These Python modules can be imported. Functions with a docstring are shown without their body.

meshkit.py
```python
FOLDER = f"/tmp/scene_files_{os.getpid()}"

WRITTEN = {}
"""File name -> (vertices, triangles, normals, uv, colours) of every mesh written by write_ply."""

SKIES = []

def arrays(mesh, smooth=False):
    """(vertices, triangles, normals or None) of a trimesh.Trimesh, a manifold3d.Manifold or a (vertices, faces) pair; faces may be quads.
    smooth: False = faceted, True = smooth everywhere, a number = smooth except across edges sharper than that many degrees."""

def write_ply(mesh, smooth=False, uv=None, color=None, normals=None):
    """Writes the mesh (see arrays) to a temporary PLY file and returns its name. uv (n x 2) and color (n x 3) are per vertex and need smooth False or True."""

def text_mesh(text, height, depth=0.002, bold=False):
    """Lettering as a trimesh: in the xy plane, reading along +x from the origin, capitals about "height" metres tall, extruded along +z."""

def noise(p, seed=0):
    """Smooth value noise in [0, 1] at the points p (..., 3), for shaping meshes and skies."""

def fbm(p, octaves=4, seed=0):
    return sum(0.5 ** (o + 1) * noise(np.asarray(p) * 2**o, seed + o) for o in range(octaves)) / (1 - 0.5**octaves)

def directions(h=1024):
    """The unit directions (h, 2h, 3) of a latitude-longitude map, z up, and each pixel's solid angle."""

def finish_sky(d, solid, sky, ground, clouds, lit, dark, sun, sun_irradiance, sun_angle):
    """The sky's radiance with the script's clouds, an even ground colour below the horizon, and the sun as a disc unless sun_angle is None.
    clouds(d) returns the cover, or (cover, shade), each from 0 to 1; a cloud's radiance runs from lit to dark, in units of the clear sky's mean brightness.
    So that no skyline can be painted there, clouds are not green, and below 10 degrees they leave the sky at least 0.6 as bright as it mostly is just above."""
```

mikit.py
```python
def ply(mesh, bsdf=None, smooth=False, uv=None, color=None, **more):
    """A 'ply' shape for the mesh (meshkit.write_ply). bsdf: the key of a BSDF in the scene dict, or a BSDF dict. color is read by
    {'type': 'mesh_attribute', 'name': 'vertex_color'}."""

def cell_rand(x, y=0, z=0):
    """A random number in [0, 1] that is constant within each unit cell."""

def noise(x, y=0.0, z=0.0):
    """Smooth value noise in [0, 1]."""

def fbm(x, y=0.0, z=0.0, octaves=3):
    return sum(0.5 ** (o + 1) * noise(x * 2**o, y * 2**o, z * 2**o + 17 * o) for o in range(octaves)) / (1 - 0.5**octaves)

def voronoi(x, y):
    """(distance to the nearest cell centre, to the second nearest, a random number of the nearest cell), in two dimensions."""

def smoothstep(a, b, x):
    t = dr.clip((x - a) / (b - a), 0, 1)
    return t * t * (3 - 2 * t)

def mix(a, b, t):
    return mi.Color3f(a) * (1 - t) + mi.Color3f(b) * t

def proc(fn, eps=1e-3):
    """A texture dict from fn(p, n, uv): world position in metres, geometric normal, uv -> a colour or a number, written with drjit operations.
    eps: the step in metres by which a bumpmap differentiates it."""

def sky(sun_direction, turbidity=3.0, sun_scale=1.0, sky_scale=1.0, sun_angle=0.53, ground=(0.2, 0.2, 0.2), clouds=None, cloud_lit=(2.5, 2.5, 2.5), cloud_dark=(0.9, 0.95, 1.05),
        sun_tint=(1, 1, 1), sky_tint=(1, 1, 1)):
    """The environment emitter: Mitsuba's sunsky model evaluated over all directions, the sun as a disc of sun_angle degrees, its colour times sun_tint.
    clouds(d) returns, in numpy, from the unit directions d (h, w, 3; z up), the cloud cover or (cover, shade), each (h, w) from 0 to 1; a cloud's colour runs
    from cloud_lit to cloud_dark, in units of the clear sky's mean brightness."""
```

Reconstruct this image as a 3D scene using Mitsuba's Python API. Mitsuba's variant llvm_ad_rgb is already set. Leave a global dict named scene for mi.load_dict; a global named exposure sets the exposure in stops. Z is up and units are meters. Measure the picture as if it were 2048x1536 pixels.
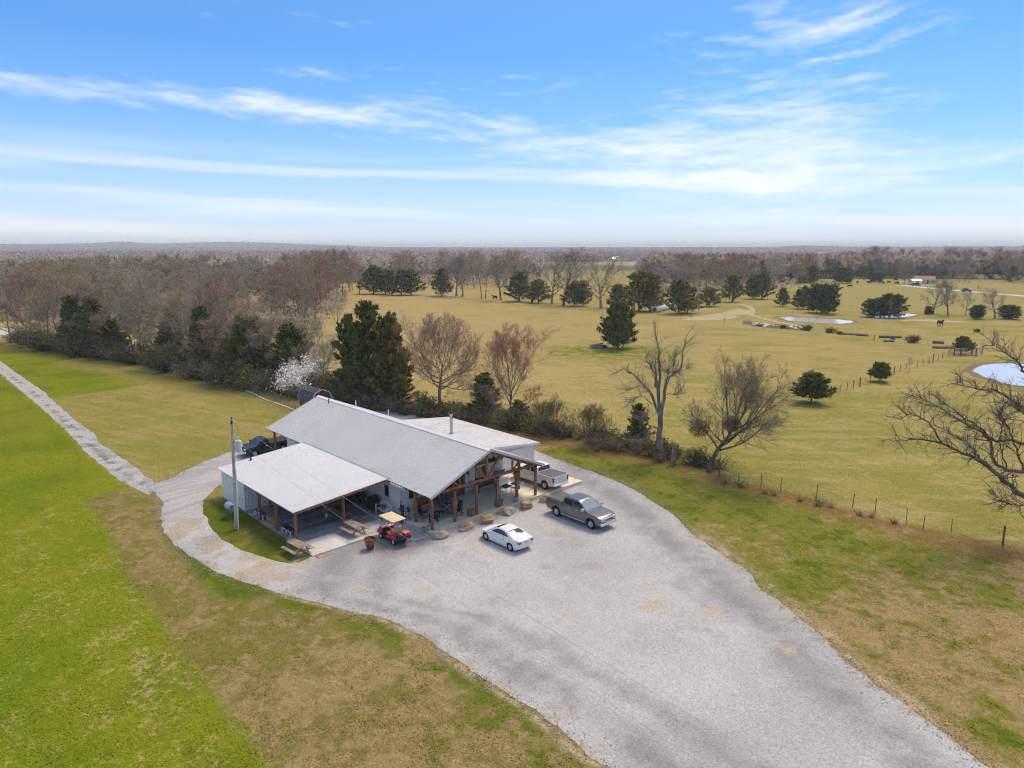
import math, random
import numpy as np
import trimesh
import manifold3d as m3
import drjit as dr
import mitsuba as mi
import mikit, meshkit
from mikit import proc, noise, fbm, cell_rand, smoothstep, mix, voronoi
from shapely.geometry import Polygon, LineString, Point
from shapely.prepared import prep

T = mi.ScalarTransform4f
scene, labels = {}, {}

# ------------------------------------------------------------------ camera, sky, exposure
CAM_H, PITCH = 21.689, 0.193251
scene['camera'] = {
    'type': 'perspective', 'fov': 72.18, 'fov_axis': 'x', 'near_clip': 0.5, 'far_clip': 40000.0,
    'to_world': T().look_at(origin=[0, 0, CAM_H], target=[0, math.cos(PITCH), CAM_H - math.sin(PITCH)], up=[0, 0, 1]),
    'medium': {'type': 'ref', 'id': 'air'},
}
exposure = 2.45


def cirrus(d):
    """Thin fibrous cirrus in long slanting streaks, and a pale veil low down."""
    x, y, z = d[..., 0], d[..., 1], d[..., 2]
    az, el = np.degrees(np.arctan2(x, y)), np.degrees(np.arcsin(np.clip(z, -1, 1)))
    o = 0 * az
    e = el - 0.0013 * np.minimum(np.square(az - 4), 2500)        # height along the drawn-out streamlines

    def f(ka, ke, k, octv, w=0):
        return meshkit.fbm(np.stack([az * ka, e * ke + w, o + k], -1), octv, int(k * 10))
    warp = f(0.10, 0.30, 3.1, 3) - 0.5
    broad = f(0.045, 0.30, 0.7, 4, 1.2 * warp)
    mid = f(0.11, 0.80, 4.2, 4, 2.2 * warp)
    fine = f(0.32, 1.9, 8.2, 4, 4.0 * warp)
    hair = f(0.55, 5.0, 6.6, 4, 9.0 * warp)

    def g(c, s, q):
        return np.exp(-((q - c) / s) ** 2)

    # where the banks of cirrus hang: a long one sinking from the left to the middle, a broad fan on the right
    c1 = np.interp(az, [-60, -34, -23, -12, -5, 5, 30], [9.6, 10.2, 10.4, 9.6, 8.6, 7.2, 5.5])
    s1 = np.interp(az, [-60, -37, -15, 0, 10], [1.2, 1.2, 1.7, 2.3, 2.6])
    bank = 0.92 * g(0, 1, (el - c1) / s1) * np.interp(az, [-70, -40, -10, 8, 26], [0.6, 1, 1, 0.95, 0.3])
    fan = g(19, 13, az) * np.interp(el, [1, 4, 8, 11, 13, 17, 30], [0.5, 0.85, 1.0, 0.72, 0.55, 0.35, 0.4])
    high = 0.7 * g(23, 7, az) * g(14.8, 1.8, el) + 0.55 * g(-2, 9, az) * g(12.0, 1.5, el) + 0.65 * g(-15.5, 3.5, az) * g(12.6, 0.9, el) + 0.5 * g(-5, 3, az) * g(17.6, 0.8, el)
    out = np.interp(np.abs(az), [40, 75], [0, 0.65]) * np.interp(el, [0, 25, 60, 90], [0.6, 0.75, 0.6, 0.5])
    up = np.interp(el, [19, 40], [0, 0.85])
    where = np.clip(bank + fan + high + np.maximum(out, up), 0.20, 1.1)
    tex = 0.16 * broad + 0.27 * mid + 0.29 * fine + 0.28 * hair
    ci = np.clip((tex - (0.655 - 0.285 * where)) * 3.3, 0, 1) ** 1.3
    lines = meshkit.fbm(np.stack([az * 0.05, el * 1.3 + 0.02 * az, o], -1), 4, 41)
    low = np.clip((lines - 0.46) * 3.4, 0, 1) * np.interp(el, [0, 1.0, 3.0, 5.5, 8], [0.2, 0.5, 0.45, 0.42, 0])
    veil = np.interp(el, [0, 2, 5, 9, 14, 22, 40], [0.70, 0.50, 0.26, 0.08, 0.0, 0.05, 0.25])
    cover = 1 - (1 - 0.88 * ci) * (1 - low) * (1 - veil)
    return np.clip(cover, 0, 0.96), 0.05 + o


SUN = np.array([0.34, 0.50, 0.95])
scene['sky'] = mikit.sky(SUN, turbidity=2.6, sun_scale=0.42, sky_scale=0.71, sun_angle=24.0, ground=(0.25, 0.22, 0.14),
                         clouds=cirrus, cloud_lit=(3.4, 3.4, 3.4), cloud_dark=(1.3, 1.4, 1.55), sun_tint=(1.0, 0.975, 0.93), sky_tint=(0.46, 0.86, 1.26))

# ------------------------------------------------------------------ helpers
CP, SP = math.cos(PITCH), math.sin(PITCH)
YAW, OX, OY = 0.754279, -6.1607, 50.9743          # the shop's front left post stands here; its front runs along YAW
CA, SA = math.cos(YAW), math.sin(YAW)


def G(px, py, z=0.0):
    """Survey of the site: the spot on the ground (or at height z) sighted at this place of the aerial photograph."""
    dx, du = (px - 1024) / 1405.04, -(py - 768) / 1405.04
    D = np.array([dx, CP + du * SP, -SP + du * CP])
    t = (z - CAM_H) / D[2]
    return np.array([D[0] * t, D[1] * t, z])


def W(a, b, z=0.0):
    """Shop frame (a along the front, b to the back) to the world."""
    return np.array([OX + a * CA - b * SA, OY + a * SA + b * CA, z])


TB = T().translate([OX, OY, 0]).rotate([0, 0, 1], math.degrees(YAW))


def place(x, y, z=0.0, deg=0.0, s=1.0):
    t = T().translate([float(x), float(y), float(z)]).rotate([0, 0, 1], float(deg))
    return t.scale([s, s, s]) if np.isscalar(s) else t.scale([float(q) for q in s])


_taken = {}


def numbered(name):
    n = _taken.get(name, -1) + 1
    _taken[name] = n
    return name if n == 0 else f'{name}_{n:03d}'


def thing(name, label, cat, group=None):
    k = numbered(name)
    labels[k] = {'label': label, 'category': cat}
    if group:
        labels[k]['group'] = group
    return k


def tag(k, label, cat, group=None):
    labels[k] = {'label': label, 'category': cat}
    if group:
        labels[k]['group'] = group


def obj(name, mesh, bsdf, parent=None, tw=None, smooth=False, label=None, color=None):
    key = numbered(name if parent is None else f'{parent}__{name}')
    d = mikit.ply(mesh, bsdf, smooth=smooth, color=color) if not isinstance(mesh, dict) else dict(mesh)
    if tw is not None:
        d['to_world'] = tw
    scene[key] = d
    if label:
        labels[key] = {'label': label}
    return key


def struct(name, mesh, bsdf, tw=None, smooth=False, parent=None):
    k = obj(name, mesh, bsdf, parent, tw, smooth)
    if parent is None:
        labels[k] = {'kind': 'structure'}
    return k


def mat(name, rgb, rough=0.6, metallic=0.0, spec=0.5, two=True, **kw):
    b = {'type': 'principled', 'base_color': {'type': 'rgb', 'value': list(rgb)} if not isinstance(rgb, dict) else rgb,
         'roughness': rough, 'metallic': metallic, 'specular': spec, **kw}
    scene[name] = {'type': 'twosided', 'bsdf': b} if two else b
    return name


def plyn(mesh, bsdf, normals, color=None):
    """As mikit.ply, with given vertex normals."""
    return {'type': 'ply', 'filename': meshkit.write_ply(mesh, False, None, color, normals=normals), 'face_normals': False, 'bsdf': {'type': 'ref', 'id': bsdf}}


def cat_(*ms):
    ms = [m for m in ms if m is not None]
    vs, fs, n = [], [], 0
    for v, f in [(np.asarray(m.vertices), np.asarray(m.faces)) if hasattr(m, 'vertices') else m for m in ms]:
        f = np.asarray(f)
        if f.shape[1] == 4:
            f = np.vstack([f[:, [0, 1, 2]], f[:, [0, 2, 3]]])
        vs.append(np.asarray(v, float)); fs.append(f + n); n += len(v)
    return np.vstack(vs), np.vstack(fs)


def box(x0, x1, y0, y1, z0, z1):
    v = np.array([[x, y, z] for x in (x0, x1) for y in (y0, y1) for z in (z0, z1)], float)
    f = np.array([[0, 1, 3, 2], [4, 6, 7, 5], [0, 4, 5, 1], [2, 3, 7, 6], [0, 2, 6, 4], [1, 5, 7, 3]])
    return v, f


def cbox(cx, cy, cz, sx, sy, sz):
    return box(cx - sx / 2, cx + sx / 2, cy - sy / 2, cy + sy / 2, cz - sz / 2, cz + sz / 2)


def rbox(x0, x1, y0, y1, z0, z1, r=0.03, seg=8):
    """A box with rounded edges: the hull of eight small spheres."""
    s = m3.Manifold.sphere(r, seg)
    out = [s.translate((x, y, z)) for x in (x0 + r, x1 - r) for y in (y0 + r, y1 - r) for z in (z0 + r, z1 - r)]
    return mf(m3.Manifold.batch_hull(out))


def mf(m):
    q = m.to_mesh()
    return np.asarray(q.vert_properties)[:, :3].astype(float), np.asarray(q.tri_verts)


def move(m, x=0, y=0, z=0, rz=0.0, rx=0.0, ry=0.0, s=1.0):
    v, f = (np.asarray(m.vertices), np.asarray(m.faces)) if hasattr(m, 'vertices') else m
    v = np.asarray(v, float) * s
    for ang, i, j in ((rx, 1, 2), (ry, 2, 0), (rz, 0, 1)):
        if ang:
            c, q = math.cos(ang), math.sin(ang)
            v = v.copy()
            a, b = v[:, i].copy(), v[:, j].copy()
            v[:, i], v[:, j] = a * c - b * q, a * q + b * c
    return v + np.array([x, y, z], float), f


def beam(p, q, w, h=None, up=(0, 0, 1)):
    """A square timber from p to q."""
    h = w if h is None else h
    p, q = np.asarray(p, float), np.asarray(q, float)
    t = (q - p) / np.linalg.norm(q - p)
    up = np.asarray(up, float)
    if abs(t @ up) > 0.97:
        up = np.array([1.0, 0, 0])
    a = np.cross(t, up); a /= np.linalg.norm(a)
    b = np.cross(a, t)
    c = [(-1, -1), (1, -1), (1, 1), (-1, 1)]
    v = [o + a * i * w / 2 + b * j * h / 2 for o in (p, q) for i, j in c]
    f = [[0, 3, 2, 1], [4, 5, 6, 7], [0, 1, 5, 4], [1, 2, 6, 5], [2, 3, 7, 6], [3, 0, 4, 7]]
    return np.array(v), np.array(f)


def tubes(lines, sides):
    """Many polylines (points n x 3, radii n) as one mesh of tapered tubes."""
    vs, fs, n = [], [], 0
    ang = np.arange(sides) * 2 * np.pi / sides
    ca, sa = np.cos(ang)[None, :, None], np.sin(ang)[None, :, None]
    for p, r in lines:
        p = np.asarray(p, float); k = len(p)
        t = np.gradient(p, axis=0)
        t /= np.linalg.norm(t, axis=1, keepdims=True) + 1e-9
        ref = np.array([0.31, 0.17, 0.93]) if abs(t[0, 2]) < 0.8 else np.array([0.93, 0.31, 0.1])
        a = np.cross(t, ref); a /= np.linalg.norm(a, axis=1, keepdims=True) + 1e-9
        b = np.cross(t, a)
        v = p[:, None] + np.broadcast_to(np.asarray(r, float), (k,))[:, None, None] * (ca * a[:, None] + sa * b[:, None])
        i, j = np.meshgrid(np.arange(k - 1), np.arange(sides), indexing='ij')
        q = np.stack([i * sides + j, i * sides + (j + 1) % sides, (i + 1) * sides + (j + 1) % sides, (i + 1) * sides + j], -1).reshape(-1, 4)
        vs.append(v.reshape(-1, 3)); fs.append(np.vstack([q[:, [0, 1, 2]], q[:, [0, 2, 3]]]) + n); n += k * sides
    return np.vstack(vs), np.vstack(fs)


def tube(p, r, sides=8):
    v, f = tubes([(p, r)], sides)
    k = len(v) // sides
    caps = [[0, i + 1, i] for i in range(1, sides - 1)] + [[(k - 1) * sides, (k - 1) * sides + i, (k - 1) * sides + i + 1] for i in range(1, sides - 1)]
    return v, np.vstack([f, np.array(caps)])


def lathe(prof, seg=24):
    """A profile of (radius, z) points turned about z."""
    m = trimesh.creation.revolve(np.array(prof, float), sections=seg)
    return np.asarray(m.vertices), np.asarray(m.faces)


def prism(poly, y0, y1):
    """A polygon in x, z pulled along y."""
    m = trimesh.creation.extrude_polygon(Polygon(poly), y1 - y0, engine='earcut')
    v = np.asarray(m.vertices)
    return np.stack([v[:, 0], y1 - v[:, 2], v[:, 1]], 1), np.asarray(m.faces)


def slab(poly, z0, z1):
    m = trimesh.creation.extrude_polygon(poly if hasattr(poly, 'exterior') else Polygon(poly), z1 - z0, engine='earcut')
    return np.asarray(m.vertices) + [0, 0, z0], np.asarray(m.faces)


def man(m):
    v, f = m
    f = np.asarray(f)
    if f.shape[1] == 4:
        f = np.vstack([f[:, [0, 1, 2]], f[:, [0, 2, 3]]])
    t = trimesh.Trimesh(v, f, process=True)
    trimesh.repair.fix_normals(t)
    return m3.Manifold(m3.Mesh(np.asarray(t.vertices, np.float32), np.asarray(t.faces, np.uint32)))


def ell(cx, cy, cz, rx, ry, rz, sub=2):
    m = trimesh.creation.icosphere(subdivisions=sub)
    return np.asarray(m.vertices) * [rx, ry, rz] + [cx, cy, cz], np.asarray(m.faces)


def ribbed(n, length, pitch, height, rib=0.28):
    """A ribbed metal sheet in x (across the ribs, 0..n*pitch) and y (0..length), ribs standing up in z."""
    xs, zs = [], []
    for i in range(n):
        for fx, z in ((0, 0), (0.5 - rib, 0), (0.5 - rib * 0.45, 1), (0.5 + rib * 0.45, 1), (0.5 + rib, 0)):
            xs.append((i + fx) * pitch); zs.append(z * height)
    xs.append(n * pitch); zs.append(0)
    k = len(xs)
    v = np.array([[x, y, z] for y in (0, length) for x, z in zip(xs, zs)])
    i = np.arange(k - 1)
    return v, np.stack([i, i + 1, i + 1 + k, i + k], 1)
# ------------------------------------------------------------------ the lie of the land
def height(x, y):
    r = np.hypot(x, y)
    far = np.clip((r - 420) / 500, 0, 1)
    far = far * far * (3 - 2 * far)
    n = meshkit.fbm(np.stack([np.asarray(x) / 420.0, np.asarray(y) / 420.0, 0 * np.asarray(x) + 2.5], -1), 3, 3) - 0.5
    return far * (n * 9.0 - 2.5)


def pw(v, pts):
    """Piecewise-linear function through the points (v, value), sorted by v; works on drjit and numpy values."""
    lib = dr if not isinstance(v, (float, np.ndarray)) else None
    out = pts[0][1] + 0 * v
    for (v0, f0), (v1, f1) in zip(pts[:-1], pts[1:]):
        w = v - v0
        w = dr.clip(w, 0, v1 - v0) if lib else np.clip(w, 0, v1 - v0)
        out = out + w * ((f1 - f0) / (v1 - v0))
    return out


def survey(px, by, flip=False):
    pts = [G(*p)[:2] for p in px]
    i = 0 if by == 'x' else 1
    pts = sorted([(float(p[i]), float(p[1 - i])) for p in pts])
    out = [pts[0]]
    for p in pts[1:]:
        if p[0] > out[-1][0] + 0.05:
            out.append(p)
    return out


HEDGE = survey([(-260, 664), (0, 690), (100, 700), (270, 724), (370, 748), (500, 778), (640, 803), (800, 832), (950, 850), (1100, 872), (1330, 920), (1430, 946), (1560, 986), (1700, 1022), (1850, 1062), (2048, 1106), (2400, 1190)], 'x')
SEEDED = survey([(0, 752), (51, 789), (137, 866), (207, 935), (255, 976), (222, 984), (174, 1000), (223, 1080), (255, 1153), (303, 1209), (335, 1269), (398, 1349), (453, 1432), (523, 1523), (640, 1700)], 'y')
TRACK_L = [(-100, 682), (0, 747), (51, 789), (102, 833), (137, 865), (166, 899), (207, 933), (234, 957), (268, 977), (300, 992)]
TRACK_R = [(-90, 660), (0, 722), (93, 788), (105, 801), (156, 845), (190, 868), (200, 888), (254, 922), (290, 950), (310, 965)]
TRACK = survey([((a[0] + b[0]) / 2, (a[1] + b[1]) / 2) for a, b in zip(TRACK_L, TRACK_R)], 'y')
UPPER = survey([(105, 799), (366, 757), (600, 720)], 'x')
LOT_L = [(1300, 1580), (1222, 1536), (1178, 1515), (1105, 1449), (1039, 1401), (966, 1357), (904, 1313), (834, 1269), (797, 1249), (753, 1231), (702, 1225), (655, 1211), (600, 1198), (558, 1185), (495, 1167), (436, 1145),
         (384, 1115), (352, 1094), (331, 1066), (321, 1031), (326, 1007), (315, 989), (293, 974), (305, 967), (337, 960), (366, 943), (415, 921), (452, 906), (500, 891), (532, 880), (556, 875)]
LOT_R = [(850, 835), (1000, 880), (1070, 900), (1078, 905), (1097, 912), (1126, 922), (1156, 934), (1180, 942), (1211, 953), (1269, 980), (1315, 1009), (1356, 1038), (1387, 1070), (1417, 1088), (1460, 1122), (1504, 1150), (1528, 1184),
         (1563, 1204), (1596, 1234), (1629, 1259), (1665, 1292), (1694, 1325), (1738, 1358), (1793, 1398), (1855, 1442), (1903, 1482), (1957, 1522), (2040, 1590)]
LOT_BACK = [(565, 873), (640, 850), (762, 818), (771, 816), (785, 817), (803, 822), (826, 828)]
EDGE_L = survey(LOT_L[:14], 'y')
EDGE_R = survey(LOT_R[8:], 'y')
ISLAND = [(447, 966), (428, 978), (411, 995), (401, 1012), (405, 1022), (418, 1050), (446, 1081), (488, 1102), (541, 1121), (586, 1130), (607, 1122), (625, 1112), (640, 1095), (600, 1060), (520, 1000)]


def ragged(px, step=0.4, amp=0.13, seed=1, closed=True):
    """A surveyed outline as a natural, uneven edge."""
    p = np.array([G(*q)[:2] for q in px])
    if closed:
        p = np.vstack([p, p[:1]])
    seg = np.linalg.norm(np.diff(p, axis=0), axis=1)
    s = np.concatenate([[0], np.cumsum(seg)])
    t = np.linspace(0, s[-1], max(8, int(s[-1] / step)), endpoint=not closed)
    q = np.stack([np.interp(t, s, p[:, 0]), np.interp(t, s, p[:, 1])], 1)
    for k in range(3):
        q = (q + np.roll(q, 1, 0) * 0.5 + np.roll(q, -1, 0) * 0.5) / 2 if closed else q
    n = np.stack([meshkit.fbm(np.stack([q[:, 0] / 1.1, q[:, 1] / 1.1, 0 * q[:, 0] + seed + k * 9], -1), 3, seed) - 0.5 for k in (0, 1)], 1)
    return q + n * amp * 3


LOT = Polygon(ragged(LOT_L + LOT_BACK + LOT_R, seed=3)).buffer(0)
ISL = Polygon(ragged(ISLAND, seed=8)).buffer(0)
LOT = LOT.difference(ISL)
TRK = Polygon(ragged(TRACK_L + TRACK_R[::-1], seed=5, amp=0.12)).buffer(0).difference(LOT.buffer(0.01))


def sheet(poly, z):
    ms = []
    for g in getattr(poly, 'geoms', [poly]):
        if g.geom_type == 'Polygon' and g.area > 0.2:
            v, f = trimesh.creation.triangulate_polygon(g, engine='earcut')
            ms.append((np.column_stack([v, np.full(len(v), z)]), f))
    return cat_(*ms)


# clearings and fields far off among the woods: centre, half widths, colour
FAR_FIELDS = [(215, 1010, 95, 150, (0.33, 0.33, 0.17)), (330, 1180, 90, 120, (0.36, 0.34, 0.2)), (480, 1420, 170, 170, (0.34, 0.33, 0.18)), (745, 1640, 150, 170, (0.44, 0.36, 0.2)), (-330, 1060, 170, 90, (0.40, 0.33, 0.18)), (-560, 1330, 160, 110, (0.36, 0.31, 0.16)), (120, 1900, 160, 200, (0.3, 0.3, 0.18)), (-150, 1600, 160, 150, (0.34, 0.31, 0.17))]


def ground_colour(p, n, uv):
    x, y = p.x, p.y
    n0 = fbm(x * 0.035, y * 0.035, 1.5, 3)
    n1 = fbm(x * 0.16, y * 0.16, 7.1, 4)
    n2 = fbm(x * 0.9, y * 0.9, 3.3, 4)
    n3 = fbm(x * 4.5, y * 4.5, 0.4, 3)
    nm = fbm(x * 2.1 + 5, y * 2.1, 6.4, 3)
    n4 = noise(x * 17.0, y * 17.0, 5.0)
    wob = (n2 - 0.5) * 1.6
    streak = fbm(x * 0.22 + 0.1 * y, y * 0.8, 11.0, 4)
    # distances to the lines that part the fields
    past = smoothstep(-0.8, 0.8, y - pw(x, HEDGE) + wob)
    dh = y - pw(x, HEDGE)
    seeded = 1 - smoothstep(-0.7, 0.7, x - pw(y, SEEDED) + wob * 0.9 + (nm - 0.5) * 1.6)
    right_of_track = smoothstep(-0.5, 0.5, x - pw(y, TRACK))
    upper = right_of_track * smoothstep(-0.8, 0.8, y - pw(x, UPPER) + wob * 0.9) * (1 - smoothstep(-14, -8, dh + wob * 3))
    south = 1 - smoothstep(57.5, 61.0, y + wob + 0.25 * (x + 28))
    verge = smoothstep(-4, 2, x - pw(y, EDGE_L) - 9)
    fine = 0.74 + 0.52 * n3
    grit = fine * (0.80 + 0.40 * n4)
    # sown field: vivid green with drill rows, thin straw-coloured places
    rows = x * 0.86 + y * 0.50
    drill = fbm(rows * 2.2, y * 0.16, 2.0, 3)
    bare = smoothstep(0.56, 0.72, 0.55 * n2 + 0.25 * drill + 0.2 * n1 + 0.15 * (n0 - 0.5))
    lane = dr.exp(-dr.square((dr.abs(rows / 5.4 - dr.floor(rows / 5.4 + 0.5)) * 5.4) / 0.42))
    straw = dr.clip(smoothstep(0.55, 0.68, 0.45 * n3 + 0.35 * n2 + 0.2 * n1 + 0.045 * lane) * (0.35 + 0.6 * n1) * (1 - upper) * smoothstep(70, 50, y), 0, 1)
    green = mix((0.150, 0.205, 0.012), (0.225, 0.238, 0.018), smoothstep(0.36, 0.66, n1 * 0.6 + n0 * 0.25 + n2 * 0.25))
    green = mix(green, (0.100, 0.150, 0.012), smoothstep(0.54, 0.68, n1 * 0.55 + n0 * 0.45) * 0.6)
    green = mix(green, (0.19, 0.155, 0.028), bare * 0.55)
    green = mix(green, (0.42, 0.34, 0.16), straw * 0.7)
    # mown lawn between the track and the shop, with faint mowing lines
    mow = fbm((x * 0.5 + y * 0.87) * 1.3, (x * 0.87 - y * 0.5) * 0.07, 3.0, 3)
    lawn = mix((0.225, 0.21, 0.045), (0.32, 0.255, 0.090), smoothstep(0.36, 0.66, 0.4 * n1 + 0.35 * n2 + 0.25 * mow))
    lawn = mix(lawn, (0.215, 0.150, 0.050), smoothstep(0.56, 0.72, 0.5 * n1 + 0.3 * n0 + 0.2 * n2) * 0.7)
    # dormant brown strip by the drive, with green flushes
    brown = mix((0.285, 0.215, 0.090), (0.195, 0.145, 0.055), smoothstep(0.38, 0.62, n2 * 0.35 + nm * 0.4 + n1 * 0.25))
    brown = mix(brown, (0.160, 0.160, 0.028), smoothstep(0.45, 0.60, 0.35 * n2 + 0.3 * n1 + 0.35 * nm) * 0.75)
    edge = dr.exp(-dr.square((x - pw(y, EDGE_L) + 1.6) / 1.6))
    brown = mix(brown, (0.105, 0.140, 0.012), edge * smoothstep(0.40, 0.60, n2) * 0.85)
    # verge on the right, tan, brown and green in patches
    vr = mix((0.310, 0.222, 0.100), (0.190, 0.135, 0.058), smoothstep(0.40, 0.60, 0.35 * n2 + 0.3 * n1 + 0.35 * nm))
    vr = mix(vr, (0.165, 0.180, 0.022), smoothstep(0.44, 0.56, 0.30 * n1 + 0.25 * n2 + 0.2 * n0 + 0.25 * nm + 0.012) * 0.85)
    vr = mix(vr, (0.090, 0.120, 0.014), smoothstep(0.54, 0.63, 0.4 * n2 + 0.25 * n1 + 0.35 * nm) * 0.8)
    litter = smoothstep(-5.5, -1.2, dh + wob * 1.2)
    vr = mix(vr, (0.235, 0.125, 0.055), litter * smoothstep(0.34, 0.55, n2 * 0.5 + n3 * 0.5) * 0.85)
    # grass island inside the drive
    isl = (1 - smoothstep(8.5, 11, dr.sqrt(dr.square(x + 19.2) + dr.square(y - 49.8)))) * smoothstep(-0.5, 1.5, x - pw(y, SEEDED) - 4)
    iso = mix((0.095, 0.125, 0.014), (0.185, 0.125, 0.045), smoothstep(0.50, 0.62, n1 * 0.6 + n2 * 0.4))
    iso = mix(iso, (0.16, 0.185, 0.015), smoothstep(0.5, 0.66, n2) * 0.7)
    near = mix(lawn, brown, south)
    near = mix(near, vr, verge)
    near = mix(near, iso, isl)
    near = mix(near, green, dr.clip(seeded + upper, 0, 1))
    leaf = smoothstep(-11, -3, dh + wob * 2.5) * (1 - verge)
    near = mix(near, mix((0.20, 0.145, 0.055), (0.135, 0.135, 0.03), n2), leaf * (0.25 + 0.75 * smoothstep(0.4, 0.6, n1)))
    # pasture: straw-coloured, greener to the right and far off
    grn = smoothstep(-60, 140, x + 0.25 * (y - 120)) * 0.55 + 0.75 * smoothstep(150, 50, y)
    pa = mix((0.405, 0.300, 0.125), (0.315, 0.265, 0.085), dr.clip(grn + (n1 - 0.5) * 0.8 + (n0 - 0.5) * 0.6 + (nm - 0.5) * 0.9, 0, 1))
    pa = mix(pa, (0.235, 0.230, 0.050), smoothstep(0.47, 0.61, 0.3 * n1 + 0.2 * n2 + 0.25 * n0 + 0.25 * nm + 0.11 * (grn - 0.4)) * (0.3 + 0.55 * grn))
    pa = mix(pa, (0.275, 0.205, 0.085), smoothstep(0.54, 0.66, 0.35 * n2 + 0.3 * n1 + 0.35 * nm) * 0.5)
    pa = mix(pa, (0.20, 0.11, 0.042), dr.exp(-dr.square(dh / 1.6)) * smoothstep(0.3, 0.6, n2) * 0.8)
    shade = dr.exp(-(dr.square(x - 20.5) / 150 + dr.square(y - 147) / 110))   # the lush ring round the lone cedar
    pa = mix(pa, (0.150, 0.185, 0.018), dr.clip(shade * 1.5, 0, 1) * (0.35 + 0.65 * smoothstep(0.35, 0.6, n2)))
    pa = mix(pa, (0.44, 0.335, 0.155), smoothstep(0.50, 0.66, streak) * 0.32)
    pa = mix(pa, (0.225, 0.225, 0.048), smoothstep(0.50, 0.34, streak) * 0.28 * (0.4 + 0.6 * grn))
    r = dr.sqrt(x * x + y * y)
    farm = smoothstep(230, 330, r) * smoothstep(40, 90, x)
    pa = mix(pa, mix((0.305, 0.275, 0.080), (0.36, 0.29, 0.12), n1), farm * 0.8)
    wild = smoothstep(480, 800, r)
    ff = fbm(x * 0.004, y * 0.004, 9.0, 3)
    pa = mix(pa, mix((0.25, 0.22, 0.12), (0.17, 0.145, 0.095), smoothstep(0.45, 0.55, ff)), wild)
    for cx, cy, rx, ry, c in FAR_FIELDS:
        pa = mix(pa, c, smoothstep(1.15, 0.9, dr.sqrt(dr.square((x - cx) / rx) + dr.square((y - cy) / ry)) + (ff - 0.5) * 0.6))
    near = mix(near * 1.0, near * 0.88, dr.clip(seeded + upper, 0, 1))
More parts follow.
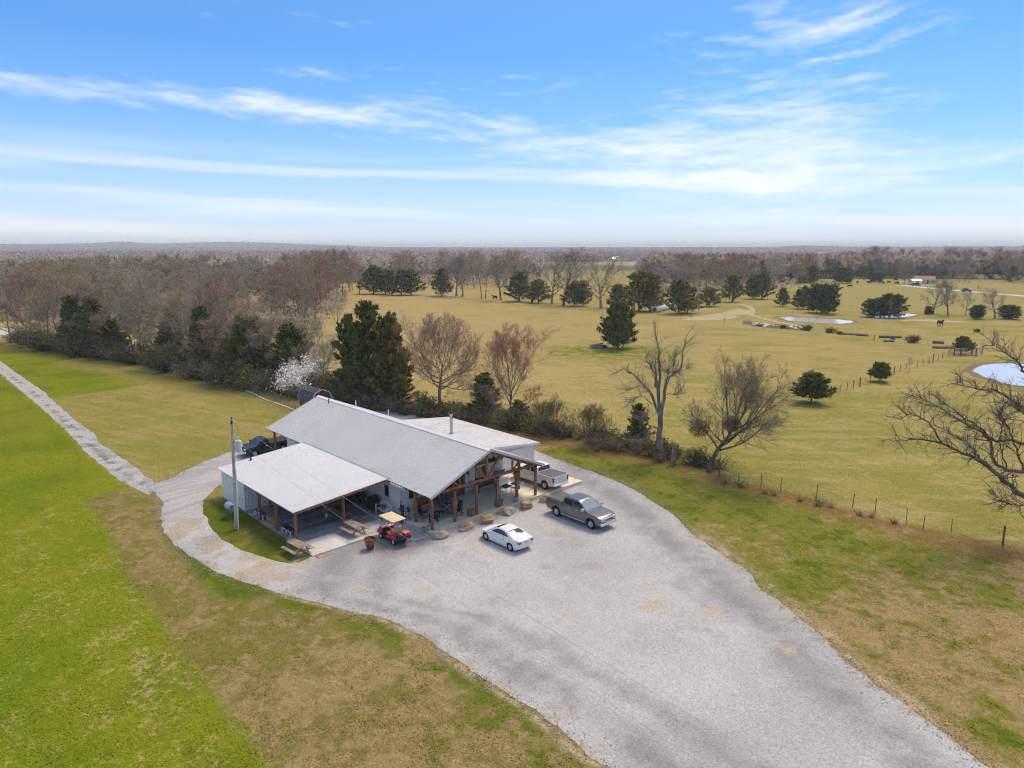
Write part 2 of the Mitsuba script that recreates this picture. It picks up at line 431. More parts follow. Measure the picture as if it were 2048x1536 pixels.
    sand = dr.exp(-dr.square((x - pw(y, EDGE_L) + 0.35) / 0.40)) * smoothstep(54, 50, y) + dr.exp(-dr.square((pw(y, EDGE_R) - x + 0.45) / 0.60)) * smoothstep(53, 50, y)
    near = mix(near, (0.44, 0.335, 0.20), dr.clip(sand, 0, 1) * smoothstep(0.40, 0.58, 0.5 * n2 + 0.5 * nm) * 0.9)
    col = mix(near, pa * 0.98, past)
    return col * mix((1, 1, 1), mi.Color3f(grit), dr.clip(1.15 - r / 260, 0.12, 1))


def ground_bump(p, n, uv):
    return fbm(p.x * 3.0, p.y * 3.0, 0.3, 3) * 0.10 + noise(p.x * 14, p.y * 14) * 0.035


scene['ground_diffuse'] = {'type': 'diffuse', 'reflectance': proc(ground_colour)}
scene['ground_mat'] = {'type': 'twosided', 'bsdf': {'type': 'bumpmap', 'arbitrary': proc(ground_bump, 0.03), 'scale': 1.0, 'nested': {'type': 'ref', 'id': 'ground_diffuse'}}}
scene['grass_mat'] = {'type': 'twosided', 'bsdf': {'type': 'ref', 'id': 'ground_diffuse'}}


def gravel_colour(p, n, uv):
    x, y = p.x, p.y
    n1 = fbm(x * 0.22, y * 0.22, 2.2, 4)
    n2 = fbm(x * 1.1, y * 1.1, 8.3, 4)
    sp = cell_rand(dr.floor(x * 21), dr.floor(y * 21), 3)
    s2 = cell_rand(dr.floor(x * 9 + 0.5 * n2), dr.floor(y * 9), 7)
    dl, dri = x - pw(y, EDGE_L), pw(y, EDGE_R) - x
    rut = dr.exp(-dr.square((dl - 2.6) / 1.5)) + 0.75 * dr.exp(-dr.square((dl - 6.0) / 1.1)) + 0.9 * dr.exp(-dr.square((dri - 2.6) / 1.4))
    base = mix((0.490, 0.478, 0.462), (0.425, 0.412, 0.400), smoothstep(0.35, 0.65, 0.6 * n1 + 0.4 * n2))
    base = mix(base, (0.275, 0.260, 0.260), dr.clip(rut, 0, 1) * (0.38 + 0.60 * smoothstep(0.30, 0.58, n2 * 0.55 + n1 * 0.45)))
    base = mix(base, (0.50, 0.41, 0.295), smoothstep(0.60, 0.74, fbm(x * 0.33 + 4, y * 0.33, 5.5, 4)) * 0.75)
    base = mix(base, (0.33, 0.318, 0.31), smoothstep(0.60, 0.76, fbm(x * 0.42 + 30, y * 0.42, 1.5, 4)) * 0.55)
    damp = 1 - smoothstep(1.6, 4.2, dr.sqrt(dr.square(x + 8.7) + dr.square((y - 49.2) * 1.25)) + (n2 - 0.5) * 1.6)
    base = mix(base, (0.185, 0.165, 0.170), damp * 0.75)
    # wheel bands bending round the grass island
    rr = dr.sqrt(dr.square(x + 18.6) + dr.square(y - 51.0))
    loop = smoothstep(9, 10, rr) * (1 - smoothstep(20, 24, rr)) * smoothstep(-13, -16, x)
    band = fbm(rr * 1.5, 2.0 + 0.12 * x, 0.12 * y, 3)
    base = mix(base, mix((0.33, 0.315, 0.31), (0.47, 0.445, 0.42), smoothstep(0.4, 0.6, band)), loop * 0.6)
    lip = dr.exp(-dl / 0.6) * (1 - smoothstep(52, 54, y)) + dr.exp(-dr.maximum(dri, 0) / 0.6) * (1 - smoothstep(50, 53, y))
    base = mix(base, (0.42, 0.325, 0.205), dr.clip(lip, 0, 1) * smoothstep(0.42, 0.62, n2) * 0.6)
    s3 = cell_rand(dr.floor(x * 13 + 3 * n2), dr.floor(y * 13 + 0.3), 5)
    return base * (0.68 + 0.30 * sp + 0.16 * s2 + 0.18 * s3)


def gravel_bump(p, n, uv):
    return noise(p.x * 13, p.y * 13) * 0.035 + noise(p.x * 31, p.y * 31, 4) * 0.018


scene['gravel_mat'] = {'type': 'twosided', 'bsdf': {'type': 'bumpmap', 'arbitrary': proc(gravel_bump, 0.008), 'scale': 1.0, 'nested': {'type': 'diffuse', 'reflectance': proc(gravel_colour)}}}


def track_colour(p, n, uv):
    x, y = p.x, p.y
    n2 = fbm(x * 0.9, y * 0.9, 8.3, 4)
    sp = cell_rand(dr.floor(x * 11), dr.floor(y * 11), 3)
    old = smoothstep(84, 92, y)
    base = mix(mix((0.42, 0.41, 0.40), (0.32, 0.31, 0.305), smoothstep(0.4, 0.6, n2)), mix((0.44, 0.425, 0.40), (0.36, 0.345, 0.325), n2), old)
    mid = dr.abs(x - pw(y, TRACK) + 0.15)
    weed = smoothstep(0.8, 0.1, mid) * smoothstep(0.48, 0.60, n2) * 0.7 + smoothstep(64, 58, y) * smoothstep(0.3, 0.9, x - pw(y, TRACK)) * 0.85 * smoothstep(0.35, 0.6, n2)
    crack = smoothstep(0.90, 0.97, cell_rand(dr.floor((x + y) * 0.23), dr.floor((y - x) * 0.9), 2)) * old
    base = mix(base, (0.135, 0.150, 0.045), dr.clip(weed * 0.9 + crack * 0.0, 0, 1))
    return base * (0.78 + 0.40 * sp)


scene['track_mat'] = {'type': 'twosided', 'bsdf': {'type': 'diffuse', 'reflectance': proc(track_colour)}}


def build_ground():
    r = np.concatenate([[0.0], np.geomspace(6, 30000, 130)])
    a = np.linspace(0, 2 * np.pi, 241)[:-1]
    R, A = np.meshgrid(r, a, indexing='ij')
    x, y = R * np.sin(A), R * np.cos(A)
    z = height(x, y)
    z[R > 9000] = -6
    v = np.stack([x, y, z], -1).reshape(-1, 3)
    n = len(a)
    i, j = np.meshgrid(np.arange(len(r) - 1), np.arange(n), indexing='ij')
    f = np.stack([i * n + j, i * n + (j + 1) % n, (i + 1) * n + (j + 1) % n, (i + 1) * n + j], -1).reshape(-1, 4)
    return v, f[:, ::-1]


struct('ground', build_ground(), 'ground_mat', smooth=True)
struct('gravel_lot', sheet(LOT, 0.012), 'gravel_mat')
struct('gravel_track', sheet(TRK, 0.008), 'track_mat')

# ponds: still water in shallow muddy hollows
mat('water', (0.40, 0.39, 0.385), rough=0.15, spec=1.0)
mat('mud', (0.19, 0.135, 0.075), rough=0.95, spec=0.1)
PONDS = [
    [(1556, 634), (1575, 633), (1600, 635), (1640, 637), (1690, 640), (1709, 643), (1695, 647), (1670, 648), (1640, 646), (1600, 644), (1570, 640)],
    [(1724, 625), (1740, 624.5), (1790, 626), (1838, 629), (1820, 633), (1790, 635.5), (1750, 635.5), (1738, 631)],
    [(1944, 742), (1958, 733), (1990, 727), (2020, 726), (2060, 729), (2120, 738), (2130, 760), (2048, 774), (2010, 767), (1975, 757)],
]
BANKS = [1.9, 1.5, 1.6]
POND_SHAPES = []
for q, w in zip(PONDS, BANKS):
    pp = Polygon(ragged(q, step=1.2, amp=0.35, seed=12)).buffer(0)
    POND_SHAPES.append(pp)
    struct('pond_water', sheet(pp, 0.03), 'water')
    far = pp.buffer(w, resolution=6)
    v = np.array(far.exterior.coords)[:-1]
    nn = meshkit.fbm(np.column_stack([v / 2.5, v[:, 0] * 0]), 3, 4) - 0.5
    c = v.mean(0)
    far = Polygon(c + (v - c) * (1 + nn * 0.10)[:, None]).buffer(0)
    struct('pond_bank', sheet(far, 0.016), 'mud')

# dirt patches by the far pond, farm lane and the county road
mat('dirt', (0.36, 0.29, 0.165), rough=0.95, spec=0.1)
mat('asphalt', (0.42, 0.42, 0.44), rough=0.9, spec=0.2)
mat('limewash', (0.46, 0.44, 0.41), rough=0.9, spec=0.1)
for q in ([(1360, 640), (1390, 633), (1440, 626), (1470, 629), (1478, 635), (1440, 640), (1400, 641)], [(1440, 626), (1480, 617), (1505, 622), (1490, 630), (1465, 629)],
          [(1795, 640), (1830, 638), (1880, 640), (1935, 643.5), (1925, 645.5), (1870, 643), (1820, 642.5)]):
    struct('dirt_patch', sheet(Polygon(ragged(q, step=1.0, amp=0.7, seed=21)).buffer(0), 0.008), 'dirt')


def strip(pts, w, z):
    p = np.array(pts)
    return sheet(LineString(p).buffer(w, cap_style=2), z)


struct('farm_lane', strip([G(*q)[:2] for q in [(1478, 607), (1497, 612), (1506, 620), (1500, 629), (1510, 633), (1560, 645), (1600, 652)]], 1.0, 0.02), 'dirt')
struct('county_road', strip([G(*q)[:2] for q in [(1800, 570.5), (1840, 574), (1880, 578), (1935, 582.5), (2000, 588), (2060, 593), (2140, 600)]], 3.2, 0.02), 'asphalt')
struct('gravel_pull_off', sheet(Polygon([G(*q)[:2] for q in [(-80, 655), (0, 655), (32, 658), (36, 664), (24, 670), (-90, 671)]]), 0.012), 'limewash')
# ------------------------------------------------------------------ the shop
def weathered(c0, c1, k, streak=1.0):
    def fn(p, n, uv):
        a = fbm(p.x * k, p.y * k, p.z * k * streak, 4)
        return mix(c0, c1, smoothstep(0.3, 0.7, a))
    return proc(fn)


def roof_tone(p, n, uv):
    s = fbm(p.x * 0.5, p.y * 0.5, 1.2, 3)
    b = (p.y - OY) * CA - (p.x - OX) * SA
    t = fbm((p.x * CA + p.y * SA) * 0.4, b * 5.0, 2.0, 3)
    q = (b + 0.58) / 0.401408
    q = dr.abs(q - dr.floor(q) - 0.78)
    grime = smoothstep(0.16, 0.05, q)
    return (1 - 0.30 * grime) * mi.Color3f(0.56, 0.545, 0.52) * (0.89 + 0.14 * s + 0.08 * t)


def lean_tone(p, n, uv):
    s = fbm(p.x * 0.5, p.y * 0.5, 5.2, 3)
    a = (p.x - OX) * CA + (p.y - OY) * SA
    lap = smoothstep(0.05, 0.015, dr.abs(a + 3.4)) + smoothstep(0.05, 0.015, dr.abs(a + 6.1))
    b = (p.y - OY) * CA - (p.x - OX) * SA
    t = fbm(a * 0.4, b * 5.0, 2.0, 3)
    q = (b - 4.94) / 0.406389
    grime = smoothstep(0.16, 0.05, dr.abs(q - dr.floor(q) - 0.78))
    return (1 - 0.26 * grime) * mi.Color3f(0.585, 0.58, 0.572) * (0.93 + 0.08 * s + 0.05 * t) * (1 - 0.12 * lap)


def annex_tone(p, n, uv):
    s = fbm(p.x * 0.7, p.y * 0.7, 5.2, 4)
    b = (p.y - OY) * CA - (p.x - OX) * SA
    t = fbm(b * 2.6, ((p.x - OX) * CA + (p.y - OY) * SA) * 0.25, 2.0, 3)
    return mix((0.54, 0.525, 0.51), (0.49, 0.462, 0.44), smoothstep(0.42, 0.68, 0.5 * s + 0.5 * t))


mat('roof_metal', proc(roof_tone), rough=0.42, metallic=0.15, spec=0.5)
mat('lean_metal', proc(lean_tone), rough=0.40, metallic=0.15, spec=0.5)
mat('annex_metal', proc(annex_tone), rough=0.55, spec=0.4)
mat('siding', weathered((0.68, 0.68, 0.66), (0.60, 0.60, 0.585), 0.6, 0.3), rough=0.5)
mat('white_trim', (0.70, 0.70, 0.68), rough=0.45)
mat('galvanised', (0.42, 0.44, 0.46), rough=0.4, metallic=0.6)


def timber_tone(p, n, uv):
    s = fbm(p.x * 7 + p.y * 3, p.y * 7, p.z * 0.7, 4)
    return mix((0.32, 0.122, 0.052), (0.185, 0.068, 0.032), smoothstep(0.35, 0.65, s))


mat('stained_timber', proc(timber_tone), rough=0.55)
mat('dark_timber', (0.045, 0.022, 0.014), rough=0.6)
mat('door_wood', weathered((0.26, 0.105, 0.03), (0.16, 0.06, 0.02), 5.0, 0.2), rough=0.4)
mat('glass_dark', (0.018, 0.022, 0.024), rough=0.04, spec=0.9)
mat('black_metal', (0.018, 0.018, 0.019), rough=0.45)
mat('white_paint', (0.72, 0.73, 0.72), rough=0.4)
mat('bracket', (0.012, 0.012, 0.013), rough=0.5)


def conc(c0, c1, stain, k):
    def fn(p, n, uv):
        a = fbm(p.x * 0.55, p.y * 0.55, k, 4)
        b = fbm(p.x * 2.6 + 3, p.y * 2.6, k + 4, 3)
        g = cell_rand(dr.floor(p.x * 30), dr.floor(p.y * 30), 1)
        c = mix(c0, c1, smoothstep(0.35, 0.65, 0.6 * a + 0.4 * b))
        aa = (p.x - OX) * CA + (p.y - OY) * SA
        bb = (p.y - OY) * CA - (p.x - OX) * SA
        st = smoothstep(0.53, 0.68, fbm(aa * 0.5, bb * 2.4, k + 2, 4)) * stain
        return mix(c, mi.Color3f(c1) * 0.55, st) * (0.94 + 0.1 * g)
    return proc(fn)


mat('old_concrete', conc((0.34, 0.335, 0.335), (0.225, 0.22, 0.225), 0.75, 1.0), rough=0.8, spec=0.3)
mat('new_concrete', conc((0.60, 0.585, 0.55), (0.50, 0.485, 0.45), 0.15, 3.0), rough=0.85, spec=0.3)
mat('mid_concrete', conc((0.47, 0.465, 0.45), (0.36, 0.355, 0.345), 0.35, 6.0), rough=0.85, spec=0.3)
mat('buff_concrete', conc((0.72, 0.655, 0.51), (0.64, 0.57, 0.43), 0.25, 8.0), rough=0.75, spec=0.3)

# paved ground under and beside the shop
struct('porch_slab', box(-0.44, 17.1, -0.36, 4.3, 0.0, 0.30), 'buff_concrete', TB)
struct('porch_slab', box(11.45, 17.1, 4.304, 6.55, 0.0, 0.296), 'buff_concrete', TB)
struct('porch_step', box(-0.86, -0.444, -0.36, 4.6, 0.0, 0.14), 'mid_concrete', TB)
struct('walk_pad', box(-2.0, -0.864, -0.42, 2.496, 0.0, 0.075), 'mid_concrete', TB)
struct('patio_slab', box(-8.75, -0.12, 5.05, 15.2, 0.0, 0.085), 'old_concrete', TB)
struct('patio_slab', box(-3.2, -0.87, 2.5, 5.046, 0.0, 0.083), 'mid_concrete', TB)
struct('patio_slab', box(-5.93, -3.204, 2.46, 5.046, 0.0, 0.087), 'mid_concrete', TB)
struct('patio_slab', box(-8.76, -5.94, 2.4, 5.046, 0.0, 0.09), 'new_concrete', TB)

shop = thing('shop_building', 'white metal-sided shop with long grey ribbed roof, timber porch truss and side lean-tos', 'building')
EAVE_A, EAVE_Z, RIDGE_A, RIDGE_Z = -0.527, 3.094, 5.633, 5.677
B0, B1 = -0.58, 27.92
SL = (RIDGE_Z - EAVE_Z) / (RIDGE_A - EAVE_A)


def onto(m, o, ex, ey, ez):
    v, f = m
    return np.asarray(o, float) + v[:, :1] * np.asarray(ex, float) + v[:, 1:2] * np.asarray(ey, float) + v[:, 2:3] * np.asarray(ez, float), f


hl = math.hypot(RIDGE_A - EAVE_A, RIDGE_Z - EAVE_Z)
ux, uz = (RIDGE_A - EAVE_A) / hl, (RIDGE_Z - EAVE_Z) / hl
nr = 71
pit = (B1 - B0) / nr
for s in (0, 1):
    o = (EAVE_A, B0, EAVE_Z) if s == 0 else (2 * RIDGE_A - EAVE_A, B0, EAVE_Z)
    ey, ez = ((ux, 0, uz), (-uz, 0, ux)) if s == 0 else ((-ux, 0, uz), (uz, 0, ux))
    sh = onto(ribbed(nr, hl, pit, 0.045, 0.22), o, (0, 1, 0), ey, ez)
    deck = onto(box(B0 + 0.05 - B0, B1 - B0 - 0.05, 0.05, hl - 0.02, -0.12, -0.012), o, (0, 1, 0), ey, ez)
    rk = obj('roof_slope', sh, 'roof_metal', shop, TB)
    obj('roof_deck', deck, 'dark_timber', shop, TB)
    for yy in (-0.03, B1 - B0 - 0.01):
        obj('rake_trim', onto(box(yy, yy + 0.04, -0.02, hl, -0.15, 0.045), o, (0, 1, 0), ey, ez), 'roof_metal', shop, TB)
cap = np.array([(-0.30, -0.105), (0, 0.03), (0.30, -0.105), (0.30, -0.085), (0.0, 0.05), (-0.30, -0.085)]) + [RIDGE_A, RIDGE_Z + 0.028]
obj('ridge_cap', prism(cap, B0 - 0.02, B1 + 0.02), 'white_trim', shop, TB)
for a, b, h, r, m in ((5.05, 24.6, 0.55, 0.055, 'black_metal'), (6.5, 21.6, 0.75, 0.045, 'white_paint'), (6.6, 15.7, 0.75, 0.045, 'white_paint')):
    zr = RIDGE_Z - SL * abs(a - RIDGE_A)
    obj('vent_pipe', cat_(tube([(a, b, zr - 0.1), (a, b, zr + h)], r, 10), lathe([(0, h + zr - 0.0), (r * 1.25, h + zr - 0.0), (r * 1.25, h + zr + 0.04), (0, h + zr + 0.05)], 10) if False else tube([(a, b, zr + 0.0), (a, b, zr + 0.06)], r * 2.0, 10)), m, shop, TB)


def wall_ribs(p, q, ztop, z0=0.0, pitch=0.305, bsdf='siding', parent=None, name='wall', holes=(), th=0.10):
    """An upright ribbed metal wall from p to q; ztop(t) gives the height t metres along; holes are (t0, t1, z0, z1)."""
    p, q = np.asarray(p, float), np.asarray(q, float)
    L = np.linalg.norm(q - p)
    e = (q - p) / L
    nrm = np.array([e[1], -e[0]])
    ts = np.unique(np.concatenate([np.linspace(0, L, 24), [L / 2]]))
    poly = Polygon([(0, z0), (L, z0)] + [(t, ztop(t)) for t in ts[::-1]]).buffer(0)
    for h in holes:
        poly = poly.difference(Polygon([(h[0], h[2]), (h[1], h[2]), (h[1], h[3]), (h[0], h[3])]))
    ms = []
    for g in getattr(poly, 'geoms', [poly]):
        m = trimesh.creation.extrude_polygon(g, th, engine='earcut')
        ms.append((np.asarray(m.vertices), np.asarray(m.faces)))
    n = int(L / pitch)
    for i in range(n):
        t = (i + 0.5) * L / n
        cuts = [(z0, ztop(t) - 0.01)]
        for h in holes:
            if h[0] - 0.03 < t < h[1] + 0.03:
                cuts = [c for lo, hi in cuts for c in ((lo, h[2]), (h[3], hi))]
        for lo, hi in cuts:
            if hi - lo > 0.05:
                ms.append((np.array([[t + dx, z, th + d] for z in (lo, hi) for dx, d in ((-0.052, -0.01), (-0.026, 0.03), (0.026, 0.03), (0.052, -0.01))]), np.array([[0, 1, 5, 4], [1, 2, 6, 5], [2, 3, 7, 6]])))
    v, f = cat_(*ms)
    out = np.column_stack([p[0] + v[:, 0] * e[0] + (v[:, 2] - th) * nrm[0], p[1] + v[:, 0] * e[1] + (v[:, 2] - th) * nrm[1], v[:, 1]])
    return obj(name, (out, f), bsdf, parent, TB)


under = lambda a: RIDGE_Z - 0.16 - SL * abs(a - RIDGE_A)  # noqa: E731
BW = 24.2
GB = 4.37
gholes = [(0.85, 1.95, 1.25, 2.35), (4.35, 6.75, 0.3, 2.48), (7.93, 9.47, 0.98, 2.50)]
wall_ribs((-0.03, GB), (11.38, GB), lambda t: under(t - 0.03), 0.0, parent=shop, holes=[(h[0] + 0.03, h[1] + 0.03, h[2], h[3]) for h in gholes])
# left side: its outward face looks to -a
wall_ribs((-0.03, BW), (-0.03, GB + 0.10), lambda t: 2.98, 0.0, parent=shop, holes=[(BW - 6.45, BW - 5.75, 1.35, 2.35)])
wall_ribs((11.38, GB + 0.10), (11.38, BW), lambda t: 2.98, 0.0, parent=shop)
wall_ribs((11.27, BW), (0.08, BW), lambda t: under(11.27 - t), 0.0, parent=shop)
obj('corner_trim', cat_(box(-0.075, 0.05, GB - 0.045, GB - 0.032, 0.3, 2.9), box(-0.075, -0.062, GB - 0.031, GB + 0.09, 0.0, 2.9)), 'white_trim', shop, TB)
obj('foundation', box(-0.055, -0.035, GB + 0.2, 14.0, 0.0, 0.34), 'mid_concrete', shop, TB)
obj('gutter', cat_(box(-0.62, -0.53, 3.0, 4.75, 2.93, 3.03)), 'white_trim', shop, TB)


def window(a0, a1, z0, z1, b=GB, key=shop, cols=1, fr=0.07, bsdf='white_trim'):
    w = obj('window', cat_(box(a0 - fr, a0, b - 0.05, b + 0.02, z0 - fr, z1 + fr), box(a1, a1 + fr, b - 0.05, b + 0.02, z0 - fr, z1 + fr), box(a0, a1, b - 0.048, b + 0.02, z0 - fr, z0), box(a0, a1, b - 0.048, b + 0.02, z1, z1 + fr),
                          *[cbox(a0 + (a1 - a0) * i / cols, b - 0.01, (z0 + z1) / 2, 0.04, 0.05, z1 - z0) for i in range(1, cols)]), bsdf, key, TB)
    obj('pane', box(a0 + 0.002, a1 - 0.002, b + 0.01, b + 0.03, z0 + 0.002, z1 - 0.002), 'glass_dark', w, TB)
    return w


window(0.92, 1.88, 1.32, 2.28)
window(8.0, 9.4, 1.05, 2.43, cols=2)
w = obj('window', cat_(*[move(m, 0, 0, 0) for m in (box(-0.085, 0.0, 5.68, 5.75, 1.28, 2.42), box(-0.085, 0.0, 6.45, 6.52, 1.28, 2.42), box(-0.083, 0.0, 5.75, 6.45, 1.28, 1.35), box(-0.083, 0.0, 5.75, 6.45, 2.35, 2.42))]), 'white_trim', shop, TB)
obj('pane', box(-0.03, 0.0, 5.75, 6.45, 1.35, 2.35), 'glass_dark', w, TB)
# front entrance: a pair of glazed timber doors in a timber surround
sur = obj('door_surround', cat_(box(4.27, 4.42, GB - 0.09, GB + 0.05, 0.302, 2.6), box(6.68, 6.83, GB - 0.09, GB + 0.05, 0.302, 2.6), box(4.42, 6.68, GB - 0.088, GB + 0.05, 2.42, 2.6), box(5.47, 5.63, GB - 0.07, GB + 0.05, 0.302, 2.42)), 'stained_timber', shop, TB)
for a0 in (4.43, 5.64):
    dk = obj('door', cat_(box(a0, a0 + 0.13, GB - 0.04, GB + 0.02, 0.305, 2.415), box(a0 + 0.90, a0 + 1.03, GB - 0.04, GB + 0.02, 0.305, 2.415), box(a0 + 0.13, a0 + 0.90, GB - 0.04, GB + 0.02, 0.305, 1.15),
                          box(a0 + 0.13, a0 + 0.90, GB - 0.04, GB + 0.02, 2.22, 2.415), box(a0 + 0.48, a0 + 0.55, GB - 0.038, GB + 0.02, 1.15, 2.22), cbox(a0 + 0.515, GB - 0.052, 0.72, 0.55, 0.02, 0.6)), 'door_wood', shop, TB)
    obj('pane', box(a0 + 0.13, a0 + 0.90, GB - 0.01, GB + 0.01, 1.15, 2.22), 'glass_dark', dk, TB)
    obj('handle', tube([(a0 + (0.96 if a0 < 5 else 0.07), GB - 0.08, 1.05), (a0 + (0.96 if a0 < 5 else 0.07), GB - 0.08, 1.4)], 0.015, 6), 'black_metal', dk, TB)
obj('tie_beam', box(0.02, 11.3, GB - 0.16, GB - 0.035, 2.62, 2.84), 'stained_timber', shop, TB)

# porch frame: six posts on the front line, two half-way back, the truss above
S6 = 2.2533
for i in range(6):
    p = obj('post', cbox(i * S6, 0, 1.645, 0.19, 0.19, 2.69), 'stained_timber', shop, TB)
    obj('bracket', cbox(i * S6, 0, 2.93, 0.205, 0.205, 0.15) if i in (0, 5) else cat_(cbox(i * S6, -0.105, 2.95, 0.34, 0.014, 0.2), cbox(i * S6, 0.105, 2.95, 0.34, 0.014, 0.2)), 'bracket', p, TB)
for a in (0, 5 * S6):
    obj('post', cbox(a, 2.107, 1.65, 0.19, 0.19, 2.70), 'stained_timber', shop, TB)
obj('post', cbox(0.05, 27.2, 1.5, 0.18, 0.18, 3.0), 'stained_timber', shop, TB)
obj('post', cbox(11.2, 27.2, 1.5, 0.18, 0.18, 3.0), 'stained_timber', shop, TB)
obj('beam', box(-0.1, 11.37, -0.09, 0.09, 2.992, 3.20), 'stained_timber', shop, TB)
for a in (0, 5 * S6):
    obj('beam', box(a - 0.08, a + 0.08, 0.095, GB - 0.17, 2.86, 3.02), 'stained_timber', shop, TB)
rz = lambda a: RIDGE_Z - 0.14 - SL * abs(a - RIDGE_A)  # noqa: E731
for s in (-1, 1):
    a1 = RIDGE_A + s * 5.95
    obj('rafter', beam((RIDGE_A + s * 0.03, -0.02, rz(RIDGE_A) - 0.11), (a1, -0.02, rz(a1) - 0.11), 0.16, 0.22), 'stained_timber', shop, TB)
    obj('rafter', beam((RIDGE_A + s * 0.03, -0.46, rz(RIDGE_A) - 0.07), (a1, -0.46, rz(a1) - 0.07), 0.05, 0.15), 'stained_timber', shop, TB)
    obj('rafter', beam((RIDGE_A + s * 0.03, 2.107, rz(RIDGE_A) - 0.11), (a1, 2.107, rz(a1) - 0.11), 0.14, 0.2), 'stained_timber', shop, TB)
    obj('strut', beam((RIDGE_A + s * 0.14, 0, 3.21), (RIDGE_A + s * 1.42, 0, rz(RIDGE_A + 1.42) - 0.22), 0.14), 'stained_timber', shop, TB)
    obj('strut', beam((RIDGE_A + s * 2.98, 0, 3.21), (RIDGE_A + s * 3.66, 0, rz(RIDGE_A + 3.66) - 0.22), 0.12), 'stained_timber', shop, TB)
    obj('hanger', cbox(RIDGE_A + s * 2.87, 0, (3.2 + rz(RIDGE_A + 2.87) - 0.2) / 2, 0.14, 0.14, rz(RIDGE_A + 2.87) - 0.2 - 3.2), 'stained_timber', shop, TB)
    obj('hanger', cbox(RIDGE_A + s * 4.75, 0, (3.2 + rz(RIDGE_A + 4.75) - 0.16) / 2, 0.12, 0.12, max(0.06, rz(RIDGE_A + 4.75) - 0.16 - 3.2)), 'stained_timber', shop, TB)
obj('king_post', cbox(RIDGE_A, 0, (3.2 + 5.35) / 2, 0.16, 0.16, 2.15), 'stained_timber', shop, TB)
for k in range(5):   # rafter and purlin ends peeping out under the left eave
    pass
obj('purlin_ends', cat_(*[cbox(EAVE_A + 0.03, b, EAVE_Z - 0.09, 0.06, 0.09, 0.13) for b in np.arange(B0 + 0.7, B1, 1.22)]), 'dark_timber', shop, TB)

# the open lean-to on the left
LH, LL = 3.30, 2.60
lo = np.array((-8.84, 4.94, LL)); lv = np.array((8.84 - 0.57, 0, LH - LL)); ll = np.linalg.norm(lv); lu = lv / ll
ln = np.array((-lu[2], 0, lu[0]))
nl = 36
obj('lean_to_roof', onto(ribbed(nl, ll, 14.63 / nl, 0.042, 0.2), lo, (0, 1, 0), lu, ln), 'lean_metal', shop, TB)
obj('lean_to_deck', onto(box(0.06, 14.57, 0.12, ll - 0.35, -0.05, -0.012), lo, (0, 1, 0), lu, ln), 'dark_timber', shop, TB)
obj('lean_to_trim', cat_(onto(box(-0.02, 0.0, 0, ll, -0.02, 0.03), lo, (0, 1, 0), lu, ln), onto(box(14.63, 14.65, 0, ll, -0.09, 0.03), lo, (0, 1, 0), lu, ln), onto(box(0, 14.63, -0.015, 0.0, -0.03, 0.02), lo, (0, 1, 0), lu, ln)), 'lean_metal', shop, TB)
obj('lean_to_flashing', onto(box(-0.1, 14.7, ll - 0.02, ll + 0.12, -0.02, 0.055), lo, (0, 1, 0), lu, ln), 'galvanised', shop, TB)
lz = lambda a: LL + (a + 8.84) / (8.84 - 0.57) * (LH - LL)  # noqa: E731
obj('lean_to_rafter', onto(box(-0.0, 0.055, 0.05, ll - 0.4, -0.21, -0.022), lo, (0, 1, 0), lu, ln), 'stained_timber', shop, TB)
for b in (5.3, 8.6, 11.9):
    obj('lean_to_rafter', onto(box(b - 4.94 - 0.08, b - 4.94 + 0.08, 0.12, ll - 0.4, -0.24, -0.052), lo, (0, 1, 0), lu, ln), 'stained_timber', shop, TB)
obj('lean_to_beam', box(-8.62, -8.48, 5.0, 14.0, lz(-8.55) - 0.34, lz(-8.55) - 0.25), 'stained_timber', shop, TB)
for a, b in ((-8.55, 5.3), (-8.55, 8.45), (-8.55, 11.55), (-4.2, 5.95), (-4.2, 9.0)):
    zt = lz(a) - (0.25 if a > -8 else 0.345)
    p = obj('lean_to_post', cbox(a, b, (zt + 0.085) / 2, 0.18, 0.18, zt - 0.085), 'stained_timber', shop, TB)
    if a < -8 and b > 6:
        for s in (-1, 1):
            obj('knee_brace', beam((a, b + s * 0.09, zt - 0.45), (a, b + s * 0.5, zt + 0.02), 0.09), 'stained_timber', p, TB)
    obj('outlet', cbox(a + 0.1, b, 1.25, 0.035, 0.06, 0.2), 'white_paint', p, TB)
wall_ribs((-8.67, 18.95), (-8.67, 14.18), lambda t: lz(-8.67) - 0.08, 0.0, parent=shop, name='lean_to_wall')
wall_ribs((-8.56, 14.18), (-0.05, 14.18), lambda t: lz(-8.56 + t) - 0.08, 0.0, parent=shop, name='lean_to_wall')
wall_ribs((-0.05, 18.95), (-8.56, 18.95), lambda t: lz(-0.05 - t) - 0.08, 0.0, parent=shop, name='lean_to_wall')
obj('roof_vent', cat_(tube([(-6.0, 18.9, lz(-6)), (-6.0, 18.9, lz(-6) + 0.16)], 0.07, 8), ell(-6.0, 18.9, lz(-6) + 0.18, 0.12, 0.12, 0.07, 1)), 'black_metal', shop, TB)

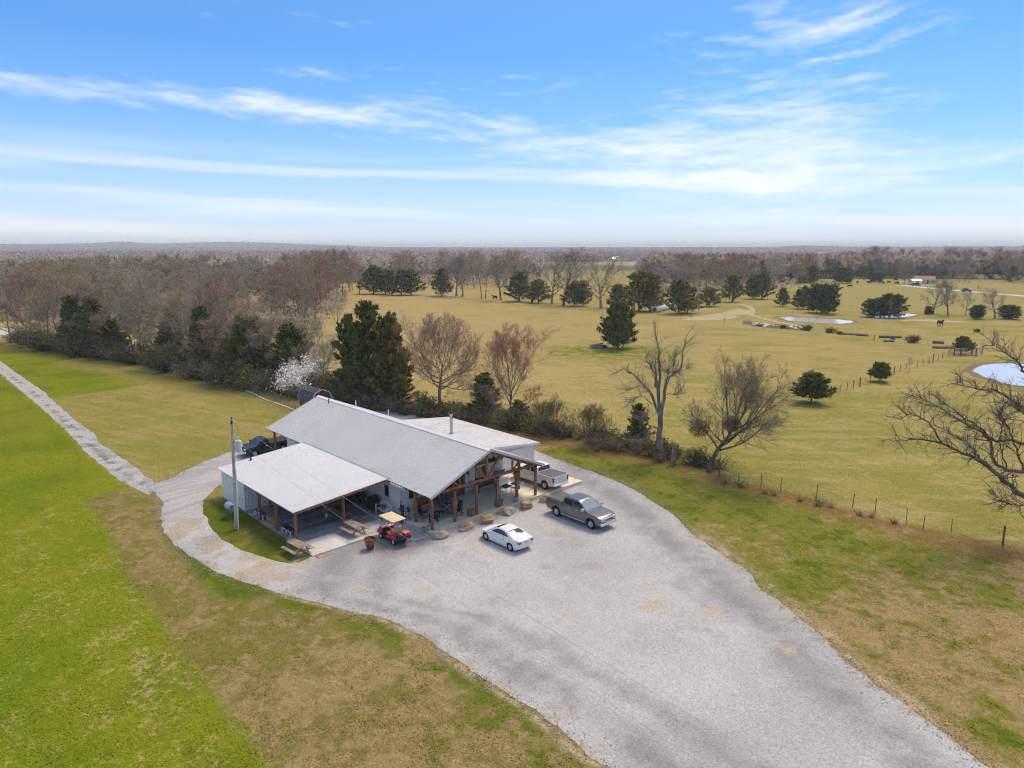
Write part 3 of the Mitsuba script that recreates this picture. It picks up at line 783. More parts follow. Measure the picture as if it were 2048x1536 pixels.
# the low annex on the right
az_ = lambda a: 3.07 - 0.1095 * (a - 11.79)  # noqa: E731
ao = np.array((11.55, 6.4, az_(11.55))); av = np.array((18.25 - 11.55, 0, az_(18.25) - az_(11.55))); al = np.linalg.norm(av); au = av / al
an = np.array((-au[2], 0, au[0]))
na = 20
obj('annex_roof', onto(ribbed(na, al, 14.75 / na, 0.03, 0.07), ao, (0, 1, 0), au, an), 'annex_metal', shop, TB)
obj('annex_fascia', cat_(onto(box(-0.03, 0.0, 0, al + 0.02, -0.19, 0.035), ao, (0, 1, 0), au, an), onto(box(0, 14.75, al, al + 0.03, -0.19, 0.03), ao, (0, 1, 0), au, an), onto(box(14.75, 14.78, 0, al, -0.19, 0.035), ao, (0, 1, 0), au, an)), 'white_trim', shop, TB)
wall_ribs((11.50, 6.66), (17.75, 6.66), lambda t: az_(11.5 + t) - 0.06, 0.0, parent=shop, name='annex_wall', pitch=0.4)
wall_ribs((17.75, 6.77), (17.75, 20.9), lambda t: az_(17.75) - 0.06, 0.0, parent=shop, name='annex_wall', pitch=0.4)
wall_ribs((17.64, 20.9), (11.50, 20.9), lambda t: az_(17.64 - t) - 0.06, 0.0, parent=shop, name='annex_wall', pitch=0.4)
obj('annex_door', cat_(box(13.4, 16.1, 6.555, 6.62, 0.30, 2.2), *[box(13.4, 16.1, 6.54, 6.556, z, z + 0.03) for z in (0.75, 1.2, 1.65)], box(13.3, 13.4, 6.53, 6.62, 0.3, 2.27), box(16.1, 16.2, 6.53, 6.62, 0.3, 2.27)), 'siding', shop, TB)
zf = az_(12.5)
fl = obj('flue', cat_(tube([(12.5, 13.3, zf - 0.1), (12.5, 13.3, zf + 1.75)], 0.13, 14), tube([(12.5, 13.3, zf + 0.02), (12.5, 13.3, zf + 0.10)], 0.24, 14), tube([(12.5, 13.3, zf + 0.85), (12.5, 13.3, zf + 0.89)], 0.145, 14)), 'galvanised', shop, TB)
obj('flue_cap', cat_(tube([(12.5, 13.3, zf + 1.82), (12.5, 13.3, zf + 1.98)], 0.19, 14), tube([(12.5, 13.3, zf + 1.752), (12.5, 13.3, zf + 1.82)], 0.09, 10)), 'galvanised', fl, TB)
for (a, b) in ((10.2, 14.6), (10.3, 12.3)):
    obj('guy_rod', tube([(12.42, 13.3, zf + 1.45), (a, b, RIDGE_Z - SL * (a - RIDGE_A) + 0.02)], 0.012, 5), 'galvanised', fl, TB)
# ------------------------------------------------------------------ vehicles
mat('tyre_rubber', (0.016, 0.016, 0.017), rough=0.85, spec=0.2)
mat('alloy', (0.55, 0.56, 0.57), rough=0.3, metallic=0.7)
mat('chrome', (0.75, 0.76, 0.77), rough=0.18, metallic=0.9)
mat('car_glass', (0.022, 0.027, 0.030), rough=0.05, spec=0.9)
mat('windscreen', (0.24, 0.29, 0.28), rough=0.08, spec=0.9)
mat('tail_lamp', (0.42, 0.012, 0.012), rough=0.15)
mat('head_lamp', (0.62, 0.60, 0.52), rough=0.12)
mat('amber_lamp', (0.60, 0.25, 0.03), rough=0.2)
mat('white_car_paint', (0.70, 0.70, 0.68), rough=0.25, clearcoat=0.8, clearcoat_gloss=0.95)
mat('cream_car_paint', (0.66, 0.64, 0.59), rough=0.25, clearcoat=0.8, clearcoat_gloss=0.95)
mat('grey_car_paint', (0.16, 0.157, 0.158), rough=0.28, metallic=0.5, clearcoat=1.0, clearcoat_gloss=0.95)
mat('black_car_paint', (0.014, 0.016, 0.022), rough=0.25, clearcoat=1.0, clearcoat_gloss=0.95)
mat('vinyl_cover', (0.085, 0.09, 0.095), rough=0.7)
mat('black_plastic', (0.02, 0.02, 0.021), rough=0.6)


def wheel(r=0.40, w=0.26, spokes=6, dish=0.03):
    """tyre and rim about the y axis, outside face at +y"""
    t = lathe([(r * 0.62, -w / 2), (r * 0.93, -w / 2), (r, -w / 2 + 0.05), (r, w / 2 - 0.05), (r * 0.93, w / 2), (r * 0.64, w / 2), (r * 0.62, w / 2 - 0.02), (r * 0.62, -w / 2)], 28)
    ty = (np.stack([t[0][:, 0], t[0][:, 2], -t[0][:, 1]], 1), t[1])
    rim = lathe([(0.0, w / 2 - 0.06), (r * 0.45, w / 2 - 0.07), (r * 0.55, w / 2 - 0.03), (r * 0.63, w / 2 - 0.004), (r * 0.63, w / 2 - 0.10), (r * 0.3, w / 2 - 0.12), (0, w / 2 - 0.12)], 24)
    ri = [(np.stack([rim[0][:, 0], rim[0][:, 2] - 0.02, -rim[0][:, 1]], 1), rim[1])]
    for k in range(spokes):
        an = 2 * math.pi * k / spokes
        ri.append(move(cbox(r * 0.32, w / 2 - 0.055, 0, r * 0.52, 0.05, 0.062), ry=an))
    hub = move(ell(0, w / 2 - 0.05, 0, r * 0.14, 0.05, r * 0.14, 1))
    return ty, cat_(*ri, hub)


def mirror_y(m):
    v, f = m
    f = np.asarray(f)
    return np.asarray(v) * [1, -1, 1], f[:, ::-1]


def wheels(t, tw, xs, yo, r, w=0.26, spokes=6, rim='alloy'):
    for x in xs:
        for s in (1, -1):
            ty, ri = wheel(r, w, spokes)
            if s < 0:
                ty, ri = mirror_y(ty), mirror_y(ri)
            k = obj('wheel', move(ri, x, s * yo, r), rim, t, tw, 40)
            obj('tyre', move(ty, x, s * yo, r), 'tyre_rubber', k, tw, 40)


def shaped(poly, half, fn, ln=0.12, cuts=()):
    """A side outline pulled to +-half width, cut, refined and warped by fn(x, y, z)."""
    m = man(prism(poly, -half, half))
    for c in cuts:
        m = m - c
    m = m.refine_to_length(ln)
    v, f = mf(m)
    v = np.stack(fn(v[:, 0], v[:, 1], v[:, 2]), 1)
    return v, f


def arch(x, z, r, half, depth=0.42):
    c = m3.Manifold.cylinder(depth * 2, r, r, 28).translate((0, 0, -depth)).rotate((90, 0, 0))
    return [c.translate((x, s * half, z)) for s in (1, -1)]


def pickup(name, label, tw, paint, Ln, Wd, xr, xf, r, bed, cab, hood, belt=1.28, roof=1.9, deck=1.34, crew=True, cover='vinyl_cover', chrome='chrome', step=True, old=False):
    """A pickup truck, x forward from the tail, y to its left. bed: x of the cab's back; cab: (back top, front top, screen foot); hood: nose height."""
    t = thing(name, label, 'pickup truck', None)
    h = Wd / 2
    sf, ft, bt = cab[2], cab[1], cab[0]
    nose = Ln - 0.05
    poly = [(0.10, 0.52), (0.06, 0.70), (0.05, deck), (bed - 0.02, deck), (bed, belt), (sf, belt - 0.02), (sf + 0.5, belt - 0.05), (nose - 0.28, hood), (nose - 0.08, hood - 0.09), (nose, hood - 0.3), (nose, 0.50), (nose - 0.4, 0.40), (0.6, 0.42)]

    def warp(x, y, z):
        k = 1 - 0.055 * np.clip((z - 0.85) / 0.5, 0, 1) ** 2 - 0.03 * np.clip((0.75 - z) / 0.35, 0, 1) ** 2
        k = k * (1 - (0.10 if not old else 0.03) * np.clip((x - (nose - 0.75)) / 0.75, 0, 1) ** 2.2) * (1 - 0.03 * np.clip((0.5 - x) / 0.5, 0, 1) ** 2)
        zz = z - (0.03 * np.clip((np.abs(y) / h - 0.55) / 0.45, 0, 1) ** 2) * (x > sf) * (z > belt - 0.4)
        return x - 0.07 * (np.abs(y) / h) ** 2 * (x > nose - 0.4), y * k, zz
    cuts = [c for x in (xr, xf) for c in arch(x, r + 0.02, r + 0.09, h)]
    body = shaped(poly, h, warp, 0.16, cuts)
    obj('body', body, paint, t, tw, 32)
    # cab with its glass let in
    gh = [(bed + 0.02, belt - 0.03), (bt - 0.06, roof - 0.08), (bt + 0.08, roof - 0.01), ((bt + ft) / 2, roof + 0.02), (ft - 0.1, roof - 0.005), (ft + 0.02, roof - 0.06), (sf + 0.04, belt - 0.03)]

    def tumble(x, y, z):
        q = np.clip((z - belt) / (roof - belt), -0.1, 1.1)
        return x, y * (0.955 - 0.17 * q) * (1 - 0.05 * np.clip(q - 0.85, 0, 1) / 0.15), z - 0.035 * (np.abs(y) / h) ** 3 * (q > 0.8)
    base = man(prism(gh, -h, h))

    def cut_side(x0b, x0t, x1t, x1b, zb, zt):
        p = man(prism([(x0b, zb), (x0t, zt), (x1t, zt), (x1b, zb)], -h - 0.1, h + 0.1))
        return p - m3.Manifold.cube((20, 2 * h - 0.14, 6), True)
    zb, zt = belt + 0.06, roof - 0.12
    g = lambda z: (z - belt) / (roof - belt)  # noqa: E731
    xb = lambda z: bed + 0.02 + (bt - bed - 0.06) * g(z) + 0.13  # noqa: E731
    xw = lambda z: sf + 0.04 + (ft - sf) * g(z) - 0.16  # noqa: E731
    mid = (xb(zb) + xw(zb)) / 2 - (0.12 if crew else 0)
    side = []
    if crew:
        side = [cut_side(xb(zb), xb(zt), mid - 0.05, mid - 0.05, zb, zt), cut_side(mid + 0.05, mid + 0.05, xw(zt), xw(zb), zb, zt)]
    else:
        side = [cut_side(xb(zb) + 0.02, xb(zt) + 0.02, xw(zt), xw(zb), zb, zt)]
    scr = man(prism([(ft + 0.02 - 0.06, roof - 0.09), (ft + 0.12, roof - 0.09), (sf + 0.12, belt + 0.03), (sf - 0.12, belt + 0.03)], -h + 0.13, h - 0.13))
    rear = man(prism([(bed - 0.1, belt + 0.14), (bt - 0.16, roof - 0.13), (bt + 0.0, roof - 0.13), (bed + 0.09, belt + 0.14)], -h + 0.2, h - 0.2))
    cabm = base
    for c in side + [scr, rear]:
        cabm = cabm - c

    def warped(m):
        v, f = mf(m.refine_to_length(0.13))
        return np.stack(tumble(v[:, 0], v[:, 1], v[:, 2]), 1), f
    obj('cab', warped(cabm), paint, t, tw, 32)
    obj('windscreen', warped(base ^ scr), 'windscreen' if not old else 'car_glass', t, tw, 32)
    obj('rear_window', warped(base ^ rear), 'car_glass', t, tw, 32)
    for c in side:
        for s in (1, -1):
            half = m3.Manifold.cube((20, 10, 10), True).translate((0, s * 5, 0))
            obj('side_window', warped((base ^ c) ^ half), 'car_glass', t, tw, 32)
    if cover:
        obj('bed_cover', rbox(0.12, bed - 0.04, -h + 0.13, h - 0.13, deck - 0.02, deck + 0.035, 0.02, 8), cover, t, tw, 30)
    else:
        obj('bed_floor', cat_(box(0.16, bed - 0.1, -h + 0.16, h - 0.16, deck + 0.002, deck + 0.008)), 'black_plastic', t, tw)
    wheels(t, tw, (xr, xf), h - 0.15, r, 0.27)
    obj('front_bumper', rbox(nose - 0.16, nose + 0.10, -h + 0.06, h - 0.06, 0.46, 0.70, 0.06), chrome, t, tw, 40)
    obj('rear_bumper', rbox(-0.08, 0.14, -h + 0.08, h - 0.08, 0.50, 0.68, 0.05), chrome, t, tw, 40)
    gz0, gz1 = 0.74, hood - 0.12
    gr = obj('grille', rbox(nose - 0.1, nose + 0.035, -0.52, 0.52, gz0, gz1, 0.03), chrome if not old else 'black_plastic', t, tw, 40)
    obj('grille_slot', cat_(*[cbox(nose + 0.034, 0, z, 0.012, 0.92, 0.035) for z in np.linspace(gz0 + 0.08, gz1 - 0.08, 4)]), 'black_plastic', gr, tw)
    for s in (1, -1):
        obj('headlight', rbox(nose - 0.22, nose + 0.0, s * (h - 0.30) - 0.15, s * (h - 0.30) + 0.15, gz0 + 0.04, gz1 - 0.0, 0.03), 'head_lamp', t, tw, 40)
        obj('indicator', rbox(nose - 0.36, nose - 0.10, s * (h - 0.14) - 0.06, s * (h - 0.14) + 0.06, gz0 + 0.1, gz1 - 0.05, 0.02), 'amber_lamp' if not old else 'head_lamp', t, tw, 40)
        obj('tail_light', rbox(0.01, 0.17, s * (h - 0.10) - 0.075, s * (h - 0.10) + 0.075, deck - 0.50, deck - 0.08, 0.02), 'tail_lamp', t, tw, 40)
        obj('mirror', cat_(rbox(xw(zb) - 0.02, xw(zb) + 0.12, s * (h + 0.17) - 0.12, s * (h + 0.17) + 0.12, belt + 0.02, belt + 0.24, 0.03), beam((xw(zb) + 0.05, s * (h - 0.1), belt + 0.1), (xw(zb) + 0.05, s * (h + 0.1), belt + 0.1), 0.05)), 'black_plastic' if paint != 'grey_car_paint' else chrome, t, tw, 40)
        for hx in ([mid - 0.35, xw(zb) - 0.75] if crew else [xb(zb) + 0.25]):
            obj('door_handle', rbox(hx - 0.12, hx + 0.12, s * (h - 0.012) - 0.025, s * (h - 0.012) + 0.025, belt - 0.19, belt - 0.13, 0.02), chrome if paint != 'cream_car_paint' else paint, t, tw, 40)
        if step:
            obj('running_board', rbox(xr + r + 0.15, xf - r - 0.1, s * (h + 0.02) - 0.08, s * (h + 0.02) + 0.08, 0.40, 0.47, 0.03), chrome, t, tw, 40)
        # shut lines of the doors
        for dx in ([bed + 0.04, mid, xw(zb) + 0.12] if crew else [xb(zb) - 0.02, xw(zb) + 0.12]):
            obj('door_gap', cbox(dx, s * (h - 0.018), (0.55 + belt - 0.02) / 2, 0.014, 0.02, belt - 0.02 - 0.62), 'black_plastic', t, tw)
    obj('licence_plate', cbox(-0.085, 0, 0.6, 0.012, 0.3, 0.13), 'white_paint', t, tw)
    obj('underbody', box(0.5, nose - 0.4, -h + 0.32, h - 0.32, 0.26, 0.44), 'black_plastic', t, tw)
    return t


DB = math.degrees(YAW)


def at_shop(a, b, z, deg):
    """deg 0 faces along the front to the right, 90 to the back."""
    p = W(a, b, z)
    return place(p[0], p[1], z, DB + deg)


# grey crew cab: rear axle at local b -4.22 and front axle at -7.85, left-image flank at a 9.5
tw = at_shop(10.42, -4.22 + 1.15, 0.012, -90)
pickup('pickup_truck', 'grey crew-cab pickup truck with chrome grille and soft bed cover parked nose-out on the gravel', tw, 'grey_car_paint', 5.9, 2.0, 1.15, 4.82, 0.41, 1.72, (2.0, 3.5, 4.32), 1.16, 1.30, 1.93, 1.36)
tw = at_shop(13.75, 0.36 - 1.12, 0.302, 90)
pickup('pickup_truck', 'white extended-cab pickup truck with black bed cover parked on the concrete beside the porch', tw, 'cream_car_paint', 5.8, 2.03, 1.12, 4.76, 0.40, 2.05, (2.25, 3.55, 4.25), 1.15, 1.27, 1.87, 1.34, step=False)
tw = at_shop(2.75, 29.75, 0.012, 180)
pickup('pickup_truck', 'old black single-cab pickup truck parked behind the shop under the back eave', tw, 'black_car_paint', 5.3, 1.98, 1.15, 4.25, 0.37, 2.55, (2.72, 3.35, 3.95), 1.08, 1.13, 1.72, 1.16, crew=False, cover=None, step=False, old=True)


def coupe(tw):
    t = thing('coupe', 'white two-door coupe parked nose towards the porch on the gravel lot', 'car')
    Ln, h, xr, xf, r = 4.45, 0.875, 0.90, 3.55, 0.315
    low = [(0.14, 0.30), (0.02, 0.45), (0.0, 0.62), (0.06, 0.93), (0.20, 1.00), (0.62, 1.02), (1.3, 0.96), (2.2, 0.915), (2.95, 0.90), (3.45, 0.865), (3.95, 0.77), (4.28, 0.66), (4.42, 0.52), (4.45, 0.38), (4.38, 0.22), (3.9, 0.19), (0.5, 0.20)]

    def warp(x, y, z):
        k = 1 - 0.075 * np.clip((z - 0.62) / 0.38, 0, 1) ** 2 - 0.05 * np.clip((0.45 - z) / 0.25, 0, 1) ** 2
        k = k * (1 - 0.34 * np.clip((x - 3.45) / 1.0, 0, 1) ** 2.4) * (1 - 0.22 * np.clip((0.95 - x) / 0.95, 0, 1) ** 2.2)
        dz = 0.05 * (np.abs(y) / h) ** 3 * np.clip((z - 0.6) / 0.3, 0, 1)
        return x - (0.10 * (x > 4.0) - 0.06 * (x < 0.3)) * (np.abs(y) / h) ** 2, y * k, z - dz
    cuts = [c for x in (xr, xf) for c in arch(x, r + 0.01, r + 0.055, h, 0.3)]
    obj('body', shaped(low, h, warp, 0.10, cuts), 'white_car_paint', t, tw, 35)
    gh = [(0.55, 0.98), (0.95, 1.14), (1.35, 1.285), (1.75, 1.355), (2.1, 1.365), (2.4, 1.335), (2.7, 1.25), (3.05, 1.09), (3.4, 0.90), (3.38, 0.84), (0.55, 0.94)]
    base = man(prism(gh, -h, h))

    def tumble(x, y, z):
        q = np.clip((z - 0.92) / 0.44, -0.2, 1)
        k = 0.925 - 0.27 * np.abs(q) ** 1.2 * np.sign(q) - 0.10 * np.clip((0.95 - x) / 0.5, 0, 1) - 0.06 * np.clip((x - 2.7) / 0.7, 0, 1)
        return x, y * k, z - 0.055 * (np.abs(y) / h) ** 2.5 * np.clip(q, 0, 1)
    sidew = man(prism([(1.12, 1.00), (1.35, 1.13), (1.7, 1.255), (2.1, 1.29), (2.42, 1.245), (2.72, 1.12), (3.0, 0.965)], -h - .1, h + .1)) - m3.Manifold.cube((20, 2 * h - 0.12, 6), True)
    scr = man(prism([(2.36, 1.31), (2.52, 1.42), (3.46, 1.0), (3.46, 0.88), (3.22, 0.915)], -h + 0.10, h - 0.10))
    rearw = man(prism([(0.60, 1.03), (0.60, 1.2), (1.34, 1.40), (1.42, 1.27)], -h + 0.13, h - 0.13))
    cab = base - sidew - scr - rearw

    def warped(m):
        v, f = mf(m.refine_to_length(0.09))
        return np.stack(tumble(v[:, 0], v[:, 1], v[:, 2]), 1), f
    obj('cab', warped(cab), 'white_car_paint', t, tw, 35)
    obj('windscreen', warped(base ^ scr), 'car_glass', t, tw, 35)
    obj('rear_window', warped(base ^ rearw), 'car_glass', t, tw, 35)
    for s in (1, -1):
        obj('side_window', warped((base ^ sidew) ^ m3.Manifold.cube((20, 10, 10), True).translate((0, s * 5, 0))), 'car_glass', t, tw, 35)
        obj('tail_light', rbox(0.03, 0.34, s * 0.60 - 0.13, s * 0.60 + 0.13, 0.70, 0.87, 0.04), 'tail_lamp', t, tw, 40)
        obj('headlight', rbox(4.02, 4.25, s * 0.56 - 0.12, s * 0.56 + 0.12, 0.52, 0.67, 0.04), 'head_lamp', t, tw, 40)
        obj('mirror', ell(2.92, s * 0.93, 0.98, 0.07, 0.10, 0.07, 2), 'white_car_paint', t, tw, True)
        obj('door_gap', cbox(1.55, s * 0.862, 0.62, 0.012, 0.02, 0.5), 'black_plastic', t, tw)
        obj('door_handle', rbox(1.68, 1.88, s * 0.862 - 0.02, s * 0.862 + 0.02, 0.74, 0.78, 0.015), 'white_car_paint', t, tw)
    wheels(t, tw, (xr, xf), h - 0.12, r, 0.2, 7)
    obj('licence_plate', cbox(0.025, 0, 0.74, 0.02, 0.32, 0.15), 'galvanised', t, tw)
    obj('bumper_lip', rbox(0.0, 0.12, -0.62, 0.62, 0.44, 0.50, 0.02), 'white_car_paint', t, tw)
    obj('underbody', box(0.5, 3.9, -0.5, 0.5, 0.15, 0.3), 'black_plastic', t, tw)


coupe(at_shop(2.12 + 0.80, -6.55 - 0.90, 0.012, 90))

# golf cart
mat('red_paint', (0.50, 0.012, 0.022), rough=0.3, clearcoat=0.6)
mat('tan_vinyl', (0.50, 0.33, 0.13), rough=0.55)
mat('tan_roof', (0.66, 0.50, 0.28), rough=0.5)
mat('navy_bag', (0.018, 0.018, 0.035), rough=0.5)
gc = thing('golf_cart', 'red golf cart with tan canopy parked between the patio and the porch step', 'golf cart')
tw = at_shop(-2.95, -0.15, 0.012, 90)
obj('canopy', rbox(0.15, 2.05, -0.60, 0.60, 1.78, 1.86, 0.04), 'tan_roof', gc, tw, 40)
obj('canopy_rib', cat_(*[rbox(0.3, 1.9, y - 0.03, y + 0.03, 1.852, 1.875, 0.01, 6) for y in (-0.3, 0, 0.3)]), 'tan_roof', gc, tw)
for y in (-0.5, 0.5):
    obj('canopy_post', tube([(0.62, y, 0.75), (0.35, y, 1.80)], 0.018, 6), 'black_metal', gc, tw)
    obj('canopy_post', tube([(1.92, y, 0.75), (1.80, y, 1.80)], 0.018, 6), 'black_metal', gc, tw)
obj('front_cowl', mf(m3.Manifold.batch_hull([m3.Manifold.sphere(0.06, 10).translate((x, y, z)) for x, z in ((1.75, 0.85), (1.95, 0.92), (2.35, 0.60), (2.45, 0.40), (1.95, 0.35)) for y in (-0.48, 0.48)])), 'red_paint', gc, tw, 35)
obj('dashboard', rbox(1.66, 1.80, -0.50, 0.50, 0.55, 0.88, 0.03), 'black_plastic', gc, tw, 40)
obj('rear_body', mf(m3.Manifold.batch_hull([m3.Manifold.sphere(0.06, 10).translate((x, y, z)) for x, z in ((0.0, 0.45), (0.05, 0.66), (0.9, 0.66), (1.1, 0.40)) for y in (-0.52, 0.52)])), 'red_paint', gc, tw, 35)
obj('floor', rbox(0.4, 2.2, -0.50, 0.50, 0.27, 0.36, 0.03), 'black_plastic', gc, tw)
obj('seat', rbox(0.62, 1.15, -0.52, 0.52, 0.68, 0.82, 0.05), 'tan_vinyl', gc, tw, 40)
obj('backrest', rbox(0.55, 0.68, -0.50, 0.50, 0.86, 1.18, 0.05), 'tan_vinyl', gc, tw, 40)
st = obj('steering_wheel', move((lambda m: (np.asarray(m.vertices), np.asarray(m.faces)))(trimesh.creation.torus(0.15, 0.015, 16, 6)), 1.55, 0.25, 0.98, ry=0.9), 'black_plastic', gc, tw)
obj('steering_column', tube([(1.58, 0.25, 0.95), (1.74, 0.25, 0.7)], 0.02, 6), 'black_plastic', st, tw)
obj('cargo_tray', cat_(rbox(-0.55, 0.1, -0.52, 0.52, 0.56, 0.62, 0.02), box(-0.57, -0.54, -0.5, 0.5, 0.6, 0.74), box(-0.54, 0.1, -0.53, -0.5, 0.6, 0.72), box(-0.54, 0.1, 0.5, 0.53, 0.6, 0.72)), 'black_plastic', gc, tw)
obj('rear_bumper', tube([(-0.45, -0.5, 0.36), (-0.62, -0.42, 0.34), (-0.62, 0.42, 0.34), (-0.45, 0.5, 0.36)], 0.03, 8), 'black_metal', gc, tw)
wheels(gc, tw, (0.30, 1.97), 0.46, 0.23, 0.19, 5, 'white_paint')
k = thing('cooler_box', 'red cooler box riding on the back of the golf cart', 'cooler')
obj('tub', rbox(-0.48, 0.0, -0.50, -0.02, 0.63, 0.93, 0.03), 'red_paint', k, tw, 40)
mat('coral_lid', (0.62, 0.13, 0.10), rough=0.4)
obj('lid', rbox(-0.50, 0.02, -0.52, 0.0, 0.93, 1.01, 0.03), 'coral_lid', k, tw, 40)
k = thing('gear_bag', 'shiny dark navy bag slumped in the cargo tray of the golf cart', 'bag')
obj('body', ell(-0.18, 0.24, 0.80, 0.34, 0.27, 0.23, 3), 'navy_bag', k, tw, True)
obj('strap', tube([(-0.45, 0.24, 0.92), (-0.2, 0.24, 1.06), (0.1, 0.24, 0.95)], 0.02, 6), 'black_plastic', k, tw)
# ------------------------------------------------------------------ rocks, fire pit and furniture round the shop
def rock_tone(c0, c1, c2, k):
    def fn(p, n, uv):
        a = fbm(p.x * 3.0, p.y * 3.0, p.z * 3.0 + k, 4)
        b = fbm(p.x * 0.8, p.y * 0.8, p.z * 5.0 + k, 3)
        return mix(mix(c0, c1, smoothstep(0.35, 0.62, a)), c2, smoothstep(0.5, 0.68, b))
    return proc(fn)


mat('sandstone', rock_tone((0.50, 0.33, 0.15), (0.33, 0.20, 0.09), (0.55, 0.45, 0.30), 1.0), rough=0.9, spec=0.2)
mat('pale_stone', rock_tone((0.55, 0.46, 0.39), (0.33, 0.27, 0.225), (0.48, 0.35, 0.2), 4.0), rough=0.9, spec=0.2)
mat('rust', rock_tone((0.20, 0.075, 0.02), (0.10, 0.036, 0.014), (0.26, 0.11, 0.03), 2.0), rough=0.7)


def boulder(seed, sx, sy, sz):
    rg = np.random.default_rng(seed)
    p = rg.normal(size=(22, 3)); p /= np.linalg.norm(p, axis=1, keepdims=True)
    p[:, 2] = np.where(p[:, 2] > 0.35, 0.62 + 0.1 * rg.random(22), p[:, 2])
    p *= (0.8 + 0.35 * rg.random((22, 1)))
    p *= [sx, sy, sz]
    v, f = mf(m3.Manifold.hull_points(p.astype(np.float64)).refine_to_length(0.10))
    n = meshkit.fbm(v * 3.1 + seed, 4, seed) - 0.5
    n2 = meshkit.fbm(v * 9.0 + seed, 3, seed + 3) - 0.5
    d = v / np.linalg.norm(v, axis=1, keepdims=True)
    v = v + d * (n * 0.26 + n2 * 0.08)[:, None]
    return v, f


ROCKS = [(-0.05, -1.15, 0.62, 0.42, 0.42, 'pale_stone', 'pale grey-brown boulder at the left front corner of the porch, first of the row'),
         (2.35, -1.25, 0.68, 0.36, 0.38, 'sandstone', 'long flat-topped tan boulder second from the left in the row by the porch'),
         (4.45, -1.35, 0.52, 0.42, 0.48, 'sandstone', 'brown blocky boulder third from the left, between the white coupe and the porch'),
         (7.0, -1.25, 0.62, 0.45, 0.40, 'pale_stone', 'pinkish pale boulder fourth from the left in the row by the porch'),
         (9.0, -1.25, 0.66, 0.42, 0.46, 'sandstone', 'wedge-shaped orange boulder second from the right in the row'),
         (11.25, -1.2, 0.60, 0.50, 0.44, 'sandstone', 'squat tan boulder behind the tail of the grey pickup')]
for i, (a, b, sx, sy, sz, m, lab) in enumerate(ROCKS):
    p = W(a, b)
    k = obj('boulder', move(boulder(40 + i, sx * 1.1, sy * 1.1, sz * 1.05), 0, 0, sz * 0.62, rz=(3.14 if i % 2 else 0)), m, None, place(p[0], p[1], 0, DB + (i * 37) % 30 - 15), 22)
    tag(k, lab, 'boulder', 'boulders lined up along the porch')
p = W(6.55, -0.62)
k = obj('flat_stone', move(boulder(61, 0.42, 0.26, 0.07), 0, 0, 0.05), 'sandstone', None, place(p[0], p[1], 0, DB + 10), 22)
tag(k, 'thin flat orange-brown stone lying against the porch edge', 'stone')

p = G(740.7, 1098.5)
k = thing('fire_pit', 'rusty steel bowl fire pit on a flared base standing on the gravel', 'fire pit')
obj('bowl', lathe([(0.0, 0.33), (0.27, 0.34), (0.36, 0.52), (0.45, 0.80), (0.47, 0.82), (0.47, 0.85), (0.42, 0.84), (0.33, 0.60), (0.18, 0.48), (0.0, 0.47)], 32), 'rust', k, place(*p), 40)
obj('base', lathe([(0.0, 0.0), (0.25, 0.0), (0.25, 0.03), (0.28, 0.335), (0.0, 0.335)], 28), 'rust', k, place(*p), 40)
p = G(645, 1112)
k = obj('door_mat', move(rbox(-0.45, 0.45, -0.25, 0.25, 0.0, 0.05, 0.02), 0, 0, 0.01), 'sandstone', None, place(p[0], p[1], 0, DB + 2), 20)
tag(k, 'orange-brown flat board lying on the gravel at the white slab corner', 'board')

mat('grey_wood', weathered((0.34, 0.265, 0.205), (0.21, 0.155, 0.12), 6.0, 1.0), rough=0.8, spec=0.2)
mat('brown_wood', weathered((0.150, 0.085, 0.065), (0.085, 0.048, 0.038), 6.0, 1.0), rough=0.7)
mat('yellow_wood', weathered((0.46, 0.27, 0.075), (0.34, 0.18, 0.05), 5.0, 1.0), rough=0.6)
mat('pine_wood', weathered((0.55, 0.40, 0.22), (0.42, 0.29, 0.14), 5.0, 1.0), rough=0.6)
mat('oak_leg', (0.36, 0.23, 0.10), rough=0.7)


def picnic_table(tw, label, top, leg):
    t = thing('picnic_table', label, 'picnic table', 'picnic tables on and around the patio')
    for i in range(5):
        y = (i - 2) * 0.152
        obj('plank', cbox(0, y, 0.74 + 0.002 * (i % 2), 1.83, 0.142, 0.038), top, t, tw)
    for s in (-1, 1):
        b = obj('bench_seat', cat_(*[cbox(0, s * 0.68 + d, 0.44, 1.83, 0.135, 0.038) for d in (-0.073, 0.073)]), top, t, tw)
    for x in (-0.68, 0.68):
        obj('leg', beam((x, -0.55, 0.0), (x, -0.25, 0.72), 0.09, 0.04, (1, 0, 0)), leg, t, tw)
        obj('leg', beam((x, 0.55, 0.0), (x, 0.25, 0.72), 0.09, 0.04, (1, 0, 0)), leg, t, tw)
        obj('crossbar', cat_(cbox(x + 0.045, 0, 0.38, 0.04, 1.5, 0.09), cbox(x + 0.045, 0, 0.685, 0.04, 0.72, 0.07)), leg, t, tw)


picnic_table(at_shop(-4.5, 3.95, 0.09, 92), 'weathered wooden picnic table on the light slab in front of the lean-to', 'grey_wood', 'oak_leg')
picnic_table(at_shop(-9.25, 3.7, 0.01, 94), 'weathered wooden picnic table on the grass at the slab corner', 'grey_wood', 'grey_wood')
picnic_table(at_shop(-3.55, 7.35, 0.085, 88), 'dark brown picnic table in the shade under the lean-to roof', 'brown_wood', 'oak_leg')


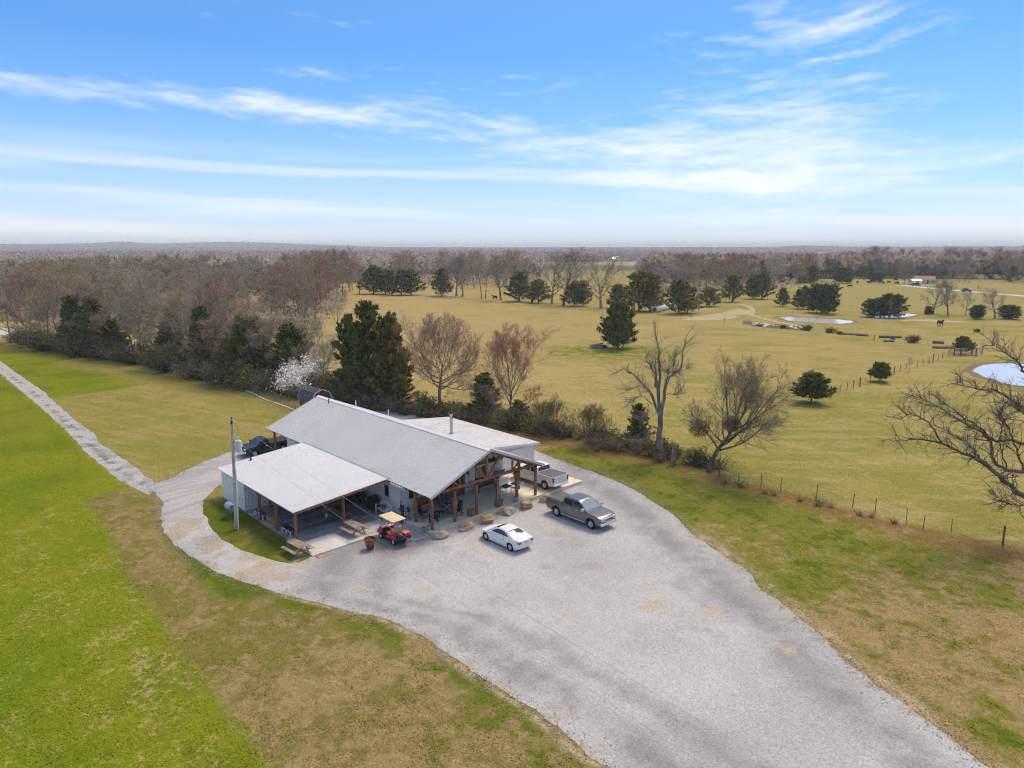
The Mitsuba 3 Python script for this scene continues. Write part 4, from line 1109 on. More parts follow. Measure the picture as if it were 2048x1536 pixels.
def bench(tw, label, top, leg, L=1.5):
    t = thing('bench', label, 'bench', 'low benches along the left edge of the patio')
    obj('seat', cat_(*[cbox(0, y, 0.45, L, 0.14, 0.04) for y in (-0.15, 0.0, 0.15)]), top, t, tw)
    obj('apron', cat_(cbox(0, -0.19, 0.395, L - 0.1, 0.03, 0.07), cbox(0, 0.19, 0.395, L - 0.1, 0.03, 0.07)), leg, t, tw)
    for x in (-L / 2 + 0.1, 0, L / 2 - 0.1):
        for y in (-0.17, 0.17):
            obj('leg', cbox(x, y, 0.18, 0.09, 0.05, 0.36), leg, t, tw)


bench(at_shop(-8.3, 12.0, 0.085, 90), 'white-legged bench with brown top at the far end of the lean-to edge', 'brown_wood', 'white_paint', 1.7)
bench(at_shop(-8.25, 9.85, 0.085, 90), 'yellow varnished wooden bench between two lean-to posts', 'yellow_wood', 'yellow_wood', 1.3)
bench(at_shop(-8.2, 7.3, 0.085, 90), 'white-legged bench with black top nearest the lean-to corner post', 'black_metal', 'white_paint', 1.55)

mat('green_barrel', (0.012, 0.065, 0.052), rough=0.5)
mat('maroon', (0.055, 0.014, 0.012), rough=0.5)
mat('pale_blue', (0.56, 0.63, 0.66), rough=0.5)
mat('leafy', (0.10, 0.14, 0.03), rough=0.8)
mat('flower_yellow', (0.60, 0.42, 0.04), rough=0.7)
mat('terracotta', (0.55, 0.22, 0.16), rough=0.8)
t = thing('garden_bench', 'pale painted bench with arched back against the shop wall under the lean-to', 'bench')
tw = at_shop(-0.78, 5.55, 0.085, -90)
# x along the bench, y towards the wall
obj('seat', cat_(*[cbox(0, y, 0.45, 1.5, 0.11, 0.035) for y in (-0.2, -0.06, 0.08, 0.2)]), 'pale_blue', t, tw)
obj('back', cat_(*[cbox(x, 0.28, 0.62 + 0.20 * math.cos(x * 1.9), 0.055, 0.03, 0.40 + 0.30 * math.cos(x * 1.9)) for x in np.linspace(-0.64, 0.64, 11)]), 'pale_blue', t, tw)
obj('back_rail', tube([(x, 0.28, 0.82 + 0.36 * math.cos(x * 1.9)) for x in np.linspace(-0.72, 0.72, 12)], 0.04, 6), 'pale_blue', t, tw)
for x in (-0.75, 0.75):
    obj('leg', cbox(x, -0.24, 0.42, 0.08, 0.08, 0.84), 'pale_blue', t, tw)
    obj('leg', cbox(x, 0.27, 0.48, 0.08, 0.08, 0.96), 'pale_blue', t, tw)
    obj('armrest', cbox(x, 0.0, 0.72, 0.09, 0.5, 0.04), 'pale_blue', t, tw)
rgl = np.random.default_rng(5)


def leaves(rg, n, c, rad, size, flat=0.6):
    c = np.asarray(c, float)
    p = rg.normal(size=(n, 3)); p /= np.linalg.norm(p, axis=1, keepdims=True)
    p = c + p * np.asarray(rad) * (rg.random((n, 1)) ** 0.4)
    d = rg.normal(size=(n, 3)); d[:, 2] = np.abs(d[:, 2]) * 0.5; d /= np.linalg.norm(d, axis=1, keepdims=True)
    e = np.cross(d, rg.normal(size=(n, 3))); e /= np.linalg.norm(e, axis=1, keepdims=True)
    s = size * (0.6 + 0.8 * rg.random((n, 1)))
    v = np.stack([p - e * s * flat * 0.5, p + e * s * flat * 0.5, p + d * s], 1).reshape(-1, 3)
    return v, np.arange(3 * n).reshape(-1, 3)


t = thing('flower_pot', 'terracotta pot of yellow flowers on the pale garden bench', 'plant pot')
obj('pot', lathe([(0, 0.47), (0.10, 0.47), (0.14, 0.66), (0.0, 0.66)], 16), 'terracotta', t, tw, 40)
obj('foliage', leaves(rgl, 220, (0, 0, 0.76), (0.26, 0.2, 0.13), 0.09), 'leafy', t, tw)
obj('blossom', leaves(rgl, 60, (0, 0, 0.82), (0.25, 0.2, 0.10), 0.06, 1.0), 'flower_yellow', t, tw)
t = thing('barrel_smoker', 'dark green barrel smoker by the shop wall at the back of the lean-to', 'barrel')
obj('drum', move(lathe([(0, -0.45), (0.30, -0.45), (0.33, -0.38), (0.33, 0.38), (0.30, 0.45), (0, 0.45)], 24), z=0.75, ry=math.pi / 2), 'green_barrel', t, at_shop(-0.75, 9.2, 0.085, 90), 40)
for x in (-0.35, 0.35):
    for y in (-0.28, 0.28):
        obj('leg', beam((x, y, 0), (x * 0.9, y * 0.6, 0.55), 0.05), 'black_metal', t, at_shop(-0.75, 9.2, 0.085, 90))
t = thing('cabinet', 'dark maroon rounded-top cabinet standing between the barrel and the garden bench', 'cabinet')
obj('carcass', mf(m3.Manifold.batch_hull([m3.Manifold.sphere(0.05, 8).translate((x, y, z)) for x, z in ((-0.5, 0.05), (0.5, 0.05), (-0.5, 0.85), (0.5, 0.85), (0, 1.08), (0.3, 1.02), (-0.3, 1.02)) for y in (-0.28, 0.28)])), 'maroon', t, at_shop(-0.62, 7.35, 0.085, -90), 30)
obj('door', cat_(cbox(-0.25, -0.34, 0.45, 0.44, 0.02, 0.7), cbox(0.25, -0.34, 0.45, 0.44, 0.02, 0.7)), 'maroon', t, at_shop(-0.62, 7.35, 0.085, -90))
# little table and chair deep under the lean-to
t = thing('round_table', 'pale pine round table with long legs in the lean-to shade', 'table')
tw = at_shop(-4.75, 10.6, 0.085, 20)
obj('top', move(lathe([(0, 0.70), (0.48, 0.70), (0.50, 0.72), (0.48, 0.75), (0, 0.75)], 24)), 'pine_wood', t, tw, 40)
for x, y in ((-0.3, -0.3), (0.3, -0.3), (0.3, 0.3), (-0.3, 0.3)):
    obj('leg', cbox(x, y, 0.35, 0.055, 0.055, 0.70), 'pine_wood', t, tw)


def chair(tw, label, m, group, name='chair', cat='chair', h=0.45):
    t = thing(name, label, cat, group)
    obj('seat', rbox(-0.23, 0.23, -0.23, 0.23, h - 0.03, h + 0.02, 0.02, 6), m, t, tw)
    obj('backrest', cat_(*[cbox(-0.22 - 0.03 * (z > .7), 0, z, 0.03, 0.44, 0.07) for z in (h + 0.22, h + 0.34, h + 0.46)]), m, t, tw)
    for x in (-0.2, 0.2):
        for y in (-0.2, 0.2):
            obj('leg', beam((x, y, 0), (x, y, h - 0.03) if x > 0 else (x - 0.04, y, h + 0.5), 0.03), m, t, tw)


chair(at_shop(-7.0, 12.6, 0.085, -40), 'dark folding chair near the dividing wall under the lean-to', 'brown_wood', None)
t = thing('low_table', 'low dark red round table on the lean-to floor beside the folding chair', 'table')
obj('top', move(lathe([(0, 0.36), (0.50, 0.36), (0.52, 0.40), (0, 0.41)], 24)), 'maroon', t, at_shop(-5.9, 12.3, 0.085, 0), 40)
obj('pedestal', tube([(0, 0, 0), (0, 0, 0.36)], 0.22, 14), 'maroon', t, at_shop(-5.9, 12.3, 0.085, 0))
t = thing('bench_grill', 'low dark bench grill on steel legs in the deepest shade of the lean-to', 'grill')
tw = at_shop(-1.9, 9.3, 0.085, 90)
obj('body', rbox(-0.9, 0.9, -0.35, 0.35, 0.45, 0.95, 0.08), 'black_metal', t, tw, 40)
for x in (-0.75, 0.75):
    for y in (-0.3, 0.3):
        obj('leg', cbox(x, y, 0.22, 0.05, 0.05, 0.46), 'galvanised', t, tw)
t = thing('water_jug', 'small white jug on the lean-to floor at the foot of a post', 'jug')
obj('body', lathe([(0, 0), (0.09, 0), (0.10, 0.02), (0.10, 0.24), (0.04, 0.30), (0.04, 0.34), (0, 0.34)], 16), 'white_paint', t, at_shop(-4.45, 8.3, 0.085, 0), 40)
obj('handle', tube([(0.08, 0, 0.1), (0.15, 0, 0.16), (0.06, 0, 0.28)], 0.012, 6), 'white_paint', t, at_shop(-4.45, 8.3, 0.085, 0))

# side handrail at the porch step, and the porch's furniture
t = thing('handrail', 'black metal handrail beside the porch step at the shop wall', 'railing')
tw = TB
for z in (1.15, 0.45):
    obj('rail', tube([(-0.55, 4.0, z - 0.25), (-0.15, 3.6, z + 0.0), (-0.15, 2.6, z)], 0.022, 6), 'black_metal', t, tw)
for a, b, dz in ((-0.55, 4.0, -0.25), (-0.35, 3.8, -0.12), (-0.15, 3.6, 0), (-0.15, 3.35, 0), (-0.15, 3.1, 0), (-0.15, 2.85, 0), (-0.15, 2.6, 0)):
    obj('baluster', tube([(a, b, 0.15 if a < -0.4 else 0.3), (a, b, 1.15 + dz)], 0.015, 6), 'black_metal', t, tw)


def rocker(tw, label):
    t = thing('rocking_chair', label, 'rocking chair', 'black rocking chairs on the porch')
    m = 'black_metal'
    obj('seat', cat_(*[cbox(x, 0, 0.42 - 0.06 * (x < 0), 0.075, 0.52, 0.025) for x in np.linspace(-0.22, 0.24, 6)]), m, t, tw)
    bk = obj('back', cat_(*[beam((-0.22, y, 0.40), (-0.42, y, 1.12), 0.055, 0.02, (1, 0, 0)) for y in (-0.2, -0.12, -0.04, 0.04, 0.12, 0.2)]), m, t, tw)
    obj('top_rail', cat_(beam((-0.42, -0.28, 1.12), (-0.42, 0.28, 1.12), 0.09, 0.03)), m, bk, tw)
    for y in (-0.29, 0.29):
        obj('rocker_rail', tube([(x, y, 0.03 + 0.16 * (x / 0.55) ** 2 * (0.6 if x > 0 else 1)) for x in np.linspace(-0.6, 0.5, 8)], 0.026, 6), m, t, tw)
        obj('leg', cat_(beam((0.26, y, 0.05), (0.26, y, 0.62), 0.05), beam((-0.26, y, 0.06), (-0.44, y, 1.15), 0.05)), m, t, tw)
        obj('armrest', rbox(-0.30, 0.34, y - 0.055, y + 0.055, 0.615, 0.645, 0.012, 6), m, t, tw)


def L0(px, py, z=0.3):
    q = G(px, py, z)
    x, y = q[0] - OX, q[1] - OY
    return x * CA + y * SA, -x * SA + y * CA


# positions read off the survey of the porch floor
a, b = L0(845, 1035); rocker(at_shop(a, b, 0.30, 10), 'black rocking chair beside the left post, facing the coffee table')
a, b = L0(867, 1044); rocker(at_shop(a, b, 0.30, 60), 'black rocking chair right behind the front corner post, back to the camera')
a, b = L0(893, 1016); rocker(at_shop(a, b, 0.30, -95), 'black rocking chair by the man in the blue shirt, facing the lot')
a, b = L0(913, 1030); rocker(at_shop(a, b, 0.30, 175), 'black rocking chair right of the coffee table, beside the second front post')
t = thing('coffee_table', 'low black coffee table amid the rocking chairs on the porch', 'table')
a, b = L0(883, 1030)
tw = at_shop(a, b, 0.30, 0)
obj('top', cat_(*[cbox(0, y, 0.44, 1.05, 0.16, 0.03) for y in (-0.27, -0.09, 0.09, 0.27)]), 'black_metal', t, tw)
for x in (-0.45, 0.45):
    for y in (-0.3, 0.3):
        obj('leg', cbox(x, y, 0.21, 0.06, 0.06, 0.43), 'black_metal', t, tw)
k = obj('tray', rbox(-0.05, 0.42, -0.2, 0.16, 0.458, 0.50, 0.015, 6), 'yellow_wood', None, tw); tag(k, 'yellow wooden tray on the black coffee table', 'tray')
k = obj('serving_bowl', move(lathe([(0, 0.457), (0.12, 0.457), (0.2, 0.53), (0.17, 0.53), (0.1, 0.48), (0, 0.48)], 20), -0.28, 0.02, 0), 'galvanised', None, tw, 40); tag(k, 'grey metal bowl on the black coffee table', 'bowl')
k = obj('porch_rug', box(-0.95, 1.0, -0.8, 0.8, 0.302, 0.312), 'mid_concrete', None, at_shop(a, b - 0.1, 0, 0)); tag(k, 'pale grey rug under the coffee table', 'rug')
k = thing('bucket', 'orange-red bucket at the foot of the inner left porch post', 'bucket')
obj('pail', lathe([(0, 0), (0.12, 0), (0.16, 0.26), (0.15, 0.26), (0.11, 0.02), (0, 0.02)], 18), 'terracotta', k, at_shop(0.32, 1.75, 0.30, 0), 40)
obj('handle', tube([(-0.15, 0, 0.25), (0, 0.1, 0.34), (0.15, 0, 0.25)], 0.008, 5), 'black_metal', k, at_shop(0.32, 1.75, 0.30, 0))
for a, b, z, s, lab in ((-0.62, 0.25, 0.14, 0.2, 'dark galvanised pail planter farther back on the porch step corner'), (-0.32, -0.05, 0.30, 0.2, 'pale galvanised pail planter at the front left porch corner'), (8.75, -0.12, 0.30, 0.23, 'tapered galvanised planter beside the second porch post from the right')):
    k = thing('planter', lab, 'planter', 'metal planters on the porch edge')
    obj('pot', lathe([(0, 0), (s * 0.62, 0), (s * 0.95, s * 2.1), (s * 1.08, s * 2.15), (s * 0.88, s * 2.12), (s * 0.6, 0.06), (0, 0.06)], 20), 'galvanised', k, at_shop(a, b, z, 0), 40)
    obj('soil', move(lathe([(0, s * 1.8), (s * 0.84, s * 1.8), (0, s * 1.84)], 16)), 'brown_wood', k, at_shop(a, b, z, 0))
mat('box_wood', weathered((0.30, 0.185, 0.065), (0.19, 0.11, 0.04), 6.0, 1.0), rough=0.7)
for a, b, lab in ((4.05, 0.12, 'square wooden box planter at the foot of the third porch post'), (7.15, 0.22, 'square wooden box planter at the foot of the fourth porch post')):
    k = thing('wooden_box', lab, 'box', 'wooden boxes by the porch posts')
    tw = at_shop(a, b, 0.30, 12)
    for i in range(4):
        obj('board', cat_(*[m for z in (0.07 + 0.125 * i,) for m in (cbox(0, -0.24, z, 0.5, 0.025, 0.118), cbox(0, 0.24, z, 0.5, 0.025, 0.118), cbox(-0.24, 0, z, 0.025, 0.454, 0.118), cbox(0.24, 0, z, 0.025, 0.454, 0.118))]), 'box_wood', k, tw)
    obj('lid', cbox(0, 0, 0.52, 0.54, 0.54, 0.03), 'box_wood', k, tw)


def pew(tw, label, L=2.3):
    t = thing('church_pew', label, 'bench', 'reddish wooden pews against the shop front')
    obj('seat', cbox(0, -0.02, 0.44, L, 0.40, 0.04), 'stained_timber', t, tw)
    obj('back', beam((-L / 2, 0.21, 0.70), (L / 2, 0.21, 0.70), 0.035, 0.56), 'stained_timber', t, tw)
    for x in (-L / 2, L / 2):
        obj('end_panel', prism([(-0.24, 0), (0.28, 0), (0.28, 1.0), (0.18, 1.0), (0.10, 0.68), (-0.20, 0.62), (-0.24, 0.5)], -0.03, 0.03) if False else cat_(cbox(x, 0.02, 0.31, 0.06, 0.5, 0.62), cbox(x, 0.22, 0.8, 0.06, 0.1, 0.4)), 'stained_timber', t, tw)


pew(at_shop(2.55, GB - 0.42, 0.30, 0), 'reddish wooden pew against the shop front left of the doors')
pew(at_shop(9.05, GB - 0.42, 0.30, 0), 'reddish wooden pew against the shop front under the large window', 2.2)
t = thing('iron_trellis', 'black wrought iron scroll panel leaning on the shop front beside the doors', 'trellis')
tw = at_shop(7.42, GB - 0.16, 0.30, 0)
obj('frame', cat_(tube([(-0.55, 0, 0.02), (-0.55, 0, 0.75), (-0.3, 0, 0.95), (0, 0, 1.0), (0.3, 0, 0.95), (0.55, 0, 0.75), (0.55, 0, 0.02)], 0.018, 6)), 'black_metal', t, tw)
for s, x in ((1, -0.28), (-1, -0.28), (1, 0.28), (-1, 0.28), (1, 0), (-1, 0)):
    th_ = np.linspace(0, 2.6 * math.pi, 18)
    obj('scroll', tube([(x + 0.24 * (1 - q / 9.5) * math.cos(q), 0, 0.45 + s * 0.2 + 0.22 * (1 - q / 9.5) * math.sin(q) * s) for q in th_], 0.012, 5), 'black_metal', t, tw)


def high_table(px, py, label):
    a, b = L0(px, py, 1.2)
    t = thing('high_table', label, 'table', 'tall patio tables at the right of the porch')
    tw = at_shop(a, b, 0.30, 8)
    tp = obj('top', rbox(-0.45, 0.45, -0.38, 0.38, 0.88, 0.91, 0.012, 6), 'vinyl_cover', t, tw)
    obj('rim', cat_(cbox(0, -0.395, 0.895, 0.94, 0.03, 0.05), cbox(0, 0.395, 0.895, 0.94, 0.03, 0.05), cbox(-0.465, 0, 0.895, 0.03, 0.76, 0.05), cbox(0.465, 0, 0.895, 0.03, 0.76, 0.05)), 'white_paint', tp, tw)
    for x in (-0.4, 0.4):
        for y in (-0.33, 0.33):
            obj('leg', tube([(x, y, 0), (x * 0.85, y * 0.85, 0.88)], 0.018, 6), 'white_paint', t, tw)
    return a, b


a1, b1 = high_table(1012, 972.5, 'tall patio table with grey top and white frame, left of the pair on the porch')
a2, b2 = high_table(1034, 966.5, 'tall grey-topped patio table, right of the pair, by the white pickup')
chair(at_shop(a1 - 0.8, b1 - 0.3, 0.30, 0), 'white bar chair on the left side of the left patio table', 'white_paint', 'white bar chairs round the tall patio tables', 'bar_chair', 'chair', 0.66)
chair(at_shop(a1 + 0.75, b1 - 0.25, 0.30, 170), 'white bar chair between the two patio tables', 'white_paint', 'white bar chairs round the tall patio tables', 'bar_chair', 'chair', 0.66)
t = thing('porch_cabinet', 'white cabinet with dark raised lid against the shop front by the corner', 'cabinet')
tw = at_shop(10.55, GB - 0.75, 0.30, 0)
obj('body', rbox(-0.6, 0.6, -0.35, 0.35, 0.25, 0.95, 0.06), 'white_paint', t, tw, 40)
obj('lid', beam((-0.62, 0.3, 1.28), (0.62, 0.3, 1.28), 0.06, 0.45, (0, -0.4, 1)), 'vinyl_cover', t, tw)
for x in (-0.5, 0.5):
    obj('leg', cat_(cbox(x, -0.28, 0.12, 0.07, 0.07, 0.25), cbox(x, 0.28, 0.12, 0.07, 0.07, 0.25)), 'black_metal', t, tw)
a, b = L0(1006, 966, 0.3)
k = obj('wooden_keg', lathe([(0, 0), (0.21, 0), (0.26, 0.32), (0.21, 0.66), (0, 0.66)], 20), 'box_wood', None, at_shop(a, b, 0.3, 0), 40)
tag(k, 'brown wooden keg standing on the porch behind the left patio table', 'keg')
k = thing('wall_lantern', 'small dark lantern on the white shop front above the iron trellis', 'lantern')
obj('body', lathe([(0, 0), (0.08, 0.02), (0.1, 0.26), (0.05, 0.34), (0, 0.36)], 8), 'black_metal', k, at_shop(7.1, GB - 0.17, 2.05, 0))
obj('arm', box(-0.03, 0.03, 0.02, 0.135, 0.25, 0.30), 'black_metal', k, at_shop(7.1, GB - 0.17, 2.05, 0))
# big porch fan
t = thing('ceiling_fan', 'large black many-bladed fan hanging under the porch gable', 'ceiling fan')
tw = at_shop(8.35, 2.2, 0, 0)
zc = 3.62
obj('downrod', tube([(0, 0, zc + 0.05), (0, 0, rz(8.35) - 0.02)], 0.025, 8), 'black_metal', t, tw)
obj('motor', lathe([(0, zc - 0.16), (0.13, zc - 0.15), (0.16, zc - 0.05), (0.16, zc + 0.06), (0.06, zc + 0.12), (0, zc + 0.12)], 20), 'black_metal', t, tw, 40)
for i in range(9):
    an = 2 * math.pi * i / 9 + 0.2
    obj('blade', move(beam((0.14, 0, zc), (0.98, 0, zc - 0.01), 0.09, 0.012, (0, 0.25, 1)), rz=an), 'black_metal', t, tw)

# utility pole with transformer, conduit and meter bin
mat('pole_wood', weathered((0.54, 0.455, 0.36), (0.38, 0.305, 0.235), 2.5, 0.15), rough=0.85)
mat('transformer_grey', (0.55, 0.57, 0.57), rough=0.4)
pb = G(473, 1057.5)
t = thing('utility_pole', 'weathered wooden utility pole with a grey transformer on the grass island', 'utility pole')
tp = pb + [0.30, 0, 8.85]
obj('pole', tube([pb + (tp - pb) * q for q in (0, 0.3, 0.6, 1)], [0.145, 0.13, 0.115, 0.10], 14), 'pole_wood', t, None, 40)
obj('top_pin', cat_(tube([tp, tp + [0, 0, 0.16]], 0.05, 8), tube([tp + [0.0, -0.14, -0.35], tp + [0.0, -0.14, -0.1]], 0.06, 8)), 'black_metal', t)
tc = pb + (tp - pb) * 0.80 + [0.42, -0.05, -0.35]
tr = obj('transformer', cat_(move(lathe([(0, -0.45), (0.23, -0.45), (0.25, -0.42), (0.25, 0.36), (0.20, 0.45), (0.0, 0.47)], 22), *tc), cbox(tc[0] + 0.26, tc[1], tc[2], 0.06, 0.2, 0.1)), 'transformer_grey', t, None, 40)
obj('bushing', tube([tc + [0, 0, 0.45], tc + [0, 0, 0.60], tc + [0, 0, 0.78]], [0.07, 0.05, 0.035], 8), 'transformer_grey', tr)
obj('hanger', cat_(beam(tc + [-0.05, 0, 0.25], pb + (tp - pb) * 0.80 + [0.0, 0, -0.1], 0.06), beam(tc + [-0.05, 0, -0.25], pb + (tp - pb) * 0.80 + [-0.0, 0, -0.6], 0.06)), 'black_metal', tr)
obj('jumper_wire', tube([tp + [0.05, -0.05, -0.15], tp + [0.35, -0.05, -0.5], tc + [0.12, 0, 1.15], tc + [0, 0, 0.78]], 0.012, 5), 'black_metal', t)
obj('conduit', tube([pb + [0.19, -0.1, 0.0], pb + (tp - pb) * 0.55 + [0.18, -0.08, 0]], 0.045, 8), 'white_paint', t)
mat('wire_alu', (0.50, 0.50, 0.50), rough=0.4, metallic=0.4)
# the two service wires sag away over the lot to the next pole behind the viewer
nx = np.array([18.9, 3.6, 0])
for dz, lab in ((-0.05, 'upper of two bare overhead wires sagging from the pole across the gravel lot'), (-1.45, 'lower of two bare overhead wires sagging from the pole across the gravel lot')):
    s0 = pb + (tp - pb) * ((8.85 + dz) / 8.85)
    e0 = nx + [0, 0, 7.6 + dz]
    pts = [s0 + (e0 - s0) * q + np.array([0, 0, -4 * 0.75 * q * (1 - q)]) for q in np.linspace(0, 1, 24)]
    k = obj('overhead_wire', tube(pts, 0.007, 5), 'wire_alu')
    tag(k, lab, 'wire', 'overhead wires from the utility pole')
t = thing('barrel_grill', 'grey metal drum grill on legs standing by the lean-to wall on the grass', 'grill')
p = G(462, 1035)
tw = place(p[0], p[1], 0, DB + 90)
obj('drum', move(lathe([(0, -0.5), (0.29, -0.5), (0.31, -0.45), (0.31, 0.45), (0.29, 0.5), (0, 0.5)], 22), z=0.95, ry=math.pi / 2), 'galvanised', t, tw, 40)
obj('shelf', cbox(0, -0.48, 0.78, 0.9, 0.3, 0.03), 'black_metal', t, tw)
for x in (-0.4, 0.4):
    for y in (-0.22, 0.22):
        obj('leg', beam((x, y, 0), (x, y * 0.9, 0.75), 0.04), 'galvanised', t, tw)
# ------------------------------------------------------------------ trees
def leafmat(name, rgb):
    scene[name] = {'type': 'twosided', 'bsdf': {'type': 'diffuse', 'reflectance': {'type': 'mesh_attribute', 'name': 'vertex_color'}}} if rgb is None else {'type': 'twosided', 'bsdf': {'type': 'diffuse', 'reflectance': {'type': 'rgb', 'value': list(rgb)}}}
    return name


leafmat('foliage_mat', None)


def bark_tone(c0, c1):
    def fn(p, n, uv):
        return mix(c0, c1, smoothstep(0.3, 0.7, fbm(p.x * 2.5, p.y * 2.5, p.z * 1.2, 3)))
    return proc(fn)


mat('bark_grey', bark_tone((0.30, 0.25, 0.205), (0.17, 0.14, 0.113)), rough=0.9, spec=0.1)
mat('bark_dark', bark_tone((0.205, 0.165, 0.128), (0.11, 0.088, 0.068)), rough=0.9, spec=0.1)
mat('bark_pale', bark_tone((0.40, 0.355, 0.30), (0.24, 0.205, 0.17)), rough=0.9, spec=0.1)


def unit(v):
    return v / (np.linalg.norm(v) + 1e-12)


def perp(rg, d):
    return unit(np.cross(d, rg.normal(size=3)))


def limb(rg, p, d, L, r0, r1, n, wob, lift):
    """A bending limb: points and radii."""
    pts = [np.array(p, float)]
    d = unit(np.array(d, float))
    for i in range(n):
        d = unit(d + rg.normal(size=3) * wob + np.array([0, 0, lift]))
        pts.append(pts[-1] + d * L / n)
    return np.array(pts), np.linspace(r0, r1, n + 1), d


def pick(pts, t):
    s = t * (len(pts) - 1)
    i = min(int(s), len(pts) - 2)
    return pts[i] + (pts[i + 1] - pts[i]) * (s - i), unit(pts[i + 1] - pts[i])


def blades(rg, p, d, L, w, split=1):
    """Fine twigs as slim two-sided slivers: p, d are n x 3, L and w are n."""
    n = len(p)
    e = np.cross(d, rg.normal(size=(n, 3)))
    e /= np.linalg.norm(e, axis=1, keepdims=True) + 1e-9
    bend = rg.normal(size=(n, 3)) * 0.12 * L[:, None]
    q = p + d * L[:, None] * 0.5 + bend
    t = p + d * L[:, None] + bend * 0.6
    w = w[:, None]
    v = np.stack([p - e * w, p + e * w, q + e * w * 0.7, q - e * w * 0.7, t], 1).reshape(-1, 3)
    k = np.arange(n)[:, None] * 5
    f = np.concatenate([k + [0, 1, 2], k + [0, 2, 3], k + [3, 2, 4]], 0)
    return v, f


def bare_tree(seed, H=16.0, spread=5.5, first=0.25, nl=9, n2=6, n3=5, n4=6, n5=4, low=65, high=22, lift=0.05, wob=0.10, tr=None, twig=0.017, trunk_to=0.72, lean=(0, 0), tw_len=1.0, droop=0.0, forks=1, sector=None, trunk_pts=None, bias=(0, 0, 0)):
    """A leafless tree: (trunk mesh, branch mesh). Four orders of branching and fine twigs."""
    rg = np.random.default_rng(seed)
    tr = tr or H * 0.017
    lines6, lines4, lines3 = [], [], []
    P4, D4, L4 = [], [], []
    trunks = []
    for k in range(forks):
        a = 2 * math.pi * k / max(forks, 1) + rg.random()
        d0 = np.array([lean[0] + (0.22 * math.cos(a) if forks > 1 else 0), lean[1] + (0.22 * math.sin(a) if forks > 1 else 0), 1.0])
        pts, rad, _ = limb(rg, (0.0, 0, -0.1) if forks == 1 else (0.25 * math.cos(a), 0.25 * math.sin(a), -0.1), d0, H * trunk_to, tr / forks ** 0.4, tr * 0.28, 9, 0.055, 0.02)
        if trunk_pts is not None:
            q0 = np.array(trunk_pts, float)
            sq = np.linspace(0, 1, len(q0))
            pts = np.stack([np.interp(np.linspace(0, 1, 10), sq, q0[:, i]) for i in range(3)], 1)
            pts[1:-1] = (pts[:-2] + 2 * pts[1:-1] + pts[2:]) / 4
        rad[0] *= 1.35
        trunks.append((pts, rad))
    lines6 = list(trunks)
    for pts, rad in trunks:
        for i in range(nl):
            t = first / trunk_to + (1 - first / trunk_to) * (i + 0.4 + 0.4 * rg.random()) / nl
            t = min(t, 0.995)
            p, d = pick(pts, t)
            az = i * 2.399 + rg.normal() * 0.4
            if sector is not None:
                az = sector[0] + sector[1] * (rg.random() - 0.5)
            hh = (i + 0.5) / nl
            an = math.radians(low + (high - low) * hh + rg.normal() * 7)
            dd = unit(np.array([math.cos(az) * math.sin(an), math.sin(az) * math.sin(an), math.cos(an)]) + np.array(bias))
            L = spread * (0.75 + 0.4 * rg.random()) * (1.05 - 0.25 * hh) / max(0.55, math.sin(an)) * (0.72 if an < 0.6 else 1)
            L = min(L, (H - p[2]) / max(0.2, math.cos(an)) * 0.95)
            r = rad[min(int(t * 9), 8)] * (0.62 - 0.1 * hh)
            q, rr, _ = limb(rg, p, dd, L, r, r * 0.22, 7, wob, lift)
            lines6.append((q, rr))
            for j in range(n2):
                t2 = 0.22 + 0.76 * (j + rg.random()) / n2
                p2, d2 = pick(q, t2)
                v2 = unit(d2 + perp(rg, d2) * (0.55 + 0.4 * rg.random()) + np.array([0, 0, 0.12]))
                L2 = L * (0.62 - 0.38 * t2) * (0.7 + 0.6 * rg.random())
                r2 = max(r * (1 - 0.75 * t2) * 0.6, twig * 1.2)
                q2, rr2, _ = limb(rg, p2, v2, L2, r2, max(r2 * 0.3, twig * 0.8), 4, wob * 1.3, lift - droop)
                lines4.append((q2, rr2))
                for k in range(n3):
                    t3 = 0.2 + 0.78 * (k + rg.random()) / n3
                    p3, d3 = pick(q2, t3)
                    v3 = unit(d3 + perp(rg, d3) * (0.6 + 0.4 * rg.random()) + np.array([0, 0, 0.1 - droop]))
                    L3 = max(L2 * (0.65 - 0.35 * t3) * (0.7 + 0.6 * rg.random()), 0.35 * tw_len)
                    q3, rr3, _ = limb(rg, p3, v3, L3, max(r2 * 0.45, twig), twig * 0.7, 3, wob * 1.4, lift - droop)
                    lines3.append((q3, rr3))
                    for t4 in rg.random(n4):
                        p4, d4 = pick(q3, 0.15 + 0.85 * t4)
                        P4.append(p4); D4.append(d4); L4.append(L3)
    P4, D4, L4 = np.array(P4), np.array(D4), np.array(L4)
    n = len(P4)
    d = D4 + rg.normal(size=(n, 3)) * 0.55 + [0, 0, 0.15 - droop]
    d /= np.linalg.norm(d, axis=1, keepdims=True)
    L = (0.40 + 0.55 * rg.random(n)) * tw_len * np.clip(L4, 0.5, 1.4)
    tw1 = blades(rg, P4, d, L, np.full(n, twig * 0.62))
    # the last order
    P5 = np.repeat(P4 + d * L[:, None] * 0.5, n5, 0) + np.repeat(d * L[:, None], n5, 0) * (rg.random((n * n5, 1)) - 0.5) * 0.9
    d5 = np.repeat(d, n5, 0) + rg.normal(size=(n * n5, 3)) * 0.6
    d5 /= np.linalg.norm(d5, axis=1, keepdims=True)
    tw2 = blades(rg, P5, d5, (0.22 + 0.35 * rg.random(n * n5)) * tw_len, np.full(n * n5, twig * 0.42)) if n5 else None
    trunk = tubes(trunks, 8)
    limbs = cat_(tubes(lines6[len(trunks):], 6), tubes(lines4, 4), tubes(lines3, 3))
    return trunk, limbs, cat_(tw1, tw2)


